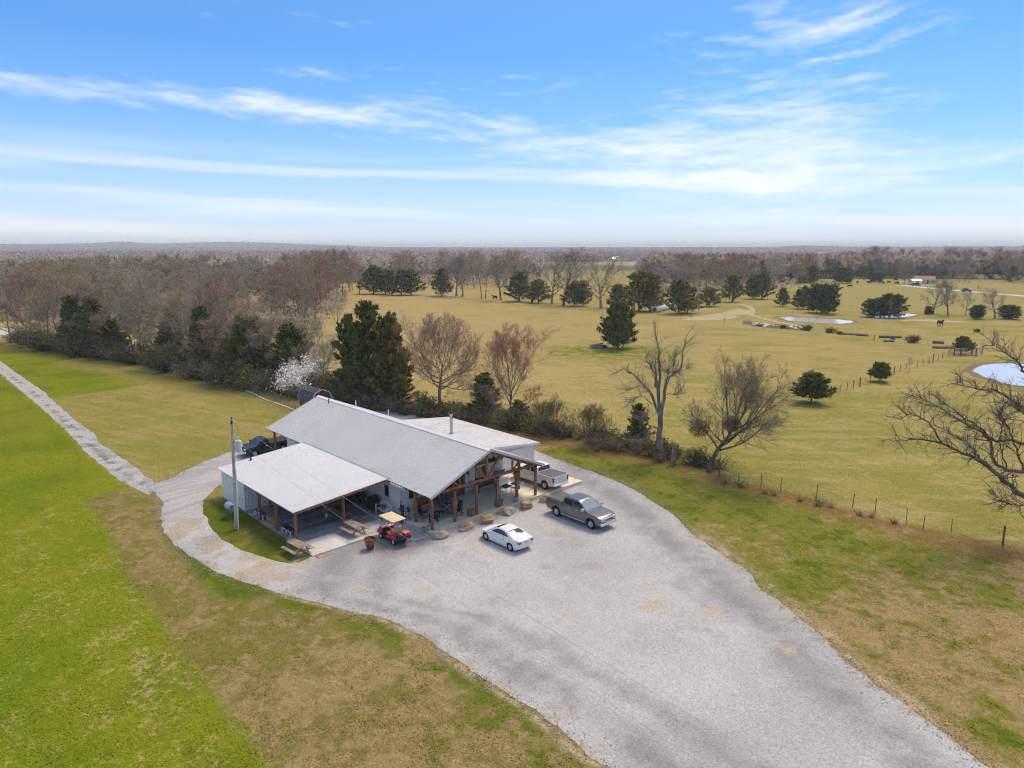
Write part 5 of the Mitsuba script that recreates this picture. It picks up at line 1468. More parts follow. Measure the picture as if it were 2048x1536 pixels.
def tint(rg, m, c0, c1, per=3):
    """One random tone between two per face group, as vertex colours for unshared triangles."""
    v, f = m
    n = len(v) // per
    k = rg.random((n, 1))
    c = np.asarray(c0) * (1 - k) + np.asarray(c1) * k
    c = np.repeat(c * (0.8 + 0.4 * rg.random((n, 1))), per, 0)
    return np.vstack([c, np.tile(c[-1:], (len(v) - len(c), 1))]) if len(c) < len(v) else c


def cedar(seed, H=9.0, R=2.6, n_b=70, per=26, size=0.34, base=0.06, taper=0.75, c0=(0.022, 0.040, 0.012), c1=(0.060, 0.082, 0.022), bronze=None, round_=False, tri=2, loose=0.72):
    """An evergreen: trunk, limbs with upswept sprays of small leaf faces, uneven outline with gaps."""
    rg = np.random.default_rng(seed)
    trunk = tubes([limb(rg, (0, 0, -0.1), (0, 0, 1), H * 0.95, H * 0.02 + 0.04, 0.02, 8, 0.03, 0.02)[:2]], 7)
    lines, P, O, C = [], [], [], []
    lob = rg.random(8) * 6.28
    for i in range(n_b):
        h = base + (0.985 - base) * ((i + rg.random()) / n_b) ** 0.92
        az = i * 2.399 + rg.normal() * 0.3
        prof = (math.sqrt(max(0.0, 1 - ((h - 0.42) / 0.6) ** 2)) if round_ else min(1.0, (h - base + 0.10) / 0.16) * (1 - h) ** taper * 1.25)
        reach = R * prof * (1.0 - 0.62 * loose + loose * rg.random()) * (1 + 0.16 * math.sin(3 * az + lob[0]) + 0.10 * math.sin(5 * az + lob[1] + 6 * h)) + 0.12
        z = h * H
        up = 0.25 + 0.55 * h if not round_ else 0.15 + 0.7 * (h - 0.3)
        tip = np.array([math.cos(az) * reach, math.sin(az) * reach, z + reach * up])
        root = np.array([0, 0, z - 0.05 * H * 0.3])
        lines.append((np.array([root, (root + tip) / 2 + [0, 0, -0.04 * reach], tip]), np.array([0.05, 0.03, 0.012]) * H / 9))
        k = int(per * (0.45 + reach / R))
        s = 0.22 + 0.78 * rg.random(k) ** 0.7
        wd = (0.16 + 0.13 * reach) * (1.15 - 0.8 * s)
        c = root + (tip - root) * s[:, None] + rg.normal(size=(k, 3)) * wd[:, None] * [0.8, 0.8, 0.55]
        P.append(c)
        o = (tip - root)[None] / (reach + 0.3) * 0.8 + rg.normal(size=(k, 3)) * 0.55 + [0, 0, 0.35]
        O.append(o / np.linalg.norm(o, axis=1, keepdims=True))
        b = 0.0 if bronze is None else np.clip(rg.normal(0.55 if math.sin(az * 1.0 + lob[2]) > -0.2 else 0.15, 0.3), 0, 1)
        C.append(np.full(k, b))
    P, O, C = np.vstack(P), np.vstack(O), np.concatenate(C)
    n = len(P)
    v, col = [], []
    for t in range(tri):
        d = O + rg.normal(size=(n, 3)) * 0.45
        d /= np.linalg.norm(d, axis=1, keepdims=True)
        e = np.cross(d, rg.normal(size=(n, 3))); e /= np.linalg.norm(e, axis=1, keepdims=True)
        s = size * (0.55 + 0.9 * rg.random((n, 1)))
        v.append(np.stack([P - e * s * 0.28, P + e * s * 0.28, P + d * s], 1).reshape(-1, 3))
        k = rg.random((n, 1))
        c = np.asarray(c0) * (1 - k) + np.asarray(c1) * k
        if bronze is not None:
            c = c * (1 - C[:, None]) + np.asarray(bronze) * (0.6 + 0.7 * rg.random((n, 1))) * C[:, None]
        col.append(np.repeat(c, 3, 0))
    v = np.vstack(v)
    q = np.tile(P, (tri, 1))
    nn = np.column_stack([q[:, 0], q[:, 1], np.full(len(q), 0.45 * R)]) / R * 0.8 + rg.normal(size=q.shape) * 0.32
    nn = np.repeat(nn / np.linalg.norm(nn, axis=1, keepdims=True), 3, 0)
    return trunk, tubes(lines, 3), (v, np.arange(len(v)).reshape(-1, 3)), np.vstack(col), nn


GREEN = dict(c0=(0.074, 0.088, 0.024), c1=(0.195, 0.196, 0.050))
BRONZE = (0.26, 0.165, 0.042)
KINDS = {}


def kind_bare(name, bark, c0, c1, **kw):
    tr, li, tw = bare_tree(**kw)
    rg = np.random.default_rng(99)
    col = tint(rg, tw, c0, c1, 5)
    scene['kind_' + name] = {'type': 'shapegroup', 'trunk': mikit.ply(tr, bark, smooth=True), 'branches': mikit.ply(li, bark), 'twigs': mikit.ply(tw, 'foliage_mat', color=col)}
    KINDS[name] = (kw.get('H', 16.0), len(tr[1]) + len(li[1]) + len(tw[1]))


def kind_cedar(name, **kw):
    tr, li, lf, col, nn = cedar(**kw)
    scene['kind_' + name] = {'type': 'shapegroup', 'trunk': mikit.ply(tr, 'bark_dark', smooth=True), 'limbs': mikit.ply(li, 'bark_dark'), 'foliage': plyn(lf, 'foliage_mat', nn, col)}
    KINDS[name] = (kw.get('H', 9.0), len(tr[1]) + len(li[1]) + len(lf[1]))


TAN0, TAN1 = (0.35, 0.268, 0.160), (0.52, 0.405, 0.245)
PINK0, PINK1 = (0.34, 0.215, 0.16), (0.45, 0.295, 0.22)
RED0, RED1 = (0.50, 0.20, 0.120), (0.58, 0.31, 0.20)
WD = dict(n2=6, n3=5, n4=5, n5=4, twig=0.040, tw_len=1.55)
kind_bare('wood_a', 'bark_grey', TAN0, TAN1, seed=1, H=18, spread=5.6, first=0.20, nl=9, low=62, **WD)
kind_bare('wood_b', 'bark_grey', (0.25, 0.21, 0.15), TAN1, seed=2, H=16, spread=6.2, first=0.14, nl=10, low=66, **WD)
kind_bare('wood_c', 'bark_grey', TAN0, (0.40, 0.345, 0.245), seed=3, H=19, spread=5.0, first=0.24, nl=9, low=54, high=16, **WD)
kind_bare('wood_pink', 'bark_grey', PINK0, PINK1, seed=4, H=14, spread=5.6, first=0.15, nl=10, low=58, **WD)
kind_bare('wood_pale', 'bark_pale', (0.40, 0.345, 0.28), (0.50, 0.44, 0.36), seed=5, H=15, spread=5.4, first=0.18, nl=9, n2=5, n3=4, n4=5, n5=3, twig=0.034, low=60, tw_len=1.4)
kind_bare('field_oak', 'bark_grey', (0.265, 0.215, 0.165), (0.38, 0.31, 0.235), seed=6, H=20, spread=7.6, first=0.20, nl=10, n2=6, n3=5, n4=5, n5=3, twig=0.036, low=62, high=20, wob=0.12, tw_len=1.4, tr=0.52, trunk_to=0.62)
kind_bare('field_oak_b', 'bark_grey', (0.265, 0.215, 0.165), (0.38, 0.31, 0.235), seed=16, H=18, spread=8.2, first=0.18, nl=11, n2=6, n3=5, n4=5, n5=2, twig=0.036, low=60, high=18, wob=0.13, tw_len=1.4, tr=0.50, trunk_to=0.5)
kind_bare('thin_pole', 'bark_grey', TAN0, TAN1, seed=7, H=17, spread=2.6, first=0.40, nl=8, n2=4, n3=4, n4=4, n5=2, twig=0.034, low=45, high=15, tw_len=1.3, tr=0.20)
kind_cedar('cedar_far', seed=11, H=10, R=3.5, n_b=64, per=26, loose=0.5, taper=0.6, size=0.62, **GREEN)
kind_cedar('cedar_far_bronze', seed=12, H=10, R=4.0, n_b=64, per=26, loose=0.45, taper=0.5, size=0.62, bronze=BRONZE, **GREEN)
kind_cedar('cedar_round', seed=13, H=8, R=3.8, n_b=80, per=30, size=0.55, round_=True, loose=0.4, base=0.10, c0=(0.046, 0.064, 0.026), c1=(0.118, 0.138, 0.050))
kind_cedar('cedar_near', seed=14, H=12, R=3.3, n_b=84, per=64, size=0.40, taper=0.62, **GREEN)
kind_cedar('cedar_near_bronze', seed=15, H=11, R=3.0, n_b=80, per=60, size=0.40, taper=0.6, bronze=BRONZE, **GREEN)
kind_cedar('cedar_small', seed=17, H=4.5, R=1.9, n_b=90, per=40, size=0.28, base=0.16, taper=0.55, loose=0.4, **GREEN)
kind_cedar('cedar_lone', seed=18, H=7, R=3.1, n_b=110, per=60, size=0.36, base=0.06, taper=0.62, loose=0.45, **GREEN)


def bush(seed, R=1.4, H=1.9, stems=34, tw=6, n5=5, w=0.016, leafn=0, leafsize=0.08):
    rg = np.random.default_rng(seed)
    lines, P, D = [], [], []
    for i in range(stems):
        az, r = rg.random() * 6.283, R * rg.random() ** 0.6
        base = np.array([math.cos(az) * r * 0.35, math.sin(az) * r * 0.35, 0])
        d = np.array([math.cos(az) * r / R * 0.9, math.sin(az) * r / R * 0.9, 1.0]) + rg.normal(size=3) * 0.15
        q, rr, _ = limb(rg, base, d, H * (0.6 + 0.5 * rg.random()), w * 1.3, w * 0.5, 4, 0.16, -0.02)
        lines.append((q, rr))
        for t in rg.random(tw):
            p, dd = pick(q, 0.2 + 0.8 * t)
            P.append(p); D.append(dd)
    P, D = np.array(P), np.array(D)
    n = len(P)
    d = D + rg.normal(size=(n, 3)) * 0.7; d /= np.linalg.norm(d, axis=1, keepdims=True)
    L = (0.3 + 0.5 * rg.random(n)) * H * 0.42
    m1 = blades(rg, P, d, L, np.full(n, w * 0.6))
    P5 = np.repeat(P + d * L[:, None] * 0.5, n5, 0) + np.repeat(d * L[:, None], n5, 0) * (rg.random((n * n5, 1)) - 0.5)
    d5 = np.repeat(d, n5, 0) + rg.normal(size=(n * n5, 3)) * 0.7; d5 /= np.linalg.norm(d5, axis=1, keepdims=True)
    m2 = blades(rg, P5, d5, (0.12 + 0.25 * rg.random(n * n5)) * H * 0.4, np.full(n * n5, w * 0.5))
    lf = None
    if leafn:
        q = P5[rg.integers(0, len(P5), leafn)] + rg.normal(size=(leafn, 3)) * 0.08 * H
        e = rg.normal(size=(leafn, 3)); e /= np.linalg.norm(e, axis=1, keepdims=True)
        g = np.cross(e, rg.normal(size=(leafn, 3))); g /= np.linalg.norm(g, axis=1, keepdims=True)
        s = leafsize * (0.6 + 0.8 * rg.random((leafn, 1)))
        lf = (np.stack([q - g * s * 0.4, q + g * s * 0.4, q + e * s], 1).reshape(-1, 3), np.arange(3 * leafn).reshape(-1, 3))
    return tubes(lines, 4), cat_(m1, m2), lf


def kind_bush(name, c0, c1, leaf=None, **kw):
    st, tw, lf = bush(**kw)
    rg = np.random.default_rng(7)
    g = {'type': 'shapegroup', 'stems': mikit.ply(st, 'bark_dark'), 'twigs': mikit.ply(tw, 'foliage_mat', color=tint(rg, tw, c0, c1, 5))}
    if lf is not None:
        g['leaves'] = mikit.ply(lf, 'foliage_mat', color=tint(rg, lf, *leaf, per=3))
    scene['kind_' + name] = g
    KINDS[name] = (kw.get('H', 1.9), len(st[1]) + len(tw[1]))


kind_bush('brush_tan', (0.27, 0.20, 0.115), (0.38, 0.29, 0.17), seed=31, R=1.6, H=2.2, stems=40, w=0.022)
kind_bush('brush_olive', (0.22, 0.18, 0.075), (0.33, 0.27, 0.11), leaf=((0.17, 0.165, 0.045), (0.28, 0.255, 0.085)), seed=32, R=1.7, H=2.4, stems=40, leafn=900, leafsize=0.16, w=0.022)
kind_bush('brush_dark', (0.16, 0.115, 0.07), (0.25, 0.18, 0.115), leaf=((0.05, 0.065, 0.025), (0.11, 0.11, 0.04)), seed=33, R=1.6, H=1.8, stems=40, leafn=1100, leafsize=0.16, w=0.022)
kind_bush('weed_clump', (0.34, 0.20, 0.085), (0.42, 0.27, 0.12), seed=34, R=0.4, H=0.9, stems=30, tw=3, n5=2, w=0.012)


def tree(kind, px, py, top=None, label='', cat='tree', group=None, name='tree', rot=None, sx=1.0, z=None, h=None):
    """One tree of a kind, its foot sighted at (px, py), its top at height row `top` of the photograph (or h metres)."""
    if isinstance(px, tuple):
        p = np.array([px[0], px[1], 0.0])
    else:
        p = G(px, py)
    p[2] = float(height(p[0], p[1])) if z is None else z
    if h is None:
        # height at which the sight line through `top` passes over the foot
        du = -(top - 768) / 1405.04
        h = CAM_H + (CP * 0 - SP + du * CP) / (CP + du * SP) * p[1] - p[2]
    s = max(h, 0.2) / KINDS[kind][0]
    key = numbered(name)
    if rot is None:
        rot = (hash((round(float(p[0]), 1), round(float(p[1]), 1))) % 3600) / 10.0
    scene[key] = {'type': 'instance', 'group': {'type': 'ref', 'id': 'kind_' + kind}, 'to_world': place(p[0], p[1], p[2] - 0.05, rot, (s * sx, s * sx, s))}
    tag(key, label, cat, group)
    return key


def own_tree(name, label, meshes, cat='tree', tw=None):
    t = thing(name, label, cat)
    for part, m, b, col in meshes:
        obj(part, m, b, t, tw, smooth=(part == 'trunk'), color=col)
    return t


rgt = np.random.default_rng(77)
# --- named trees round the shop's hedgerow
def maple(name, label, px, py, H, spread, seed, c0, c1, bark='bark_grey', rot=0, **kw):
    tr, li, tw = bare_tree(seed=seed, H=H, spread=spread, **kw)
    p = G(px, py)
    own_tree(name, label, [('trunk', tr, bark, None), ('branches', li, bark, None), ('twigs', tw, 'foliage_mat', tint(rgt, tw, c0, c1, 5))], tw=place(p[0], p[1], -0.03, rot))


maple('maple_tree', 'broad round-crowned pinkish maple, the largest tree behind the shop', 880, 812, 11.6, 6.4, 51, (0.39, 0.235, 0.170), (0.50, 0.30, 0.22), nl=18, n2=9, n3=6, n4=6, n5=5, first=0.20, low=84, high=24, twig=0.018, lift=0.07, trunk_to=0.55, tr=0.28, tw_len=0.8)
maple('maple_tree', 'slender red-twigged maple behind the annex roof, right of the broad pink one', 1020, 846, 11.0, 4.3, 52, RED0, RED1, nl=16, n2=8, n3=6, n4=6, n5=5, first=0.16, low=60, high=18, twig=0.016, lift=0.10, trunk_to=0.7, tr=0.17, tw_len=0.7)
maple('maple_tree', 'low drooping reddish bare tree in front of the slender red maple', 975, 842, 5.0, 3.0, 53, (0.40, 0.255, 0.205), (0.50, 0.32, 0.25), nl=12, n2=6, n3=5, n4=5, n5=3, first=0.2, low=70, high=35, twig=0.012, lift=-0.03, droop=0.08, tr=0.12, tw_len=0.7)
maple('bare_tree', 'pale grey bare tree with wide forked limbs above the white blossom', 628, 772, 11.0, 5.2, 54, (0.42, 0.36, 0.295), (0.50, 0.44, 0.36), 'bark_pale', nl=11, n2=5, n3=4, n4=3, n5=2, first=0.18, low=68, high=24, twig=0.013, wob=0.15, trunk_to=0.55, tr=0.22, tw_len=0.8)
maple('spreading_tree', 'leaning dark bare tree with a fan-shaped crown by the gravel lot fence', 1418, 944, 9.4, 6.6, 55, (0.22, 0.165, 0.115), (0.32, 0.24, 0.165), 'bark_dark', nl=16, n2=9, n3=6, n4=6, n5=4, first=0.22, low=76, high=15, twig=0.012, wob=0.09, trunk_to=0.5, tr=0.27, trunk_pts=[(0, 0, -0.1), (0.15, 0, 0.9), (0.45, 0, 1.9), (1.1, 0.1, 2.8), (1.9, 0.1, 3.9), (2.5, 0, 5.0)], bias=(0.32, 0, 0.05), tw_len=0.75, lift=0.05)
maple('olive_shrub_tree', 'many-stemmed olive brown bush in the hedgerow behind the annex', 1098, 872, 3.6, 2.1, 56, (0.19, 0.145, 0.06), (0.27, 0.21, 0.085), 'bark_dark', nl=7, n2=5, n3=5, n4=5, n5=3, forks=4, first=0.1, low=50, high=15, twig=0.011, tr=0.07, tw_len=0.6)
maple('olive_shrub_tree', 'many-stemmed olive tan bush in the hedgerow left of the dead tree', 1182, 892, 3.9, 2.4, 57, (0.21, 0.16, 0.07), (0.29, 0.225, 0.10), 'bark_dark', nl=7, n2=5, n3=5, n4=5, n5=3, forks=4, first=0.1, low=50, high=15, twig=0.011, tr=0.07, tw_len=0.6)
maple('bare_sapling', 'thin bare sapling between the red maple and the olive bushes', 1115, 862, 5.0, 1.2, 58, TAN0, TAN1, 'bark_grey', nl=7, n2=4, n3=4, n4=4, n5=2, first=0.25, low=40, high=15, twig=0.010, tr=0.06, tw_len=0.5)

# --- the half-dead tree: a tall grey trunk that divides low down, few limbs, much lost wood
def dead_tree():
    rg = np.random.default_rng(64)
    p0 = G(1320, 918)
    sc = 1405.04 / 72.0
    big, fine4, fine3, P, D = [], [], [], [], []

    def pt(px, py, dy=0.0):
        # tree frame: x to the right, z up, metres, from the photograph's proportions of the tree
        return np.array([(px - 650) / 1.0 * 0.01105, dy, (1295 - py) * 0.01165])
    def path(pts, r0, r1, k=3):
        pts = np.array(pts)
        t = np.linspace(0, 1, (len(pts) - 1) * k + 1)
        s = np.linspace(0, 1, len(pts))
        q = np.stack([np.interp(t, s, pts[:, i]) for i in range(3)], 1)
        q[1:-1] += rg.normal(size=(len(q) - 2, 3)) * 0.05
        big.append((q, np.linspace(r0, r1, len(q))))
        return q
    trunk = path([pt(655, 1300), pt(635, 1150), pt(635, 1010), pt(640, 860)], 0.34, 0.24)
    L = [path([pt(640, 900), pt(620, 700, 0.2), pt(615, 480, 0.3), pt(605, 330, 0.3), pt(575, 200, 0.4), pt(560, 100, 0.4)], 0.19, 0.03),
         path([pt(645, 860), pt(660, 680, -0.2), pt(670, 570, -0.3), pt(790, 460, -0.6), pt(805, 280, -0.8), pt(830, 160, -0.9)], 0.19, 0.025),
         path([pt(630, 900), pt(560, 720, 0.5), pt(480, 620, 0.9), pt(400, 540, 1.2), pt(310, 490, 1.3), pt(195, 550, 1.5)], 0.16, 0.02),
         path([pt(635, 880), pt(590, 560, 0.0), pt(530, 450, -0.4), pt(470, 400, -0.6), pt(475, 330, -0.7)], 0.15, 0.03),
         path([pt(600, 850), pt(530, 700, -0.6), pt(430, 600, -1.0), pt(280, 640, -1.4)], 0.11, 0.02),
         path([pt(670, 680), pt(730, 560, 0.5), pt(830, 520, 1.0), pt(930, 490, 1.4)], 0.07, 0.015),
         path([pt(668, 700), pt(720, 700, -0.5), pt(765, 690, -0.7), pt(795, 645, -0.8)], 0.05, 0.015),
         path([pt(575, 640), pt(578, 560), pt(575, 400, 0.1)], 0.10, 0.05), path([pt(682, 560, -0.3), pt(683, 480, -0.3)], 0.07, 0.06), path([pt(720, 510, -0.45), pt(733, 360, -0.5)], 0.06, 0.045),
         path([pt(600, 1000), pt(500, 960, -0.6), pt(490, 850, -0.9), pt(390, 900, -1.1)], 0.07, 0.015), path([pt(610, 1010), pt(520, 980, -0.5), pt(480, 1090, -0.8), pt(380, 1110, -1.2)], 0.06, 0.015),
         path([pt(560, 800, .3), pt(480, 730, .5), pt(420, 740, .7), pt(360, 800, .9)], 0.05, 0.012)]
    for q in L:
        r = 0.05
        for j in range(20):
            t2 = 0.35 + 0.64 * rg.random()
            p2, d2 = pick(q, t2)
            v2 = unit(d2 + perp(rg, d2) * 0.8 + [0, 0, 0.1])
            q2, rr, _ = limb(rg, p2, v2, 0.6 + 1.1 * rg.random(), 0.03, 0.010, 4, 0.2, 0.03)
            fine4.append((q2, rr))
            for t in rg.random(11):
                a, d = pick(q2, 0.2 + 0.8 * t); P.append(a); D.append(d)
    P, D = np.array(P), np.array(D)
    d = D + rg.normal(size=P.shape) * 0.6; d /= np.linalg.norm(d, axis=1, keepdims=True)
    tw = blades(rg, P, d, 0.3 + 0.6 * rg.random(len(P)), np.full(len(P), 0.010))
    own_tree('dead_tree', 'tall half-dead grey tree with broken bare limbs at the hedgerow by the drive', [('trunk', tubes(big[:1], 9), 'bark_grey', None), ('limbs', cat_(tubes(big[1:], 7), tubes(fine4, 4)), 'bark_grey', None), ('twigs', tw, 'foliage_mat', tint(rg, tw, TAN0, (0.34, 0.29, 0.23), 5))], tw=place(p0[0], p0[1], 0, 4))


dead_tree()
for dx, dz, r, lab in ((1.75, 5.0, 0.85, 'upper'), (-1.35, 4.6, 0.95, 'left')):
    rn = np.random.default_rng(int(r * 100))
    q = rn.normal(size=(2600, 3)); q /= np.linalg.norm(q, axis=1, keepdims=True)
    dq = q + rn.normal(size=q.shape) * 0.6; dq /= np.linalg.norm(dq, axis=1, keepdims=True)
    mm = blades(rn, q * r * rn.random((2600, 1)) ** 0.5 * [1, 1, 0.9], dq, 0.15 + 0.25 * rn.random(2600), np.full(2600, 0.011))
    pp = G(1418, 944) + [dx, -0.6, dz]
    obj('twig_ball', mm, 'foliage_mat', 'spreading_tree', place(*pp), color=tint(rn, mm, (0.13, 0.085, 0.04), (0.22, 0.14, 0.06), 5))


# --- the big limbs that reach in from the right: a tree whose trunk stands just outside the frame
def edge_tree():
    rg = np.random.default_rng(91)
    p0 = G(2190, 1075)
    big, f4, f3, P, D = [], [], [], [], []
    dist = p0[1]
    k = dist / 1405.04 * 0.985
    # limbs as seen from the lot: (photo column, photo row, metres nearer or farther than the trunk)
    def pt(px, py, dy):
        y = p0[1] + dy
        du = -(py - 768) / 1405.04
        t = y / (CP + du * SP)
        return np.array([(px - 1024) / 1405.04 * t, y, CAM_H + (-SP + du * CP) * t])
    def path(pts, r0, r1, n=4):
        pts = np.array([pt(*q) for q in pts]) - p0 * [1, 1, 0]
        t = np.linspace(0, 1, (len(pts) - 1) * n + 1); s = np.linspace(0, 1, len(pts))
        q = np.stack([np.interp(t, s, pts[:, i]) for i in range(3)], 1)
        for _ in range(2):
            q[1:-1] = (q[:-2] + 2 * q[1:-1] + q[2:]) / 4
        q[1:-1] += rg.normal(size=(len(q) - 2, 3)) * 0.045
        big.append((q, np.linspace(r0, r1, len(q))))
        return q
    trunk, tr_r, _ = limb(rg, (0, 0, -0.1), (-0.04, 0, 1), 6.5, 0.5, 0.36, 6, 0.03, 0)
    Ls = [path([(2175, 985, 0), (2090, 1000, -.2), (2048, 995, -.4), (2020, 972, -.6), (1975, 930, -1.0), (1925, 905, -1.3), (1880, 885, -1.5), (1830, 878, -1.6), (1790, 882, -1.7)], 0.26, 0.018),
          path([(1884, 886, -1.5), (1868, 860, -1.2), (1850, 838, -1.0), (1822, 828, -0.8), (1800, 838, -0.6)], 0.07, 0.012),
          path([(1975, 930, -1.0), (1955, 912, -0.6), (1945, 895, -0.4), (1920, 875, 0.0), (1890, 862, 0.3), (1872, 850, 0.5)], 0.10, 0.015),
          path([(2170, 935, 0.3), (2090, 930, 0.6), (2048, 945, 0.8), (2010, 940, 0.9), (1985, 925, 1.1), (1984, 885, 1.3), (1965, 865, 1.5), (1925, 845, 1.8), (1890, 820, 2.0), (1850, 800, 2.2), (1822, 790, 2.4)], 0.18, 0.015),
          path([(2165, 890, 0.5), (2048, 888, 1.2), (2010, 880, 1.5), (1985, 882, 1.8), (1960, 855, 2.2), (1930, 838, 2.6), (1900, 812, 3.0), (1870, 795, 3.2)], 0.15, 0.015),
          path([(2160, 850, -0.5), (2080, 830, -0.8), (2045, 815, -1.0), (2010, 790, -1.2), (1985, 780, -1.4), (1945, 777, -1.6), (1915, 765, -1.8)], 0.16, 0.015),
          path([(2160, 830, 1.0), (2100, 800, 1.6), (2050, 745, 2.0), (2035, 722, 2.2), (2010, 705, 2.5), (1985, 690, 2.8)], 0.13, 0.015),
          path([(2048, 945, 0.8), (2040, 915, 0.5), (2025, 880, 0.2), (2015, 850, 0.0), (2000, 830, -0.2)], 0.09, 0.015),
          path([(2015, 942, 0.9), (2005, 905, 0.7), (1998, 885, 0.5), (2008, 850, 0.3), (1995, 820, 0.2)], 0.06, 0.012),
          path([(2160, 1010, -1.0), (2060, 1012, -1.6), (2010, 1008, -2.0), (1985, 985, -2.3)], 0.05, 0.01),
          path([(2150, 900, -2.0), (2090, 860, -2.6), (2055, 835, -3.0), (2030, 815, -3.2), (2000, 800, -3.4)], 0.12, 0.015)]
    for i in range(9):      # the rest of the crown, over the trunk and away to the right
        az = -1.7 + 3.4 * i / 8
        Ls.append(limb(rg, trunk[3 + i % 4], (math.cos(az), math.sin(az), 0.75), 8.0, 0.22, 0.03, 8, 0.12, 0.04)[0])
        big.append((Ls[-1], np.linspace(0.22, 0.03, len(Ls[-1]))))
    for q in Ls:
        Lq = np.linalg.norm(q[-1] - q[0])
        for j in range(int(6 + Lq * 2.4)):
            t2 = 0.24 + 0.76 * rg.random()
            p2, d2 = pick(q, t2)
            v2 = unit(d2 * 0.8 + perp(rg, d2) * 0.8 + np.array([0, 0, 0.25]))
            q2, rr, _ = limb(rg, p2, v2, (0.7 + 1.5 * rg.random()) * (1.2 - 0.5 * t2), 0.035, 0.012, 5, 0.2, 0.02)
            f4.append((q2, rr))
            for k2 in range(6):
                p3, d3 = pick(q2, 0.2 + 0.8 * rg.random())
                q3, r3, _ = limb(rg, p3, unit(d3 + perp(rg, d3) * 0.8), 0.35 + 0.5 * rg.random(), 0.013, 0.007, 3, 0.22, 0.02)
                f3.append((q3, r3))
                for t in rg.random(4):
                    a, d = pick(q3, 0.15 + 0.85 * t); P.append(a); D.append(d)
    P, D = np.array(P), np.array(D)
    d = D + rg.normal(size=P.shape) * 0.6; d /= np.linalg.norm(d, axis=1, keepdims=True)
    tw = blades(rg, P, d, 0.16 + 0.3 * rg.random(len(P)), np.full(len(P), 0.0065))
    own_tree('walnut_tree', 'dark bare tree reaching into the frame from the right edge over the pasture', [('trunk', tubes([(trunk, tr_r)], 10), 'bark_dark', None), ('limbs', cat_(tubes(big, 8), tubes(f4, 4), tubes(f3, 3)), 'bark_dark', None), ('twigs', tw, 'foliage_mat', tint(rg, tw, (0.29, 0.22, 0.155), (0.40, 0.31, 0.22), 5))], tw=place(p0[0], p0[1], 0))


edge_tree()

# --- white blossom in the hedgerow
def blossom_tree(px, py, H, R, n, label, c0=(0.72, 0.70, 0.67), c1=(0.84, 0.83, 0.81)):
    st, tw, lf = bush(71, R, H, 30, 7, 4, 0.016, n, 0.19)
    p = G(px, py)
    own_tree('blossom_tree', label, [('stems', st, 'bark_dark', None), ('twigs', tw, 'foliage_mat', tint(rgt, tw, (0.2, 0.16, 0.11), (0.3, 0.25, 0.18), 5)), ('blossom', plyn(lf, 'foliage_mat', np.repeat((lambda q: q / np.linalg.norm(q, axis=1, keepdims=True))(np.random.default_rng(4).normal(size=(len(lf[0]) // 3, 3)) * 0.35 + [0.15, -0.1, 0.9]), 3, 0), tint(rgt, lf, c0, c1, 3)), None, None)], tw=place(p[0], p[1], 0))


blossom_tree(620, 786, 5.4, 2.8, 8500, 'white blossoming tree in the hedgerow behind the shed')
blossom_tree(330, 722, 6.0, 2.6, 1500, 'pale greenish flowering tree in the hedgerow beyond the sown field', (0.30, 0.31, 0.22), (0.46, 0.47, 0.36))

# --- evergreens one can point to
C = lambda kind, px, py, top, label, sx=1.0, rot=None, name='cedar_tree': tree(kind, px, py, top, label, 'tree', None, name, rot, sx)  # noqa: E731
C('cedar_near', 742, 806, 606, 'tallest dark green cedar, in the hedgerow right of the shed', 0.75, 20)
C('cedar_near', 702, 800, 632, 'dark green cedar on the left shoulder of the tallest cedar', 0.72, 100)
C('cedar_near_bronze', 786, 812, 630, 'bronze-green cedar between the tallest cedar and the pink maple', 0.72, 200)
C('cedar_near_bronze', 800, 818, 735, 'low bronze cedar at the foot of the tall hedgerow cedars', 1.1, 290)
C('cedar_near', 586, 775, 648, 'dark cedar behind the pale forked tree in the hedgerow', 1.25, 310)
C('cedar_near_bronze', 494, 764, 634, 'brownish cedar wrapped in bare twigs, left of the pale forked tree', 1.2, 40)
C('cedar_near', 722, 803, 650, 'middle dark cedar of the tall clump right of the shed', 0.7, 340)
C('cedar_near_bronze', 768, 808, 645, 'bronze cedar close against the tallest cedar', 0.7, 150)
C('cedar_near', 408, 745, 616, 'slim dark green ivy-clad cedar in the left hedgerow', 0.8, 80)
C('cedar_near_bronze', 345, 728, 636, 'dark brownish cedar behind the pale flowering tree', 1.3, 140)
C('cedar_near_bronze', 190, 706, 596, 'bronze cedar in the left hedgerow, second evergreen from the left', 0.9, 60)
C('cedar_near', 150, 701, 592, 'dark green cedar in the left hedgerow, first evergreen from the left', 0.85, 190)
C('cedar_near_bronze', 470, 757, 668, 'squat brown evergreen at the near edge of the hedgerow behind the scrap boards', 1.5, 33)
C('cedar_near', 530, 768, 690, 'squat dark evergreen at the hedgerow edge above the garden fence', 1.6, 12)
C('cedar_near_bronze', 228, 712, 640, 'small brown evergreen at the hedgerow edge right of the bronze cedar', 1.4, 222)
C('cedar_near', 968, 838, 746, 'dark cedar half hidden by reddish bare twigs behind the annex', 1.2, 70)
C('cedar_near', 1274, 892, 808, 'small dark green cedar beside the half-dead tree', 0.95, 130)
C('cedar_lone', 1236, 697, 608, 'lone dark green cedar standing in the middle of the pasture', 0.82, 220)
C('cedar_small', 1622, 806, 749, 'round small cedar in the pasture, nearer of two by the post fence', 1.35, 15)
C('cedar_small', 1760, 763, 727, 'small cedar by the post fence, farther of two', 1.3, 95)
C('cedar_small', 1924, 708, 675, 'small dark cedar beside the old corral boards', 1.15, 160)
C('cedar_near_bronze', 1035, 850, 800, 'low brownish evergreen shrub at the foot of the slender red maple', 1.4, 10)
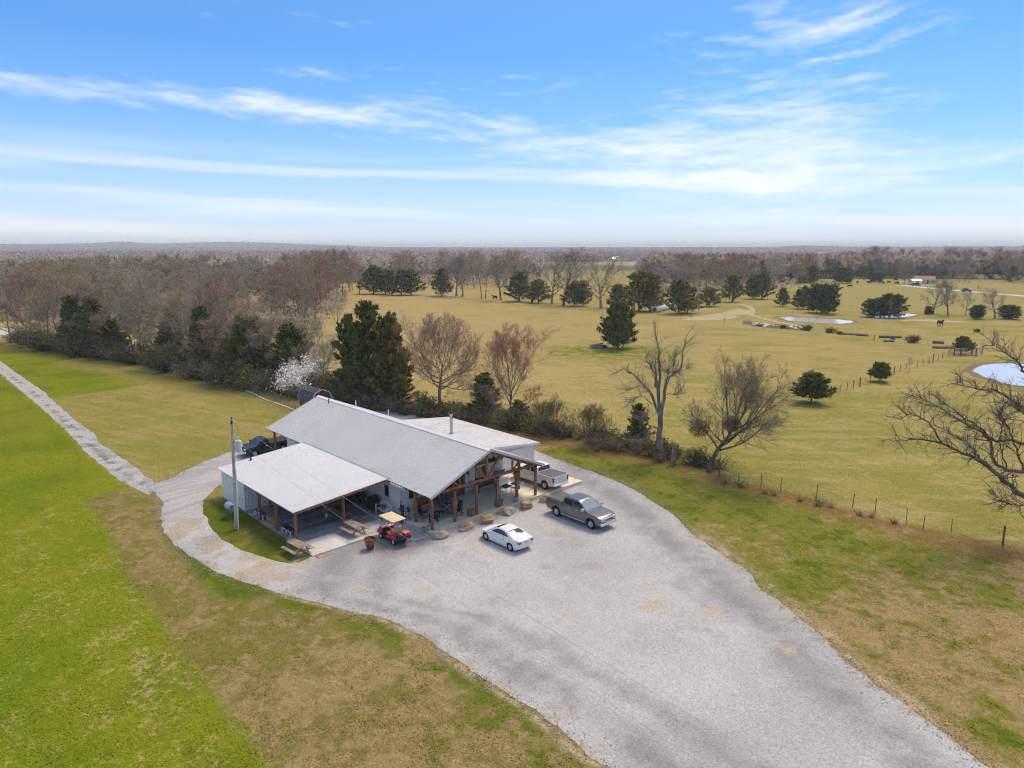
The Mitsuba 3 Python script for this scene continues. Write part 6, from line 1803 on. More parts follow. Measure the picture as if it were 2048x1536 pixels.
# far side of the pasture
C('cedar_far', 747, 588, 533, 'broad dark pine at the left end of the evergreen clump across the pasture', 1.25, 0)
C('cedar_far_bronze', 771, 588, 541, 'brownish evergreen second from the left in the clump across the pasture', 1.05, 40)
C('cedar_far', 784, 591, 542, 'narrow pointed dark evergreen in the middle of the clump across the pasture', 0.85, 80)
C('cedar_far', 803, 590, 541, 'dark evergreen fourth in the clump across the pasture', 1.1, 120)
C('cedar_far', 822, 590, 540, 'broad green evergreen at the right end of the clump across the pasture', 1.25, 160)
C('cedar_far', 884, 592, 538, 'single cedar between the evergreen clump and the tall bare trees', 1.05, 200)
C('cedar_far', 1038, 603, 545, 'dark pine left of the tallest bare trees across the pasture', 1.25, 240)
C('cedar_far', 1077, 606, 560, 'small dark evergreen with brown twigs among the tallest bare trees', 1.3, 280)
C('cedar_far', 1148, 612, 564, 'dark evergreen, left of a pair right of the tallest bare tree', 1.2, 320)
C('cedar_far', 1166, 612, 563, 'dark evergreen, right of a pair right of the tallest bare tree', 1.0, 10)
C('cedar_far', 1236, 616, 570, 'green evergreen behind the lone pasture cedar', 1.2, 50)
C('cedar_far_bronze', 1278, 623, 548, 'largest bronze cedar across the pasture, left of the white pipe', 1.1, 90)
C('cedar_far_bronze', 1300, 622, 553, 'bronze cedar joined to the right of the largest bronze cedar', 0.9, 130)
C('cedar_far_bronze', 1357, 628, 562, 'bronze cedar right above the end of the white pipe', 1.05, 170)
C('cedar_far_bronze', 1375, 626, 575, 'smaller bronze cedar right of the white pipe', 1.15, 210)
C('cedar_far_bronze', 1419, 613, 577, 'squat bronze cedar left of the farm lane', 1.45, 250)
C('cedar_far_bronze', 1465, 604, 553, 'narrow bronze cedar where the farm lane begins', 0.95, 290)
C('cedar_far', 1504, 598, 553, 'dark cedar behind the farm lane, left of a pair', 1.0, 330)
C('cedar_far', 1524, 598, 550, 'dark cedar behind the farm lane, right of a pair', 1.2, 20)
C('cedar_far', 1565, 613, 577, 'small green tree on a thin trunk left of the pond cedars', 1.0, 60)
C('cedar_far', 1596, 617, 580, 'small dark evergreen left of the twin pond cedars', 0.9, 100)
C('cedar_far', 1608, 618, 573, 'dark evergreen close behind the twin pond cedars', 0.8, 140)
C('cedar_round', 1634, 625, 574, 'left of the twin dark cedars above the nearer farm pond', 0.85, 180)
C('cedar_round', 1655, 628, 575, 'right of the twin dark cedars above the nearer farm pond', 0.85, 220)
C('cedar_round', 1747, 634, 601, 'low round cedar by the far pond with cattle at its foot', 1.35, 260)
C('cedar_round', 1780, 635, 593, 'big round dark cedar by the far pond with cattle at its foot', 1.25, 300)
C('cedar_far', 1625, 566, 533, 'dark pine at the wood edge behind the right pasture', 1.2, 340)
C('cedar_round', 1684, 566, 538, 'large round evergreen on the crest of the right pasture', 1.5, 30)
C('cedar_far_bronze', 1722, 556, 533, 'brown cedar beyond the crest, left of a pair', 0.9, 70)
C('cedar_far_bronze', 1734, 556, 535, 'brown cedar beyond the crest, right of a pair', 0.9, 110)
C('cedar_round', 1751, 565, 546, 'small round evergreen on the crest of the right pasture', 1.45, 150)
C('cedar_round', 1857, 629, 614, 'little dark evergreen left of the three bare pond-side trees', 1.1, 190)
C('cedar_round', 1954, 638, 613, 'round dark cedar shrub between the bare trees on the right', 1.2, 230)
C('cedar_round', 2017, 638, 613, 'wide dark cedar shrub at the right edge beyond the pasture', 1.6, 270)
for px, py, top, lab in ((1567, 657, 648, 'leftmost dark bush on the brush line below the near pond'), (1612, 661, 648, 'dark bush at the right end of the stone heap'), (1660, 666, 654, 'dark bush next right of the stone heap on the brush line'), (1680, 669, 661, 'low spreading bush in the middle of the brush line'),
                         (1822, 685, 668, 'bush with a dark skirt alone near the end of the brush line'), (1786, 681, 675, 'flat dark bush on the brush line near the corral'), (1953, 664, 656, 'tiny round dark bush alone in the right pasture')):
    tree('brush_dark', px, py, top, lab, 'bush', None, 'bush', None, 1.1)

# --- tall bare trees one can point to across the pasture
Bt = lambda kind, px, py, top, label, sx=1.0: tree(kind, px, py, top, label, 'tree', None, 'bare_tree', None, sx)  # noqa: E731
Bt('thin_pole', 719, 588, 508, 'slim bare tree just left of the evergreen clump across the pasture')
Bt('field_oak', 913, 592, 505, 'bare tree right of the single cedar across the pasture, left of a pair', 0.85)
Bt('field_oak_b', 925, 593, 506, 'bare tree right of the single cedar across the pasture, right of a pair', 0.85)
Bt('thin_pole', 963, 597, 511, 'slim bare tree in the middle of the far pasture edge, left of a pair', 1.3)
Bt('thin_pole', 971, 598, 514, 'slim bare tree in the middle of the far pasture edge, right of a pair', 1.2)
Bt('field_oak', 1002, 600, 509, 'wide bare tree left of the dark pine across the pasture')
Bt('field_oak_b', 1104, 608, 506, 'wide bare tree close left of the tallest bare tree', 0.95)
Bt('field_oak', 1127, 611, 492, 'tallest bare tree across the pasture, rising above the horizon', 0.9)
Bt('field_oak_b', 1202, 617, 514, 'wide spreading bare tree behind the lone pasture cedar', 1.0)
Bt('field_oak_b', 1866, 628, 553, 'left of the three tall bare trees beyond the far pond', 0.95)
Bt('field_oak', 1896, 631, 560, 'middle of the three tall bare trees beyond the far pond', 0.85)
Bt('field_oak', 1990, 637, 574, 'right one of the tall bare trees beyond the far pond', 0.95)
Bt('wood_pale', 1931, 631, 585, 'tan many-branched small tree between the tall bare trees on the right', 1.1)
Bt('wood_pale', 1648, 612, 562, 'pale bare tree behind the twin pond cedars', 1.0)
Bt('field_oak_b', 1808, 568, 530, 'left of two bare yard trees by the far farmhouse', 0.8)
Bt('field_oak_b', 1822, 568, 532, 'right of two bare yard trees by the far farmhouse', 0.8)
Bt('wood_pale', 1818, 743, 715, 'little grey bare tree on the post fence line', 0.9)
Bt('wood_a', 1900, 712, 691, 'little brown bare tree left of the corral boards', 1.0)
Bt('wood_pale', 676, 668, 590, 'bare grey tree at the corner where wood and pasture meet', 0.9)
# left hedgerow bare trees
for kind, px, py, top, lab, sx in (('wood_pale', 38, 672, 545, 'leftmost pale birch-like bare tree at the end of the left hedgerow', 0.6), ('wood_pink', 62, 682, 556, 'reddish-brown bare tree near the left end of the hedgerow', 0.9), ('wood_a', 96, 690, 560, 'grey bare tree left of the first hedgerow evergreen', 0.9),
                                  ('wood_b', 210, 696, 565, 'low spreading bare tree right of the bronze hedgerow cedar', 1.2), ('wood_b', 233, 700, 575, 'dark trunked bare tree with drooping twigs in the left hedgerow', 1.15), ('wood_a', 266, 706, 552, 'upright bare tree with one dark trunk in the left hedgerow', 0.9),
                                  ('wood_pale', 292, 716, 548, 'pale bare tree with a forked ivy-covered foot in the left hedgerow', 1.05), ('wood_pale', 386, 738, 596, 'pale bare tree arching left beside the slim ivy-clad cedar', 1.25), ('wood_pink', 446, 738, 585, 'pinkish bare tree between the slim cedar and the brownish cedar', 1.1),
                                  ('wood_pale', 540, 760, 640, 'silvery bare tree with tangled limbs behind the fenced garden', 1.1), ('wood_pale', 655, 785, 680, 'small silvery bare tree right of the white blossom', 0.9), ('wood_b', 320, 700, 560, 'brown bare tree behind the pale flowering tree', 1.0)):
    Bt(kind, px, py, top, lab, sx)

for i, (px, top, kd, sx) in enumerate(((20, 580, 'wood_b', 1.0), (80, 600, 'wood_a', 1.0), (120, 590, 'wood_b', 1.1), (170, 575, 'wood_c', 1.0), (250, 600, 'wood_b', 1.2), (282, 585, 'wood_a', 1.1), (315, 610, 'wood_b', 1.2), (352, 590, 'wood_a', 1.1), (372, 625, 'wood_b', 1.2), (420, 600, 'wood_a', 1.0),
                                    (432, 640, 'wood_pink', 1.2), (470, 610, 'wood_b', 1.1), (478, 655, 'wood_pink', 1.2), (512, 625, 'wood_a', 1.1), (525, 660, 'wood_pale', 1.1), (560, 640, 'wood_b', 1.1), (575, 690, 'wood_pale', 1.2), (600, 650, 'wood_a', 0.9), (645, 690, 'wood_a', 0.9))):
    near = ('at the far left end', 'by the first left cedars', 'by the pale flowering tree', 'by the slim ivy-clad cedar', 'behind the scrap boards', 'behind the white blossom')[min(5, px // 110)]
    tree(kd, px, float(np.interp(px, [0, 270, 500, 640], [676, 714, 760, 782])), top, 'middle-sized ' + ('reddish' if kd == 'wood_pink' else 'silvery' if kd == 'wood_pale' else 'grey-brown') + ' bare tree in the left hedgerow ' + near, 'tree', 'hedgerow bare trees ' + near, 'hedge_tree', None, sx)

# --- the hedgerow's brush, each clump a bush
pts = np.array([G(*q)[:2] for q in [(20, 684), (100, 698), (190, 712), (270, 724), (345, 742), (420, 762), (500, 778), (580, 790), (660, 802), (720, 815), (800, 830), (870, 838), (940, 848), (1010, 858), (1060, 866), (1120, 876), (1180, 890), (1240, 904), (1300, 917), (1340, 926), (1400, 940), (1440, 948)]])
sl = np.concatenate([[0], np.cumsum(np.linalg.norm(np.diff(pts, axis=0), axis=1))])
HEDGE_MARKS = ['at its far left end', 'near the first left cedars', 'near the pale flowering tree', 'near the slim ivy-clad cedar', 'near the scrap boards', 'behind the shed', 'under the pink maple', 'behind the annex', 'beside the olive bushes', 'near the dead tree']
for i, t in enumerate(np.concatenate([np.arange(1, sl[-1], 1.6), np.arange(sl[-1] - 38, sl[-1] - 3, 1.7)])):
    x, y = np.interp(t, sl, pts[:, 0]) + rgt.normal() * 0.8, np.interp(t, sl, pts[:, 1]) + rgt.normal() * 1.1 + 1.2
    r = rgt.random()
    kd, lab = (('brush_tan', 'tan leafless brush in the hedgerow'), ('brush_olive', 'olive leafy brush in the hedgerow'), ('brush_dark', 'dark low evergreen brush in the hedgerow'))[0 if r < 0.42 else 1 if r < 0.72 else 2]
    hh = (1.6 + 2.6 * rgt.random()) if x < -22 else (1.3 + 1.4 * rgt.random()) * (1.0 if x < 5 else 0.85)
    seg = HEDGE_MARKS[int(np.searchsorted([-100, -78, -60, -45, -30, -16, -4, 8, 15], x))]
    tree(kd, (x, y), 0, None, lab + ' ' + seg, 'bush', kd.replace('brush_', '') + ' brush of the hedgerow ' + seg, 'brush', h=hh, sx=1.15)
for px, py, hh in ((650, 790, 3.6), (668, 796, 3.8), (686, 792, 3.0), (636, 786, 2.8), (840, 822, 2.6), (920, 842, 2.4), (855, 826, 2.2)):
    tree('brush_olive', px, py, None, 'tall olive bush behind the shed and the shop roof', 'bush', 'tall olive bushes behind the shop', 'brush', h=hh, sx=0.9)
for px, py in ((1450, 968), (1482, 975), (1530, 987), (1548, 992), (1600, 1003), (1660, 1015), (1720, 1032), (1742, 1035), (1790, 1048), (1635, 1012)):
    tree('weed_clump', px, py, None, 'rusty dry grass clump at the foot of the wire fence', 'grass clump', 'dry grass clumps along the wire fence', 'grass_clump', h=0.6 + 0.5 * rgt.random())

# --- the woods: every tree one thing
KW = ('wood_a', 'wood_b', 'wood_c', 'wood_a', 'wood_b', 'wood_c', 'wood_b', 'wood_a', 'wood_pink', 'wood_b', 'wood_c', 'wood_pale')


def wood(n, quad, tops, label, group, kinds=KW, seed=0, evergreen=0.0, name='wood_tree', hr=(12, 18), marks=()):
    """n trees in a patch of ground given by its surveyed outline."""
    rg = np.random.default_rng(seed)
    poly = Polygon([G(*q)[:2] for q in quad])
    x0, y0, x1, y1 = poly.bounds
    got = []
    tries = 0
    while len(got) < n and tries < 40000:
        tries += 1
        p = np.array([x0 + (x1 - x0) * rg.random(), y0 + (y1 - y0) * rg.random()])
        if not poly.contains(Point(p)):
            continue
        gap = tops * (0.55 if tries > 8000 else 1.0)
        if any(np.hypot(*(p - q)) < gap for q in got):
            continue
        got.append(p)
        kd = kinds[rg.integers(len(kinds))]
        if rg.random() < evergreen:
            kd = 'cedar_far' if rg.random() < 0.5 else 'cedar_far_bronze'
        h = hr[0] + (hr[1] - hr[0]) * rg.random()
        lab, grp = label, group
        if kd.startswith('cedar'):
            h *= 0.6
            lab, grp = 'evergreen among the bare trees of ' + group.split(' of ')[-1], 'evergreens of ' + group.split(' of ')[-1]
        elif kd == 'wood_pink':
            lab, grp = label.replace('grey-brown', 'reddish'), 'reddish ' + group
        elif kd == 'wood_pale':
            lab, grp = label.replace('grey-brown', 'pale silvery'), 'pale ' + group
        col = 1024 + 1405 * p[0] / (p[1] * 1.02)
        where = next((m for lim, m in marks if col < lim), '')
        dep = ('front', 'middle', 'back')[min(2, int(3 * (p[1] - y0) / (y1 - y0)))]
        lab = f'{lab}, {dep} rows{" " + where if where else ""}'
        tree(kd, (p[0], p[1]), 0, None, lab, 'tree', f'{grp}, {dep} {where}'.strip(), name, h=h, sx=0.9 + 0.35 * rg.random())


wood(150, [(-60, 655), (0, 640), (140, 655), (300, 672), (470, 700), (600, 690), (640, 668), (655, 620), (660, 588), (600, 575), (400, 572), (200, 578), (-80, 588)], 4.4, 'grey-brown bare tree in the left wood', 'bare trees of the left wood', seed=1, evergreen=0.05, hr=(11, 17), marks=((90, 'at the left edge'), (220, 'above the bronze cedar'), (350, 'above the flowering tree'), (480, 'above the slim cedar'), (900, 'towards the pasture')))
wood(26, [(640, 640), (690, 600), (720, 575), (620, 570), (560, 590), (580, 640)], 4.8, 'grey-brown bare tree at the wood corner', 'bare trees of the wood corner', seed=2, evergreen=0.03, hr=(13, 19), kinds=('wood_b', 'wood_a', 'wood_c', 'wood_b', 'wood_pink'))
wood(44, [(820, 572), (900, 576), (1000, 578), (1060, 580), (1060, 556), (900, 550), (760, 552)], 5.5, 'grey-brown bare tree in the pole wood', 'bare trees of the pole wood', seed=3, marks=((880, 'behind the evergreen clump'), (970, 'behind the single cedar'), (2000, 'behind the dark pine')), kinds=('thin_pole', 'wood_c', 'wood_a', 'thin_pole'), hr=(14, 19))
wood(46, [(1290, 600), (1380, 598), (1470, 590), (1560, 590), (1600, 585), (1615, 562), (1500, 556), (1380, 560), (1290, 570)], 5.5, 'grey-brown bare tree in the middle wood', 'bare trees of the middle wood', seed=4, marks=((1380, 'above the white pipe'), (1480, 'above the farm lane'), (2000, 'above the near pond')), evergreen=0.04, kinds=('wood_b', 'wood_a', 'wood_c', 'wood_pale', 'wood_b', 'wood_pink'), hr=(12, 17))
wood(54, [(1700, 553), (1800, 553), (1900, 560), (2000, 568), (2100, 574), (2120, 550), (1950, 540), (1800, 538), (1640, 542), (1640, 550)], 6.0, 'grey-brown bare tree in the right wood', 'bare trees of the right wood', seed=5, marks=((1780, 'above the crest evergreens'), (1900, 'behind the farmhouse'), (3000, 'above the county road')), evergreen=0.03, hr=(15, 22), kinds=('wood_a', 'wood_c', 'wood_b', 'wood_c', 'wood_pink', 'wood_a'))
for px, py, top, sx, lab in ((1918, 563, 533, 1.2, 'bright red budding tree in the right wood, left one'), (1938, 565, 538, 1.1, 'bright red budding tree in the right wood, right one')):
    k = tree('wood_pink', px, py, top, lab, 'tree', None, 'budding_tree', sx=sx)
# ------------------------------------------------------------------ people
mat('skin', (0.42, 0.23, 0.16), rough=0.6)
mat('black_cloth', (0.022, 0.024, 0.028), rough=0.9)
mat('navy_cloth', (0.025, 0.035, 0.075), rough=0.9)
mat('blue_cloth', (0.22, 0.33, 0.55), rough=0.9)
mat('khaki_cloth', (0.42, 0.29, 0.19), rough=0.9)
mat('brown_hair', (0.085, 0.045, 0.028), rough=0.8)
mat('purple_cloth', (0.09, 0.065, 0.11), rough=0.9)


def limbs_body(J, bones, ln=0.035):
    """J: {joint: (x, y, z, radius)}; one continuous surface over the bones."""
    out = None
    for a, b in bones:
        s = [m3.Manifold.sphere(J[q][3], 12).translate(J[q][:3]) for q in (a, b)]
        h = m3.Manifold.batch_hull(s)
        out = h if out is None else out + h
    v, f = mf(out.refine_to_length(ln))
    t = trimesh.Trimesh(v, f, process=True)
    trimesh.smoothing.filter_taubin(t, iterations=8)
    return np.asarray(t.vertices), np.asarray(t.faces)


def person(label, tw, J, shirt, trousers, hair, hat=None, sleeve='elbow', shirt_low='pelvis'):
    t = thing('person', label, 'person')
    # hands: palm, four unequal fingers and a thumb on each, curled
    B = [('head', 'chin'), ('chin', 'neck'), ('head', 'nose'), ('neck', 'chest'), ('chest', 'waist'), ('waist', 'pelvis')]
    J = dict(J)
    for s in ('l', 'r'):
        B += [('chest', 'sh_' + s), ('sh_' + s, 'el_' + s), ('el_' + s, 'wr_' + s), ('pelvis', 'hip_' + s), ('hip_' + s, 'kn_' + s), ('kn_' + s, 'an_' + s), ('an_' + s, 'toe_' + s)]
        w, e = np.array(J['wr_' + s][:3]), np.array(J['el_' + s][:3])
        d = unit(w - e)
        sd = unit(np.cross(d, [0, 0, 1]) if abs(d[2]) < 0.9 else np.cross(d, [1, 0, 0]))
        cur = unit(np.cross(sd, d)) * (1 if d[2] > -0.5 else 1)
        J['palm_' + s] = (*(w + d * 0.085), 0.026)
        B.append(('wr_' + s, 'palm_' + s))
        for i, (o, ln) in enumerate(((-0.027, 0.062), (-0.009, 0.074), (0.009, 0.070), (0.027, 0.055))):
            k1 = w + d * 0.10 + sd * o
            k2 = k1 + d * ln * 0.55 + cur * 0.012
            k3 = k2 + d * ln * 0.3 + cur * 0.03
            for n_, q in (('a', k1), ('b', k2), ('c', k3)):
                J[f'f{i}{n_}{s}'] = (*q, 0.009)
            B += [('palm_' + s, f'f{i}a{s}'), (f'f{i}a{s}', f'f{i}b{s}'), (f'f{i}b{s}', f'f{i}c{s}')]
        th = w + d * 0.04 + sd * -0.03
        J['t1' + s] = (*th, 0.012); J['t2' + s] = (*(th + d * 0.045 - sd * 0.03), 0.010)
        B += [('palm_' + s, 't1' + s), ('t1' + s, 't2' + s)]
    obj('body', limbs_body(J, B), 'skin', t, tw, True)
    g = lambda k, dr_: (*J[k][:3], J[k][3] + dr_)  # noqa: E731
    SJ = {k: g(k, 0.02) for k in ('chest', 'waist', 'pelvis', 'sh_l', 'sh_r')}
    SB = [('chest', 'waist'), ('waist', 'pelvis')]
    for s in ('l', 'r'):
        e, sh, w = (np.array(J[k + s][:3]) for k in ('el_', 'sh_', 'wr_'))
        end = sh + (e - sh) * 0.75 if sleeve == 'short' else w + (e - w) * 0.1
        SJ['cf_' + s] = (*end, 0.062 if sleeve == 'short' else 0.045)
        SJ['el_' + s] = g('el_' + s, 0.018)
        SB += [('chest', 'sh_' + s)] + ([('sh_' + s, 'cf_' + s)] if sleeve == 'short' else [('sh_' + s, 'el_' + s), ('el_' + s, 'cf_' + s)])
    obj('shirt', limbs_body(SJ, SB), shirt, t, tw, True)
    TJ = {k: g(k, 0.022) for k in ('pelvis', 'hip_l', 'hip_r', 'kn_l', 'kn_r')}
    TBn = []
    for s in ('l', 'r'):
        a = J['an_' + s]
        TJ['cu_' + s] = (a[0], a[1], a[2] + 0.03, a[3] + 0.022)
        TBn += [('pelvis', 'hip_' + s), ('hip_' + s, 'kn_' + s), ('kn_' + s, 'cu_' + s)]
    obj('trousers', limbs_body(TJ, TBn), trousers, t, tw, True)
    for s in ('l', 'r'):
        a, q = J['an_' + s], J['toe_' + s]
        obj('shoe', limbs_body({'a': (a[0], a[1], a[2] - 0.03, 0.052), 'b': (q[0], q[1], q[2], 0.048), 'h': (a[0] - 0.05, a[1], q[2], 0.045)}, [('a', 'b'), ('h', 'b'), ('a', 'h')]), 'black_cloth', t, tw, True)
    h = J['head']
    obj('hair', ell(h[0] - 0.018, h[1], h[2] + 0.025, 0.102, 0.088, 0.098, 2), hair, t, tw, True)
    hd = np.array(h[:3])
    obj('ear', cat_(*[ell(h[0] - 0.005, h[1] + s * 0.088, h[2] - 0.02, 0.018, 0.012, 0.03, 1) for s in (-1, 1)]), 'skin', t, tw, True)
    obj('eye', cat_(*[ell(h[0] + 0.085, h[1] + s * 0.034, h[2] - 0.005, 0.012, 0.014, 0.010, 1) for s in (-1, 1)]), 'black_cloth', t, tw, True)
    obj('mouth', ell(h[0] + 0.082, h[1], h[2] - 0.075, 0.010, 0.026, 0.007, 1), 'terracotta', t, tw, True)
    return t


def figure(lean=0.0):
    return {'head': (0.06 + lean * 1.5, 0, 1.66, 0.098), 'chin': (0.10 + lean * 1.5, 0, 1.57, 0.06), 'nose': (0.155 + lean * 1.5, 0, 1.635, 0.018), 'neck': (0.02 + lean * 1.3, 0, 1.50, 0.06),
            'chest': (0.0 + lean, 0, 1.33, 0.145), 'waist': (0.01 + lean * .4, 0, 1.08, 0.135), 'pelvis': (0, 0, 0.95, 0.14),
            'sh_l': (0.0 + lean, 0.19, 1.40, 0.068), 'sh_r': (0.0 + lean, -0.19, 1.40, 0.068), 'el_l': (0.02 + lean, 0.26, 1.13, 0.047), 'el_r': (-0.02 + lean, -0.26, 1.13, 0.047),
            'wr_l': (0.22 + lean, 0.22, 1.02, 0.032), 'wr_r': (0.10 + lean, -0.24, 0.90, 0.032), 'hip_l': (0, 0.10, 0.90, 0.10), 'hip_r': (0, -0.10, 0.90, 0.10),
            'kn_l': (0.05, 0.11, 0.50, 0.062), 'kn_r': (0.05, -0.11, 0.50, 0.062), 'an_l': (0.0, 0.11, 0.09, 0.045), 'an_r': (0.0, -0.11, 0.09, 0.045), 'toe_l': (0.17, 0.12, 0.045, 0.04), 'toe_r': (0.17, -0.12, 0.045, 0.04)}


J1 = figure(0.03)
J1.update(kn_l=(0.16, 0.10, 0.52, 0.062), an_l=(0.13, 0.10, 0.10, 0.045), toe_l=(0.30, 0.11, 0.05, 0.04), kn_r=(-0.06, -0.10, 0.50, 0.062), an_r=(-0.34, -0.11, 0.22, 0.045), toe_r=(-0.22, -0.12, 0.11, 0.04),
          wr_l=(0.28, 0.14, 1.08, 0.032), el_l=(0.05, 0.27, 1.12, 0.047))
a, b = L0(806, 1037, 0.14)
person('man in black jacket and dark jeans stepping down from the porch by the handrail', at_shop(-0.62, 3.05, 0.14, 165), J1, 'black_cloth', 'navy_cloth', 'brown_hair')
t = thing('shoulder_bag', 'purple-grey bag hanging on the rail behind the man in black', 'bag')
obj('body', rbox(-0.18, 0.18, -0.08, 0.08, 0.45, 0.85, 0.05), 'purple_cloth', t, at_shop(0.15, 3.35, 0.30, 75), 40)
obj('strap', tube([(-0.12, 0, 0.83), (0, 0, 1.08), (0.12, 0, 0.83)], 0.014, 5), 'purple_cloth', t, at_shop(0.15, 3.35, 0.30, 75))
J2 = figure(0.10)
a, b = L0(884, 1012, 0.3)
person('person in light blue shirt and khaki trousers standing on the porch by the doors', at_shop(a, b, 0.302, 215), J2, 'blue_cloth', 'khaki_cloth', 'brown_hair', sleeve='short')

# ------------------------------------------------------------------ cattle
mat('black_hide', (0.020, 0.019, 0.019), rough=0.8)
mat('red_hide', (0.10, 0.045, 0.025), rough=0.8)


def cow(graze=True):
    J = {'rump': (-0.75, 0, 1.15, 0.30), 'belly': (-0.05, 0, 1.02, 0.38), 'chest': (0.62, 0, 1.02, 0.36), 'wither': (0.55, 0, 1.28, 0.20), 'neck': (1.0, 0, 1.15 if graze else 1.4, 0.20), 'poll': (1.28, 0, 0.62 if graze else 1.58, 0.14), 'muzzle': (1.42, 0, 0.22 if graze else 1.40, 0.08)}
    B = [('rump', 'belly'), ('belly', 'chest'), ('chest', 'wither'), ('wither', 'rump'), ('chest', 'neck'), ('wither', 'neck'), ('neck', 'poll'), ('poll', 'muzzle')]
    for s, y in (('l', 0.2), ('r', -0.2)):
        J |= {'hs' + s: (-0.78, y, 1.0, 0.20), 'hk' + s: (-0.62, y, 0.68, 0.12), 'hh' + s: (-0.86, y, 0.42, 0.065), 'hf' + s: (-0.80, y, 0.06, 0.06), 'fs' + s: (0.6, y, 0.85, 0.16), 'fk' + s: (0.62, y, 0.42, 0.07), 'ff' + s: (0.6, y, 0.06, 0.06),
              'ea' + s: (J['poll'][0] - 0.03, y * 1.25, J['poll'][2] + 0.05, 0.03)}
        B += [('rump', 'hs' + s), ('hs' + s, 'hk' + s), ('hk' + s, 'hh' + s), ('hh' + s, 'hf' + s), ('chest', 'fs' + s), ('fs' + s, 'fk' + s), ('fk' + s, 'ff' + s), ('poll', 'ea' + s)]
    J |= {'t0': (-1.0, 0, 1.25, 0.05), 't1': (-1.08, 0, 0.6, 0.035)}
    B += [('rump', 't0'), ('t0', 't1')]
    return limbs_body(J, B, 0.10)


COWS = [mikit.ply(cow(True), 'black_hide', smooth=True), mikit.ply(cow(False), 'black_hide', smooth=True)]
CATTLE = [(1880, 652, 1, 'black cow grazing alone in the right pasture below the dirt patch'), (1700, 575, 0, 'black cow on the slope below the large round evergreen'), (1715, 567, 1, 'black cow on the crest right of the large round evergreen'), (1737, 567, 0, 'black cow left of the small round crest evergreen'),
          (1762, 567, 1, 'black cow right of the small round crest evergreen, first of three'), (1768, 567.5, 0, 'black cow right of the small round crest evergreen, second of three'), (1777, 567, 1, 'black cow right of the small round crest evergreen, third of three'), (1698, 567, 0, 'black cow under the right side of the large round evergreen'),
          (1804, 603, 0, 'black cow on the slope above the far pond cedars'), (1750, 636, 0, 'black cow at the far pond edge, leftmost of three'), (1762, 636, 1, 'black cow at the far pond edge, middle of three'), (1774, 636, 0, 'black cow at the far pond edge, rightmost of three'),
          (1793, 568.5, 0, 'black cow lying near the yard trees on the crest'), (1728, 560.5, 1, 'tiny black cow beyond the crest, left one'), (1792, 561, 0, 'tiny black cow beyond the crest by the yard light'), (1669, 574, 1, 'black cow near the bare trees at the wood edge'),
          (1064, 607, 0, 'black cow in the shade of the tall bare trees across the pasture'), (990, 599, 1, 'black cow by the wide bare tree across the pasture')]
for i, (px, py, k, lab) in enumerate(CATTLE):
    p = G(px, py)
    c = obj('cow', COWS[k], None, None, place(p[0], p[1], float(height(p[0], p[1])), (i * 67) % 180 - 90 + (180 if i % 3 else 0), 1.08))
    tag(c, lab, 'cow', 'black cattle in the pastures')
p = G(901, 597)
c = obj('cow', dict(COWS[0], bsdf={'type': 'ref', 'id': 'transformer_grey'}), None, None, place(p[0], p[1], 0, 20)); tag(c, 'pale grey cow by the bare trees right of the single cedar', 'cow')

# ------------------------------------------------------------------ shed, garden fence, yard odds and ends
mat('shed_red', weathered((0.24, 0.085, 0.045), (0.17, 0.06, 0.035), 3.0, 0.2), rough=0.8)
mat('shingle', weathered((0.105, 0.10, 0.115), (0.065, 0.062, 0.072), 4.0, 1.0), rough=0.9)
t = thing('garden_shed', 'small red gambrel-roofed shed behind the shop', 'shed')
q = G(622, 800, 1.75)
tw = place(q[0] + CA * 1.55, q[1] + SA * 1.55, 0, DB, 0.93)
# x towards the viewer's right-back gable, y along the ridge
Wd, Ln = 3.0, 4.0
gam = [(-1.5, 1.9), (-1.5, 0), (1.5, 0), (1.5, 1.9), (1.0, 2.75), (0, 3.15), (-1.0, 2.75)]
obj('wall', prism(gam, 0, Ln), 'shed_red', t, tw)
rf = [(-1.68, 1.72), (-1.08, 2.80), (0, 3.25), (1.08, 2.80), (1.68, 1.72)]
for (x0, z0), (x1, z1) in zip(rf[:-1], rf[1:]):
    n = max(2, int(math.hypot(x1 - x0, z1 - z0) / 0.3))
    for i in range(n):
        q0, q1 = i / n, (i + 1) / n
        a0, a1 = np.array([x0 + (x1 - x0) * q0, z0 + (z1 - z0) * q0]), np.array([x0 + (x1 - x0) * q1, z0 + (z1 - z0) * q1])
        obj('shingle_course', beam(((a0[0] + a1[0]) / 2, -0.2, (a0[1] + a1[1]) / 2), ((a0[0] + a1[0]) / 2, Ln + 0.2, (a0[1] + a1[1]) / 2), 0.34, 0.035, (-(a1 - a0)[1] * np.sign(x1 - x0) * (1 if x1 > x0 else -1), 0, (a1 - a0)[0])) , 'shingle', t, tw)
obj('fascia', cat_(*[beam((x0, yy, z0 - 0.05), (x1, yy, z1 - 0.05), 0.05, 0.14) for (x0, z0), (x1, z1) in zip(rf[:-1], rf[1:]) for yy in (-0.22, Ln + 0.22)]), 'white_trim', t, tw)
obj('corner_board', cat_(*[cbox(x, yy, 0.95, 0.1, 0.1, 1.9) for x in (-1.5, 1.5) for yy in (0.0, Ln)]), 'white_trim', t, tw)
d_ = obj('door', cbox(0.0, -0.035, 1.0, 1.3, 0.05, 1.95), 'shed_red', t, tw)
obj('handle', cbox(0.5, -0.075, 1.0, 0.05, 0.03, 0.2), 'black_metal', d_, tw)

mat('fence_wood', (0.17, 0.13, 0.095), rough=0.9, spec=0.1)
mat('fence_wire', (0.20, 0.20, 0.195), rough=0.5, metallic=0.5)
mat('steel_post', (0.13, 0.14, 0.12), rough=0.6)


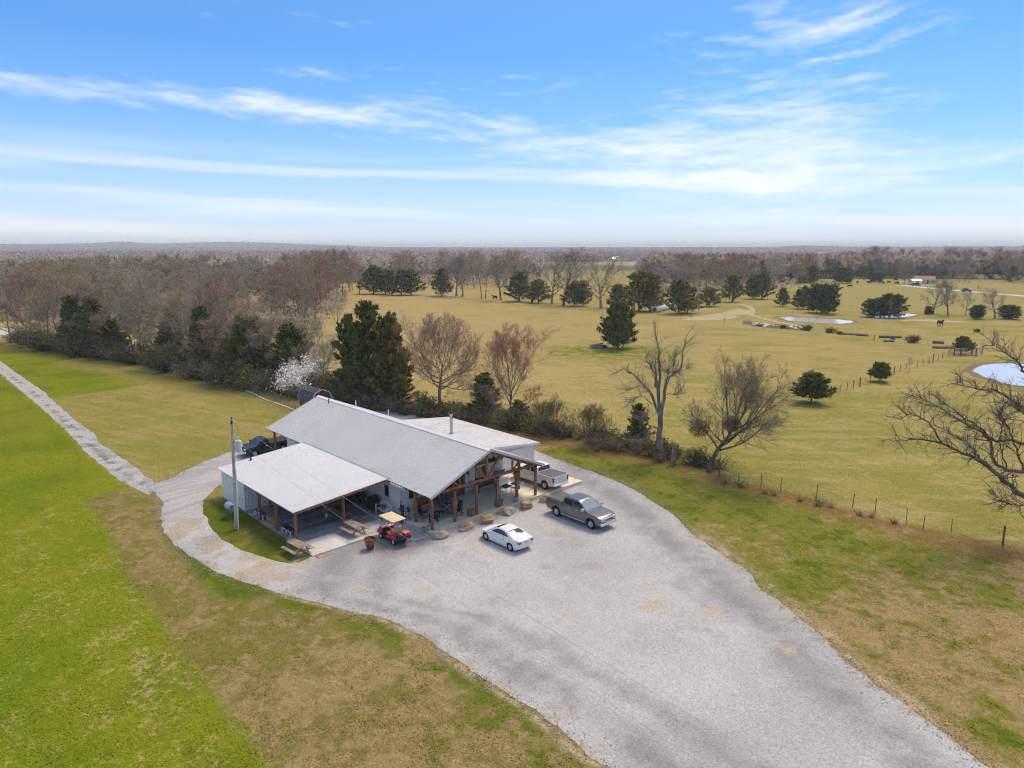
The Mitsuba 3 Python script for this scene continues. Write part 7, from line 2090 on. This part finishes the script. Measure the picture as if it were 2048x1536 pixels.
def fence(name, label, px, heights, radius, wires, m='fence_wood', mesh=False, lean=0.02, cap=None, seed=3):
    rg = np.random.default_rng(seed)
    t = thing(name, label, 'fence')
    P = [G(*q) for q in px]
    tops = []
    for p, h in zip(P, heights):
        q = p + [rg.normal() * lean, rg.normal() * lean, h]
        r = radius * (0.8 + 0.4 * rg.random()) * (2.0 if h > 1.45 and not mesh else 1)
        k = obj('post', tube([p + [0, 0, -0.1], q], r, 7), m, t)
        if cap:
            obj('post_cap', tube([q, q + [0, 0, 0.12]], r * 1.15, 7), cap, k)
        tops.append((p, q))
    for z in wires:
        line = [a + (b - a) * z for a, b in tops]
        obj('wire', tube(line, 0.009, 4), 'fence_wire', t)
    if mesh:
        ms = []
        for (a0, b0), (a1, b1) in zip(tops[:-1], tops[1:]):
            n = max(3, int(np.linalg.norm(a1 - a0) / 0.11))
            for i in range(n):
                q = (i + 0.5) / n
                ms.append((np.array([a0 + (a1 - a0) * q, b0 + (b1 - b0) * q]), np.array([0.0045, 0.0045])))
            for z in np.linspace(0.06, 0.96, 9):
                ms.append((np.array([a0 + (b0 - a0) * z, a1 + (b1 - a1) * z]), np.array([0.0045, 0.0045])))
        k = obj('wire_mesh', tubes(ms, 3), 'fence_wire', t)
    return t


fence('garden_fence', 'low wire mesh garden fence on thin posts beside the shed', [(480.5, 775), (505, 785), (517, 792), (532, 798), (548, 801), (562, 808), (578, 814), (590, 818)], [1.35] * 8, 0.035, (0.97,), 'steel_post', True, cap='white_paint')
fence('garden_fence', 'far side of the wire mesh garden fence by the hedgerow', [(480.5, 775.3), (507, 764), (531, 766), (560, 772)], [1.3] * 4, 0.035, (0.97,), 'steel_post', True, cap='white_paint', seed=9)
struct('garden_path', strip([G(*q)[:2] for q in [(500, 765.5), (520, 767), (540, 769), (556, 776), (575, 784), (594, 794)]], 0.28, 0.01), 'limewash')
struct('fence_kerb', strip([G(*q)[:2] for q in [(481, 776.5), (505, 786.5), (532, 799.5), (562, 809.5), (592, 821)]], 0.14, 0.03), 'limewash')
fence('wire_fence', 'long wire fence with thin posts between the drive verge and the pasture', [(1438, 955), (1476, 970), (1522, 976), (1561, 983), (1633, 998), (1705, 1015), (1750, 1026), (1812, 1048), (1846, 1058), (1902, 1068), (2005, 1092), (2090, 1112)],
      [1.5, 1.2, 1.4, 1.25, 1.3, 1.25, 1.3, 1.35, 1.2, 1.25, 1.55, 1.3], 0.03, (0.35, 0.62, 0.92), seed=4)
fence('post_fence', 'older fence of wooden posts running across the pasture to the corral', [(1634, 799), (1661, 794), (1680, 786), (1694, 780), (1707, 776), (1720, 773), (1740, 768), (1756, 761), (1770, 756), (1788, 749), (1800, 744), (1812, 740), (1834, 735), (1846, 730), (1858, 727), (1866, 724), (1876, 721), (1885, 717), (1896, 713), (1908, 710)],
      [1.3, 1.65, 1.2, 1.3, 1.25, 1.5, 1.3, 1.25, 1.2, 1.55, 1.3, 1.25, 1.3, 1.2, 1.3, 1.6, 1.3, 1.2, 1.3, 1.4], 0.05, (0.4, 0.7, 0.93), seed=5)
for px, py, h, lab in ((1329, 912, 1.55, 'short dark fence post beside the dead tree'), (1382, 636, 1.3, 'fence post in the grass below the white pipe'), (1449, 644, 1.2, 'lone post by the sandy dirt patch'), (1748, 680, 1.2, 'leaning post with a board near the corral')):
    p = G(px, py)
    k = obj('fence_post', tube([p, p + [0.03, 0, h]], 0.09, 8), 'fence_wood'); tag(k, lab, 'post')
t = thing('tree_stump', 'tall splintered grey tree stump by the hedgerow next to the dead tree', 'stump')
p = G(1346, 930)
rs = np.random.default_rng(8)
v, f = tubes([(np.array([[0, 0, -0.1], [0, 0, 0.5], [0.05, 0, 1.2], [0.12, 0, 1.75]]), np.array([0.36, 0.30, 0.27, 0.25]))], 12)
v[-12:, 2] += rs.random(12) * 0.55 - 0.1
obj('trunk', (v, np.vstack([f, [[36, 36 + i + 1, 36 + i] for i in range(1, 11)]])), 'bark_grey', t, place(p[0], p[1], 0), False)
t = thing('corral', 'old corral gate of grey boards at the far end of the post fence', 'gate')
P = [G(*q) for q in ((1908, 711), (1921, 712), (1943, 708), (1952, 712), (1964, 707))]
for p in P:
    obj('post', tube([p, p + [0, 0, 1.6]], 0.12, 7), 'fence_wood', t)
for a_, b_ in zip(P[:-1], P[1:]):
    for z in (0.35, 0.75, 1.15, 1.45):
        obj('board', beam(a_ + [0, 0, z], b_ + [0, 0, z], 0.04, 0.16), 'pole_wood', t)

mat('kayak_teal', (0.09, 0.27, 0.33), rough=0.4)
mat('bin_green', (0.012, 0.045, 0.032), rough=0.5)
mat('bin_navy', (0.010, 0.013, 0.025), rough=0.4)
mat('yellow_plastic', (0.72, 0.42, 0.02), rough=0.4)
for px, py, rz_, c, lab in ((711, 800, 0.7, 'kayak_teal', 'teal plastic slide lying in the shade under the hedgerow cedars'), (724, 799, 1.2, 'pale_blue', 'pale blue plastic slide lying beside the teal one')):
    p = G(px, py)
    k = obj('play_slide', move(mf(m3.Manifold.batch_hull([m3.Manifold.sphere(0.12, 10).translate(q) for q in ((-0.8, -0.25, 0.15), (-0.8, 0.25, 0.15), (0.9, -0.22, 0.75), (0.9, 0.22, 0.75), (0, -0.25, 0.2), (0, 0.25, 0.2))])), rz=rz_), c, None, place(p[0], p[1], 0), 40)
    tag(k, lab, 'slide')
for px, py, r, c, lab in ((684, 791, 0.22, 'white_paint', 'small white bucket on the grass behind the shed'), (709, 800.5, 0.24, 'white_paint', 'small white bucket at the foot of the slides'), (807, 821.5, 0.32, 'white_paint', 'white drum beside the yellow barrel behind the shop'), (860, 823, 0.18, 'white_paint', 'little white tub right of the white frame behind the shop'), (891, 823, 0.25, 'white_paint', 'white tub under the hedgerow behind the annex')):
    p = G(px, py)
    k = obj('tub', lathe([(0, 0), (r * 0.85, 0), (r, r * 1.8), (r * 0.92, r * 1.8), (r * 0.8, 0.05), (0, 0.05)], 16), c, None, place(p[0], p[1], 0), 40)
    tag(k, lab, 'bucket')
t = thing('barrel', 'bright yellow barrel lying by the gravel behind the shop', 'barrel')
p = G(815.5, 824)
obj('drum', move(lathe([(0, -0.45), (0.30, -0.45), (0.33, -0.40), (0.33, 0.40), (0.30, 0.45), (0, 0.45)], 20), z=0.34, ry=math.pi / 2, rz=0.6), 'yellow_plastic', t, place(p[0], p[1], 0), 40)
obj('hoop', move(lathe([(0.31, -0.03), (0.345, -0.03), (0.345, 0.03), (0.31, 0.03)], 20), z=0.34, ry=math.pi / 2, rz=0.6), 'black_metal', t, place(p[0], p[1], 0), 40)
for px, py, c, s, lab in ((841, 833, 'bin_green', 1.25, 'dark green wheeled rubbish bin on the gravel behind the shop'), (918, 835, 'bin_navy', 1.45, 'dark navy wheeled bin behind the annex, left one'), (931, 838, 'bin_navy', 1.45, 'dark navy wheeled bin behind the annex, right one')):
    p = G(px, py)
    t = thing('rubbish_bin', lab, 'bin')
    tw = place(p[0], p[1], 0, DB + 10, s)
    obj('body', mf(m3.Manifold.batch_hull([m3.Manifold.sphere(0.04, 8).translate((x, y, z)) for x, y, z in ((-.22, -.22, .08), (.22, -.22, .08), (-.22, .2, .08), (.22, .2, .08), (-.28, -.32, .95), (.28, -.32, .95), (-.28, .3, .95), (.28, .3, .95))])), c, t, tw, 40)
    obj('lid', rbox(-0.33, 0.33, -0.40, 0.36, 0.98, 1.07, 0.03, 6), c, t, tw, 40)
    for x in (-0.26, 0.26):
        obj('wheel', move(tube([(0, -0.03, 0), (0, 0.03, 0)], 0.12, 12), x, 0.28, 0.12, rz=math.pi / 2), 'black_metal', t, tw)
t = thing('clothes_frame', 'white pipe frame standing behind the shop beside the green bin', 'frame')
p = G(848, 826)
obj('pole', tube([p, p + [0, 0, 1.5]], 0.05, 7), 'white_paint', t)
obj('crossbar', tube([p + [-1.2, 0.4, 1.35], p + [1.4, -0.5, 0.7]], 0.04, 7), 'white_paint', t)
# scrap boards under the hedgerow
rs = np.random.default_rng(12)
for i in range(26):
    px = 384 + 90 * rs.random()
    p = G(px, 738 + (px - 384) * 0.085 + rs.normal() * 1.4)
    L = 1.2 + 2.6 * rs.random()
    k = obj('scrap_board', move(beam((-L / 2, 0, 0), (L / 2, 0, 0.25 * rs.random()), 0.22, 0.05), z=0.12 + 0.35 * rs.random(), rz=rs.random() * 1.2 - 0.9), ('white_paint', 'galvanised', 'pole_wood')[i % 3], None, place(p[0], p[1], 0))
    tag(k, 'loose pale board in the scrap heap under the left hedgerow', 'board', 'scrap boards under the left hedgerow')
# stone and rubbish heap on the brush line below the near pond
for i in range(60):
    px = 1508 + 98 * rs.random()
    p = G(px, 650.5 + (px - 1508) * 0.085 + rs.normal() * 1.3)
    s = 0.5 + 0.7 * rs.random()
    k = obj('rubble_stone', boulder(100 + i % 6, s, s * 0.7, s * 0.55), ('pale_stone', 'limewash', 'mud', 'white_trim')[i % 4], None, place(p[0], p[1], 0.2 * s, rs.random() * 360), 22)
    tag(k, 'stone in the long rubble heap below the near pond', 'stone', 'rubble heap below the near pond')
for i, (px, py, L, lab) in enumerate(((1700, 670, 3.4, 'fallen grey log in the brush right of the stone heap'), (1725, 672, 2.6, 'short log at the end of the fallen brush'), (1780, 676, 5, 'long flat board pile on the brush line'), (1777, 683.5, 2.2, 'pale boards lying below the board pile'), (1885, 697, 4.0, 'long grey timber left of the corral'), (1876, 687, 2.2, 'dark log stack at the head of the grey timber'))):
    p = G(px, py)
    k = obj('log', tube([p + [-L / 2, 0.2, 0.3], p + [L / 2, -0.4, 0.25]], 0.30, 9), ('bark_pale', 'bark_grey', 'bark_dark')[i % 3])
    tag(k, lab, 'log')
t = thing('log_pile', 'weathered block of stone and timber at the foot of the lone pasture cedar', 'log pile')
p = G(1197, 696)
obj('block', rbox(-1.3, 0.6, -0.5, 0.5, 0.0, 0.95, 0.12), 'bark_pale', t, place(p[0], p[1], 0, 10), 30)
obj('timber', tube([(-1.9, -0.3, 0.5), (1.0, 0.2, 0.95)], 0.2, 8), 'bark_grey', t, place(p[0], p[1], 0, 10), 40)
obj('slab', rbox(0.5, 1.9, -0.5, 0.4, 0.0, 0.6, 0.12), 'brown_wood', t, place(p[0], p[1], 0, 10), 30)
k = thing('trough', 'small grey water trough at the left end of the stone heap', 'trough')
p = G(1495, 648)
obj('tank', cat_(*[box(-1.1, 1.1, -0.5, -0.44, 0, 0.9), box(-1.1, 1.1, 0.44, 0.5, 0, 0.9), box(-1.1, -1.04, -0.44, 0.44, 0, 0.9), box(1.04, 1.1, -0.44, 0.44, 0, 0.9), box(-1.04, 1.04, -0.44, 0.44, 0.6, 0.65)]), 'galvanised', k, place(p[0], p[1], 0, 5))
k = thing('concrete_pipe', 'long white pipe lying under the bronze cedars across the pasture', 'pipe')
p0, p1 = G(1309, 625), G(1352, 615)
obj('barrel', tube([p0 + [0, 0, 0.95], p1 + [0, 0, 0.95]], 0.95, 18), 'white_trim', k, None, 40)
obj('mouth', tube([p0 + unit(p0 - p1) * 0.02 + [0, 0, 0.95], p0 + unit(p0 - p1) * 0.06 + [0, 0, 0.95]], 0.78, 18), 'rust', k, None, 40)

# ------------------------------------------------------------------ far farm buildings
mat('red_roof', (0.26, 0.12, 0.075), rough=0.7)
mat('old_wall', (0.42, 0.41, 0.39), rough=0.8)


def house(name, label, px, py, w, d, h, rh, wall, roof, deg=0, wins=3, xy=None):
    t = thing(name, label, 'house')
    p = G(px, py)
    z = float(height(p[0], p[1]))
    tw = place(p[0], p[1], z, deg)
    obj('wall', prism([(-w / 2, -0.5), (w / 2, -0.5), (w / 2, h), (-w / 2, h)], 0, d), wall, t, tw)
    obj('gable', cat_(*[move(prism([(-d / 2, 0), (d / 2, 0), (0, rh - 0.1)], -0.08, 0.08), x, d / 2, h, rz=math.pi / 2) for x in (-w / 2 + 0.1, w / 2 - 0.1)]), wall, t, tw)
    for s in (-1, 1):
        obj('roof', beam((-w / 2 - 0.4, d / 2 + s * d / 4, h + rh / 2 + 0.08), (w / 2 + 0.4, d / 2 + s * d / 4, h + rh / 2 + 0.08), math.hypot(d / 2, rh) + 0.35, 0.15, (0, s * rh, d / 2)), roof, t, tw)
    for i in range(wins):
        x = -w / 2 + w * (i + 0.5) / wins
        q = obj('window', cbox(x, -0.02, h * 0.55, min(1.3, w / wins * 0.5), 0.08, h * 0.38), 'white_trim', t, tw)
        obj('pane', cbox(x, -0.065, h * 0.55, min(1.1, w / wins * 0.4), 0.02, h * 0.32), 'glass_dark', q, tw)
    obj('door', cbox(w * 0.12, -0.03, 1.0, 1.0, 0.06, 2.0), 'dark_timber', t, tw)
    return t


house('farmhouse', 'far farmhouse with a rusty red roof beside the county road', 1850, 567, 12, 7, 2.3, 2.2, 'old_wall', 'red_roof', -8, 4)
house('farm_garage', 'small white garage at the left of the far farmhouse', 1834, 569, 5, 6, 2.0, 1.1, 'white_trim', 'galvanised', -8, 1)
house('barn', 'long white-roofed barn far beyond the left wood', 713, 514.5, 30, 14, 5, 4, 'old_wall', 'white_trim', 5, 3)
for px, py, w, lab in ((1472, 512.5, 24, 'white barn on the far ridge, left one'), (1484, 513.5, 14, 'small white barn on the far ridge, right one'), (1644, 509, 26, 'white farm building beyond the pale field, left one'), (1651, 508.5, 18, 'white farm building beyond the pale field, right one'), (1694, 509, 12, 'small white farm roof right of the pale field'), (1325, 519, 16, 'low white farm building in the far valley'), (1231, 520, 10, 'little white farmhouse by the valley lane'), (1072, 513.5, 22, 'far white barn left of the tallest tree')):
    house('barn', lab, px, py, w, 10, 4, 3.5, 'white_trim', 'white_trim' if w > 13 else 'galvanised', 4, 2)
t = thing('yard_pole', 'thin yard light pole by the bare trees at the far farmhouse', 'pole')
p = G(1797, 568)
obj('pole', tube([p, p + [0, 0, 7.5]], 0.13, 7), 'pole_wood', t)
obj('lamp', ell(p[0] + 0.4, p[1], p[2] + 7.4, 0.35, 0.25, 0.15, 1), 'white_paint', t)
t = thing('road_sign', 'yellow road sign on a post by the county road', 'sign')
p = G(1956, 584)
obj('panel', move(cbox(0, 0, 2.4, 1.5, 0.06, 1.7), *p), 'yellow_plastic', t)
obj('post', tube([p + [1.3, 0.1, 0], p + [1.3, 0.1, 3.0]], 0.08, 6), 'fence_wood', t)
obj('post', tube([p + [0, 0.06, 0], p + [0, 0.06, 1.6]], 0.05, 6), 'steel_post', t)
for px, py, c, lab in ((1933, 583.5, 'vinyl_cover', 'dark vehicle driving on the far county road'), (1831, 571.5, 'black_car_paint', 'dark car parked left of the far garage')):
    p = G(px, py)
    t = thing('distant_car', lab, 'car')
    tw = place(p[0], p[1], 0.02, -15)
    obj('body', shaped([(-2.3, 0.35), (-2.3, 0.95), (-1.9, 1.0), (1.0, 1.0), (2.1, 0.85), (2.3, 0.6), (2.3, 0.35)], 0.9, lambda x, y, z: (x, y * (1 - 0.08 * (z > 0.9)), z), 0.4), c, t, tw, 35)
    obj('cab', shaped([(-1.9, 0.98), (-1.6, 1.65), (0.2, 1.68), (1.1, 0.98)], 0.78, lambda x, y, z: (x, y * (1 - 0.15 * (z > 1.3)), z), 0.4), 'car_glass', t, tw, 35)
    for x in (-1.4, 1.4):
        for y in (-0.8, 0.8):
            obj('wheel', tube([(x, y - 0.1, 0.34), (x, y + 0.1, 0.34)], 0.34, 12), 'tyre_rubber', t, tw)

# ------------------------------------------------------------------ far country: woods that read as one mass, ridges, mountains
def far_wood(name, spots, seed, sc, c0, c1, per=26):
    """Small bare crowns standing on stems by the hundred, as one mass."""
    rg = np.random.default_rng(seed)
    n = len(spots)
    h = sc * (9 + 5 * rg.random(n))
    w = h * (0.30 + 0.12 * rg.random(n))
    z0 = height(spots[:, 0], spots[:, 1])
    # slivers rising and spreading from each crown
    az = rg.random((n, per)) * 6.283
    t = rg.random((n, per))
    hz = 0.30 + 0.62 * t
    rad = np.sqrt(np.clip(1 - ((hz - 0.62) / 0.40) ** 2, 0.02, 1)) * rg.random((n, per)) ** 0.5
    P = np.stack([spots[:, :1] + np.cos(az) * rad * w[:, None], spots[:, 1:2] + np.sin(az) * rad * w[:, None], z0[:, None] + hz * h[:, None]], -1).reshape(-1, 3)
    D = np.stack([np.cos(az) * 0.5, np.sin(az) * 0.5, 0.8 + 0 * az], -1).reshape(-1, 3) + rg.normal(size=(n * per, 3)) * 0.35
    D /= np.linalg.norm(D, axis=1, keepdims=True)
    E = np.cross(D, rg.normal(size=(n * per, 3))); E /= np.linalg.norm(E, axis=1, keepdims=True)
    s = np.repeat(h, per)[:, None] * 0.16 * (0.6 + 0.8 * rg.random((n * per, 1)))
    v = np.stack([P - E * s * 0.55, P + E * s * 0.55, P + D * s * 1.2], 1)
    st = np.stack([np.column_stack([spots[:, 0] - 0.15 * sc, spots[:, 1], z0]), np.column_stack([spots[:, 0] + 0.15 * sc, spots[:, 1], z0]), np.column_stack([spots, z0 + h * 0.8])], 1)
    V = np.concatenate([v, st]).reshape(-1, 3)
    k = np.repeat(rg.random(n), per)[:, None]
    k2 = rg.random((n * per, 1)) * 0.3 + 0.80
    c = (np.asarray(c0) * (1 - k) + np.asarray(c1) * k) * k2
    c = np.concatenate([c, np.tile([[0.11, 0.09, 0.075]], (n, 1))])
    N = np.concatenate([np.repeat(np.stack([np.cos(az) * 0.25, np.sin(az) * 0.25 - 0.3, 0.8 + 0 * az], -1).reshape(-1, 3) + rg.normal(size=(n * per, 3)) * 0.12, 3, 0), np.tile([[0, -0.7, 0.7]], (3 * n, 1))])
    key = numbered(name)
    scene[key] = plyn((V, np.arange(len(V)).reshape(-1, 3)), 'foliage_mat', N / np.linalg.norm(N, axis=1, keepdims=True), np.repeat(c, 3, 0))
    labels[key] = {'kind': 'stuff', 'label': 'distant bare woodland in bands towards the horizon', 'category': 'woodland'}


def scatter(n, px0, px1, py0, py1, seed, keep=None, freq=500.0, thr=0.45):
    rg = np.random.default_rng(seed)
    out = []
    while len(out) < n:
        px = px0 + (px1 - px0) * rg.random(4000)
        d0, d1 = [G(1024, q)[1] for q in (py0, py1)]
        d = 1 / (1 / d0 + (1 / d1 - 1 / d0) * rg.random(4000) ** 1.0)
        x = (px - 1024) / 1405.04 * d
        m = meshkit.fbm(np.stack([x / freq, d / freq * 2.2, 0 * x + seed], -1), 3, seed) > thr
        for cx, cy, rx, ry, _ in FAR_FIELDS:
            m &= np.hypot((x - cx) / rx, (d - cy) / ry) > 1.0
        out += list(np.column_stack([x, d])[m])
    return np.array(out[:n])


W0, W1 = (0.21, 0.175, 0.140), (0.30, 0.255, 0.205)
# brush between the trees of the near woods
def in_quad(n, quad, seed):
    rg = np.random.default_rng(seed)
    poly = Polygon([G(*q)[:2] for q in quad])
    x0, y0, x1, y1 = poly.bounds
    p = np.column_stack([x0 + (x1 - x0) * rg.random(n), y0 + (y1 - y0) * rg.random(n)])
    import shapely
    return p[shapely.contains(poly, shapely.points(p))]


far_wood('undergrowth', np.vstack([in_quad(2600, [(-60, 668), (0, 660), (140, 672), (300, 690), (470, 720), (600, 720), (660, 650), (700, 600), (660, 572), (400, 566), (200, 570), (-80, 580)], 1), in_quad(700, [(800, 572), (900, 575), (1070, 578), (1070, 552), (900, 548), (760, 550)], 2), in_quad(900, [(1290, 597), (1380, 596), (1470, 590), (1560, 588), (1615, 560), (1500, 552), (1290, 566)], 3), in_quad(900, [(1640, 549), (1800, 552), (1900, 558), (2100, 572), (2120, 548), (1950, 538), (1640, 540)], 4)]), 25, 0.30, (0.25, 0.19, 0.13), (0.36, 0.28, 0.19))
labels['undergrowth'] = {'kind': 'stuff', 'label': 'leafless undergrowth filling the woods between the trunks', 'category': 'undergrowth'}
# behind the woods that are built tree by tree
far_wood('woodland', np.vstack([scatter(2600, -150, 760, 566, 518, 1, thr=0.35), scatter(1500, 640, 1080, 556, 520, 2, thr=0.30), scatter(1400, 1280, 1640, 556, 528, 3, thr=0.36), scatter(1900, 1600, 2200, 545, 514, 4, thr=0.25)]), 21, 1.0, W0, W1)
far_wood('woodland', np.vstack([scatter(5200, -200, 2250, 523, 504, 5, freq=900, thr=0.42), scatter(300, -200, 2250, 506, 505, 6, freq=1600, thr=0.40)]), 22, 1.05, (0.19, 0.155, 0.135), (0.27, 0.22, 0.185))
far_wood('woodland', scatter(9000, -250, 2300, 506, 498, 16, freq=1600, thr=0.38), 26, 1.25, (0.17, 0.145, 0.13), (0.23, 0.20, 0.175), per=11)
far_wood('woodland', np.vstack([scatter(620, 1640, 2200, 556, 536, 17, thr=0.2), scatter(420, 1290, 1620, 566, 548, 18, thr=0.2)]), 27, 1.2, (0.19, 0.145, 0.105), (0.27, 0.205, 0.15), per=90)
far_wood('blossom_woodland', scatter(420, 1270, 1560, 538, 527, 7, freq=120, thr=0.42), 23, 0.8, (0.40, 0.38, 0.34), (0.52, 0.50, 0.46))
labels['blossom_woodland'] = {'kind': 'stuff', 'label': 'pale flowering woodland filling the far valley', 'category': 'woodland'}
far_wood('evergreen_woodland', np.vstack([scatter(70, 1295, 1420, 536, 528, 8, freq=90, thr=0.45), scatter(240, -60, 190, 513, 507, 9, freq=150, thr=0.4), scatter(420, 1850, 2200, 507, 499, 10, thr=0.3)]), 24, 0.9, (0.035, 0.045, 0.028), (0.055, 0.062, 0.035))
labels['evergreen_woodland'] = {'kind': 'stuff', 'label': 'dark evergreen woodland in patches before the ridges', 'category': 'woodland'}


def ridge(name, prof, dist, seed, m, depth=2500.0, rough=10.0):
    """A long hill: crest heights along bearings, at its real distance, sloping down on both sides."""
    b = np.linspace(prof[0][0], prof[-1][0], 220)
    hgt = np.interp(b, [q[0] for q in prof], [q[1] for q in prof])
    for _ in range(4):
        hgt[1:-1] = (hgt[:-2] + 2 * hgt[1:-1] + hgt[2:]) / 4
    rows = []
    for t in (-1, -0.6, -0.25, 0, 0.4, 1.0):
        r = dist + depth * t
        x, y = np.sin(np.radians(b)) * r, np.cos(np.radians(b)) * r
        k = {-1: -0.05, -0.6: 0.42, -0.25: 0.86, 0: 1.0, 0.4: 0.7, 1.0: -0.05}[t]
        n = (meshkit.fbm(np.stack([x / 700, y / 700, 0 * x], -1), 4, seed) - 0.5) * rough * (1 if t not in (-1, 1.0) else 0)
        rows.append(np.stack([x, y, hgt * k + n - 6], -1))
    v = np.concatenate(rows)
    n = len(b)
    i, j = np.meshgrid(np.arange(5), np.arange(n - 1), indexing='ij')
    f = np.stack([i * n + j, (i + 1) * n + j, (i + 1) * n + j + 1, i * n + j + 1], -1).reshape(-1, 4)
    struct(name, (v, f), m, smooth=True)


mat('wooded_hill', (0.13, 0.115, 0.10), rough=1.0, spec=0.0)
ridge('mountain', [(b, 6 + (h - 6) * 0.36) for b, h in [(-60, 90), (-48, 105), (-40, 110), (-36, 108), (-33, 98), (-31.2, 122), (-30.2, 112), (-29.3, 135), (-28.7, 180), (-28.0, 150), (-27.2, 104), (-25, 128), (-22, 150), (-19, 138), (-16, 110), (-12, 72), (-8, 46), (0, 38), (8, 30), (16, 30), (24, 40), (40, 40), (60, 60)]], 5000, 3, 'wooded_hill', 1000, 2)
ridge('mountain', [(b, h * 0.44) for b, h in [(14, 5), (18, 30), (20.5, 62), (22.3, 82), (24.5, 66), (26.5, 42), (30, 20), (34, 5)]], 5000, 5, 'wooded_hill', 700, 1.5)
ridge('hills', [(-60, 26), (-30, 27), (-10, 25), (0, 24), (20, 26), (35, 28), (60, 26)], 3600, 7, 'wooded_hill', 600, 3)

# ------------------------------------------------------------------ grass blades over the near ground
def grass_blades():
    rg = np.random.default_rng(3)
    N = 230000
    d = 1 / (1 / 26.0 + (1 / 120.0 - 1 / 26.0) * rg.random(N) ** 0.8)
    px = -120 + 2300 * rg.random(N)
    x = (px - 1024) / 1405.04 * (d * 1.04)
    ok = np.ones(N, bool)
    import shapely
    pts = shapely.points(x, d)
    for g in (LOT.buffer(-0.12), TRK.buffer(-0.05), Polygon([W(*q)[:2] for q in ((-8.8, 2.3), (-8.8, 19), (0, 19), (0, 28), (11.5, 28), (11.5, 21), (17.9, 21), (17.9, 6.5), (17.2, 6.5), (17.2, -0.5), (-2.1, -0.6))]), *POND_SHAPES):
        ok &= ~shapely.contains(g, pts)
    clump = meshkit.fbm(np.stack([x * 0.8, d * 0.8, 0 * x], -1), 3, 2)
    ok &= rg.random(N) < np.clip((clump - 0.25) * 2.4, 0.12, 1)
    x, d = x[ok], d[ok]
    n = len(x)
    s = 0.035 + 0.055 * rg.random(n) * np.clip((clump[ok] - 0.2) * 2.5, 0.4, 1.6)
    P = np.column_stack([x, d, np.full(n, -0.01)])
    a = rg.random(n) * 6.283
    E = np.column_stack([np.cos(a), np.sin(a), 0 * a]) * (0.030 + 0.00045 * d)[:, None]
    tip = P + np.column_stack([rg.normal(size=n) * s * 0.7, rg.normal(size=n) * s * 0.7, s])
    v = np.stack([P - E, P + E, tip], 1).reshape(-1, 3)
    k = 'grass'
    scene[k] = plyn((v, np.arange(3 * n).reshape(-1, 3)), 'grass_mat', np.tile([[0.0, 0.0, 1.0]], (3 * n, 1)))
    labels[k] = {'kind': 'stuff', 'label': 'short mown grass blades over the near lawns and verges', 'category': 'grass'}


grass_blades()

# ------------------------------------------------------------------ the air
scene['air'] = {'type': 'homogeneous', 'albedo': {'type': 'rgb', 'value': [0.88, 0.945, 1.0]}, 'sigma_t': {'type': 'rgb', 'value': [0.00016, 0.000172, 0.000190]}}
scene['haze'] = {'type': 'cube', 'to_world': T().translate([0, 0, 30]).scale([31000, 31000, 48]), 'bsdf': {'type': 'null'}, 'interior': {'type': 'ref', 'id': 'air'}}
labels['haze'] = {'kind': 'stuff'}


def loose_stones():
    """Single stones thrown out past the edge of the gravel."""
    rg = np.random.default_rng(14)
    ms, cs = [], []
    ring = np.array(LOT.exterior.coords)
    seg = np.linalg.norm(np.diff(ring, axis=0), axis=1)
    s = np.concatenate([[0], np.cumsum(seg)])
    N = 8000
    t = rg.random(N) * s[-1]
    x, y = np.interp(t, s, ring[:, 0]), np.interp(t, s, ring[:, 1])
    x += rg.normal(size=N) * 0.45; y += rg.normal(size=N) * 0.45
    ok = (y < 75) & (y > 15)
    x, y = x[ok], y[ok]
    n = len(x)
    o = np.array([[1, 0, 0], [-1, 0, 0], [0, 1, 0], [0, -1, 0], [0, 0, 0.8], [0, 0, -0.8]])
    f = np.array([[0, 2, 4], [2, 1, 4], [1, 3, 4], [3, 0, 4], [2, 0, 5], [1, 2, 5], [3, 1, 5], [0, 3, 5]])
    r = 0.022 + 0.035 * rg.random(n) ** 2
    v = o[None] * r[:, None, None] * (0.7 + 0.6 * rg.random((n, 6, 1))) + np.column_stack([x, y, 0.012 + r * 0.4])[:, None]
    V = v.reshape(-1, 3)
    F = (f[None] + 6 * np.arange(n)[:, None, None]).reshape(-1, 3)
    k = obj('loose_gravel', (V, F), 'gravel_mat')
    labels[k] = {'kind': 'stuff', 'label': 'loose stones scattered along the edge of the gravel', 'category': 'gravel'}


loose_stones()
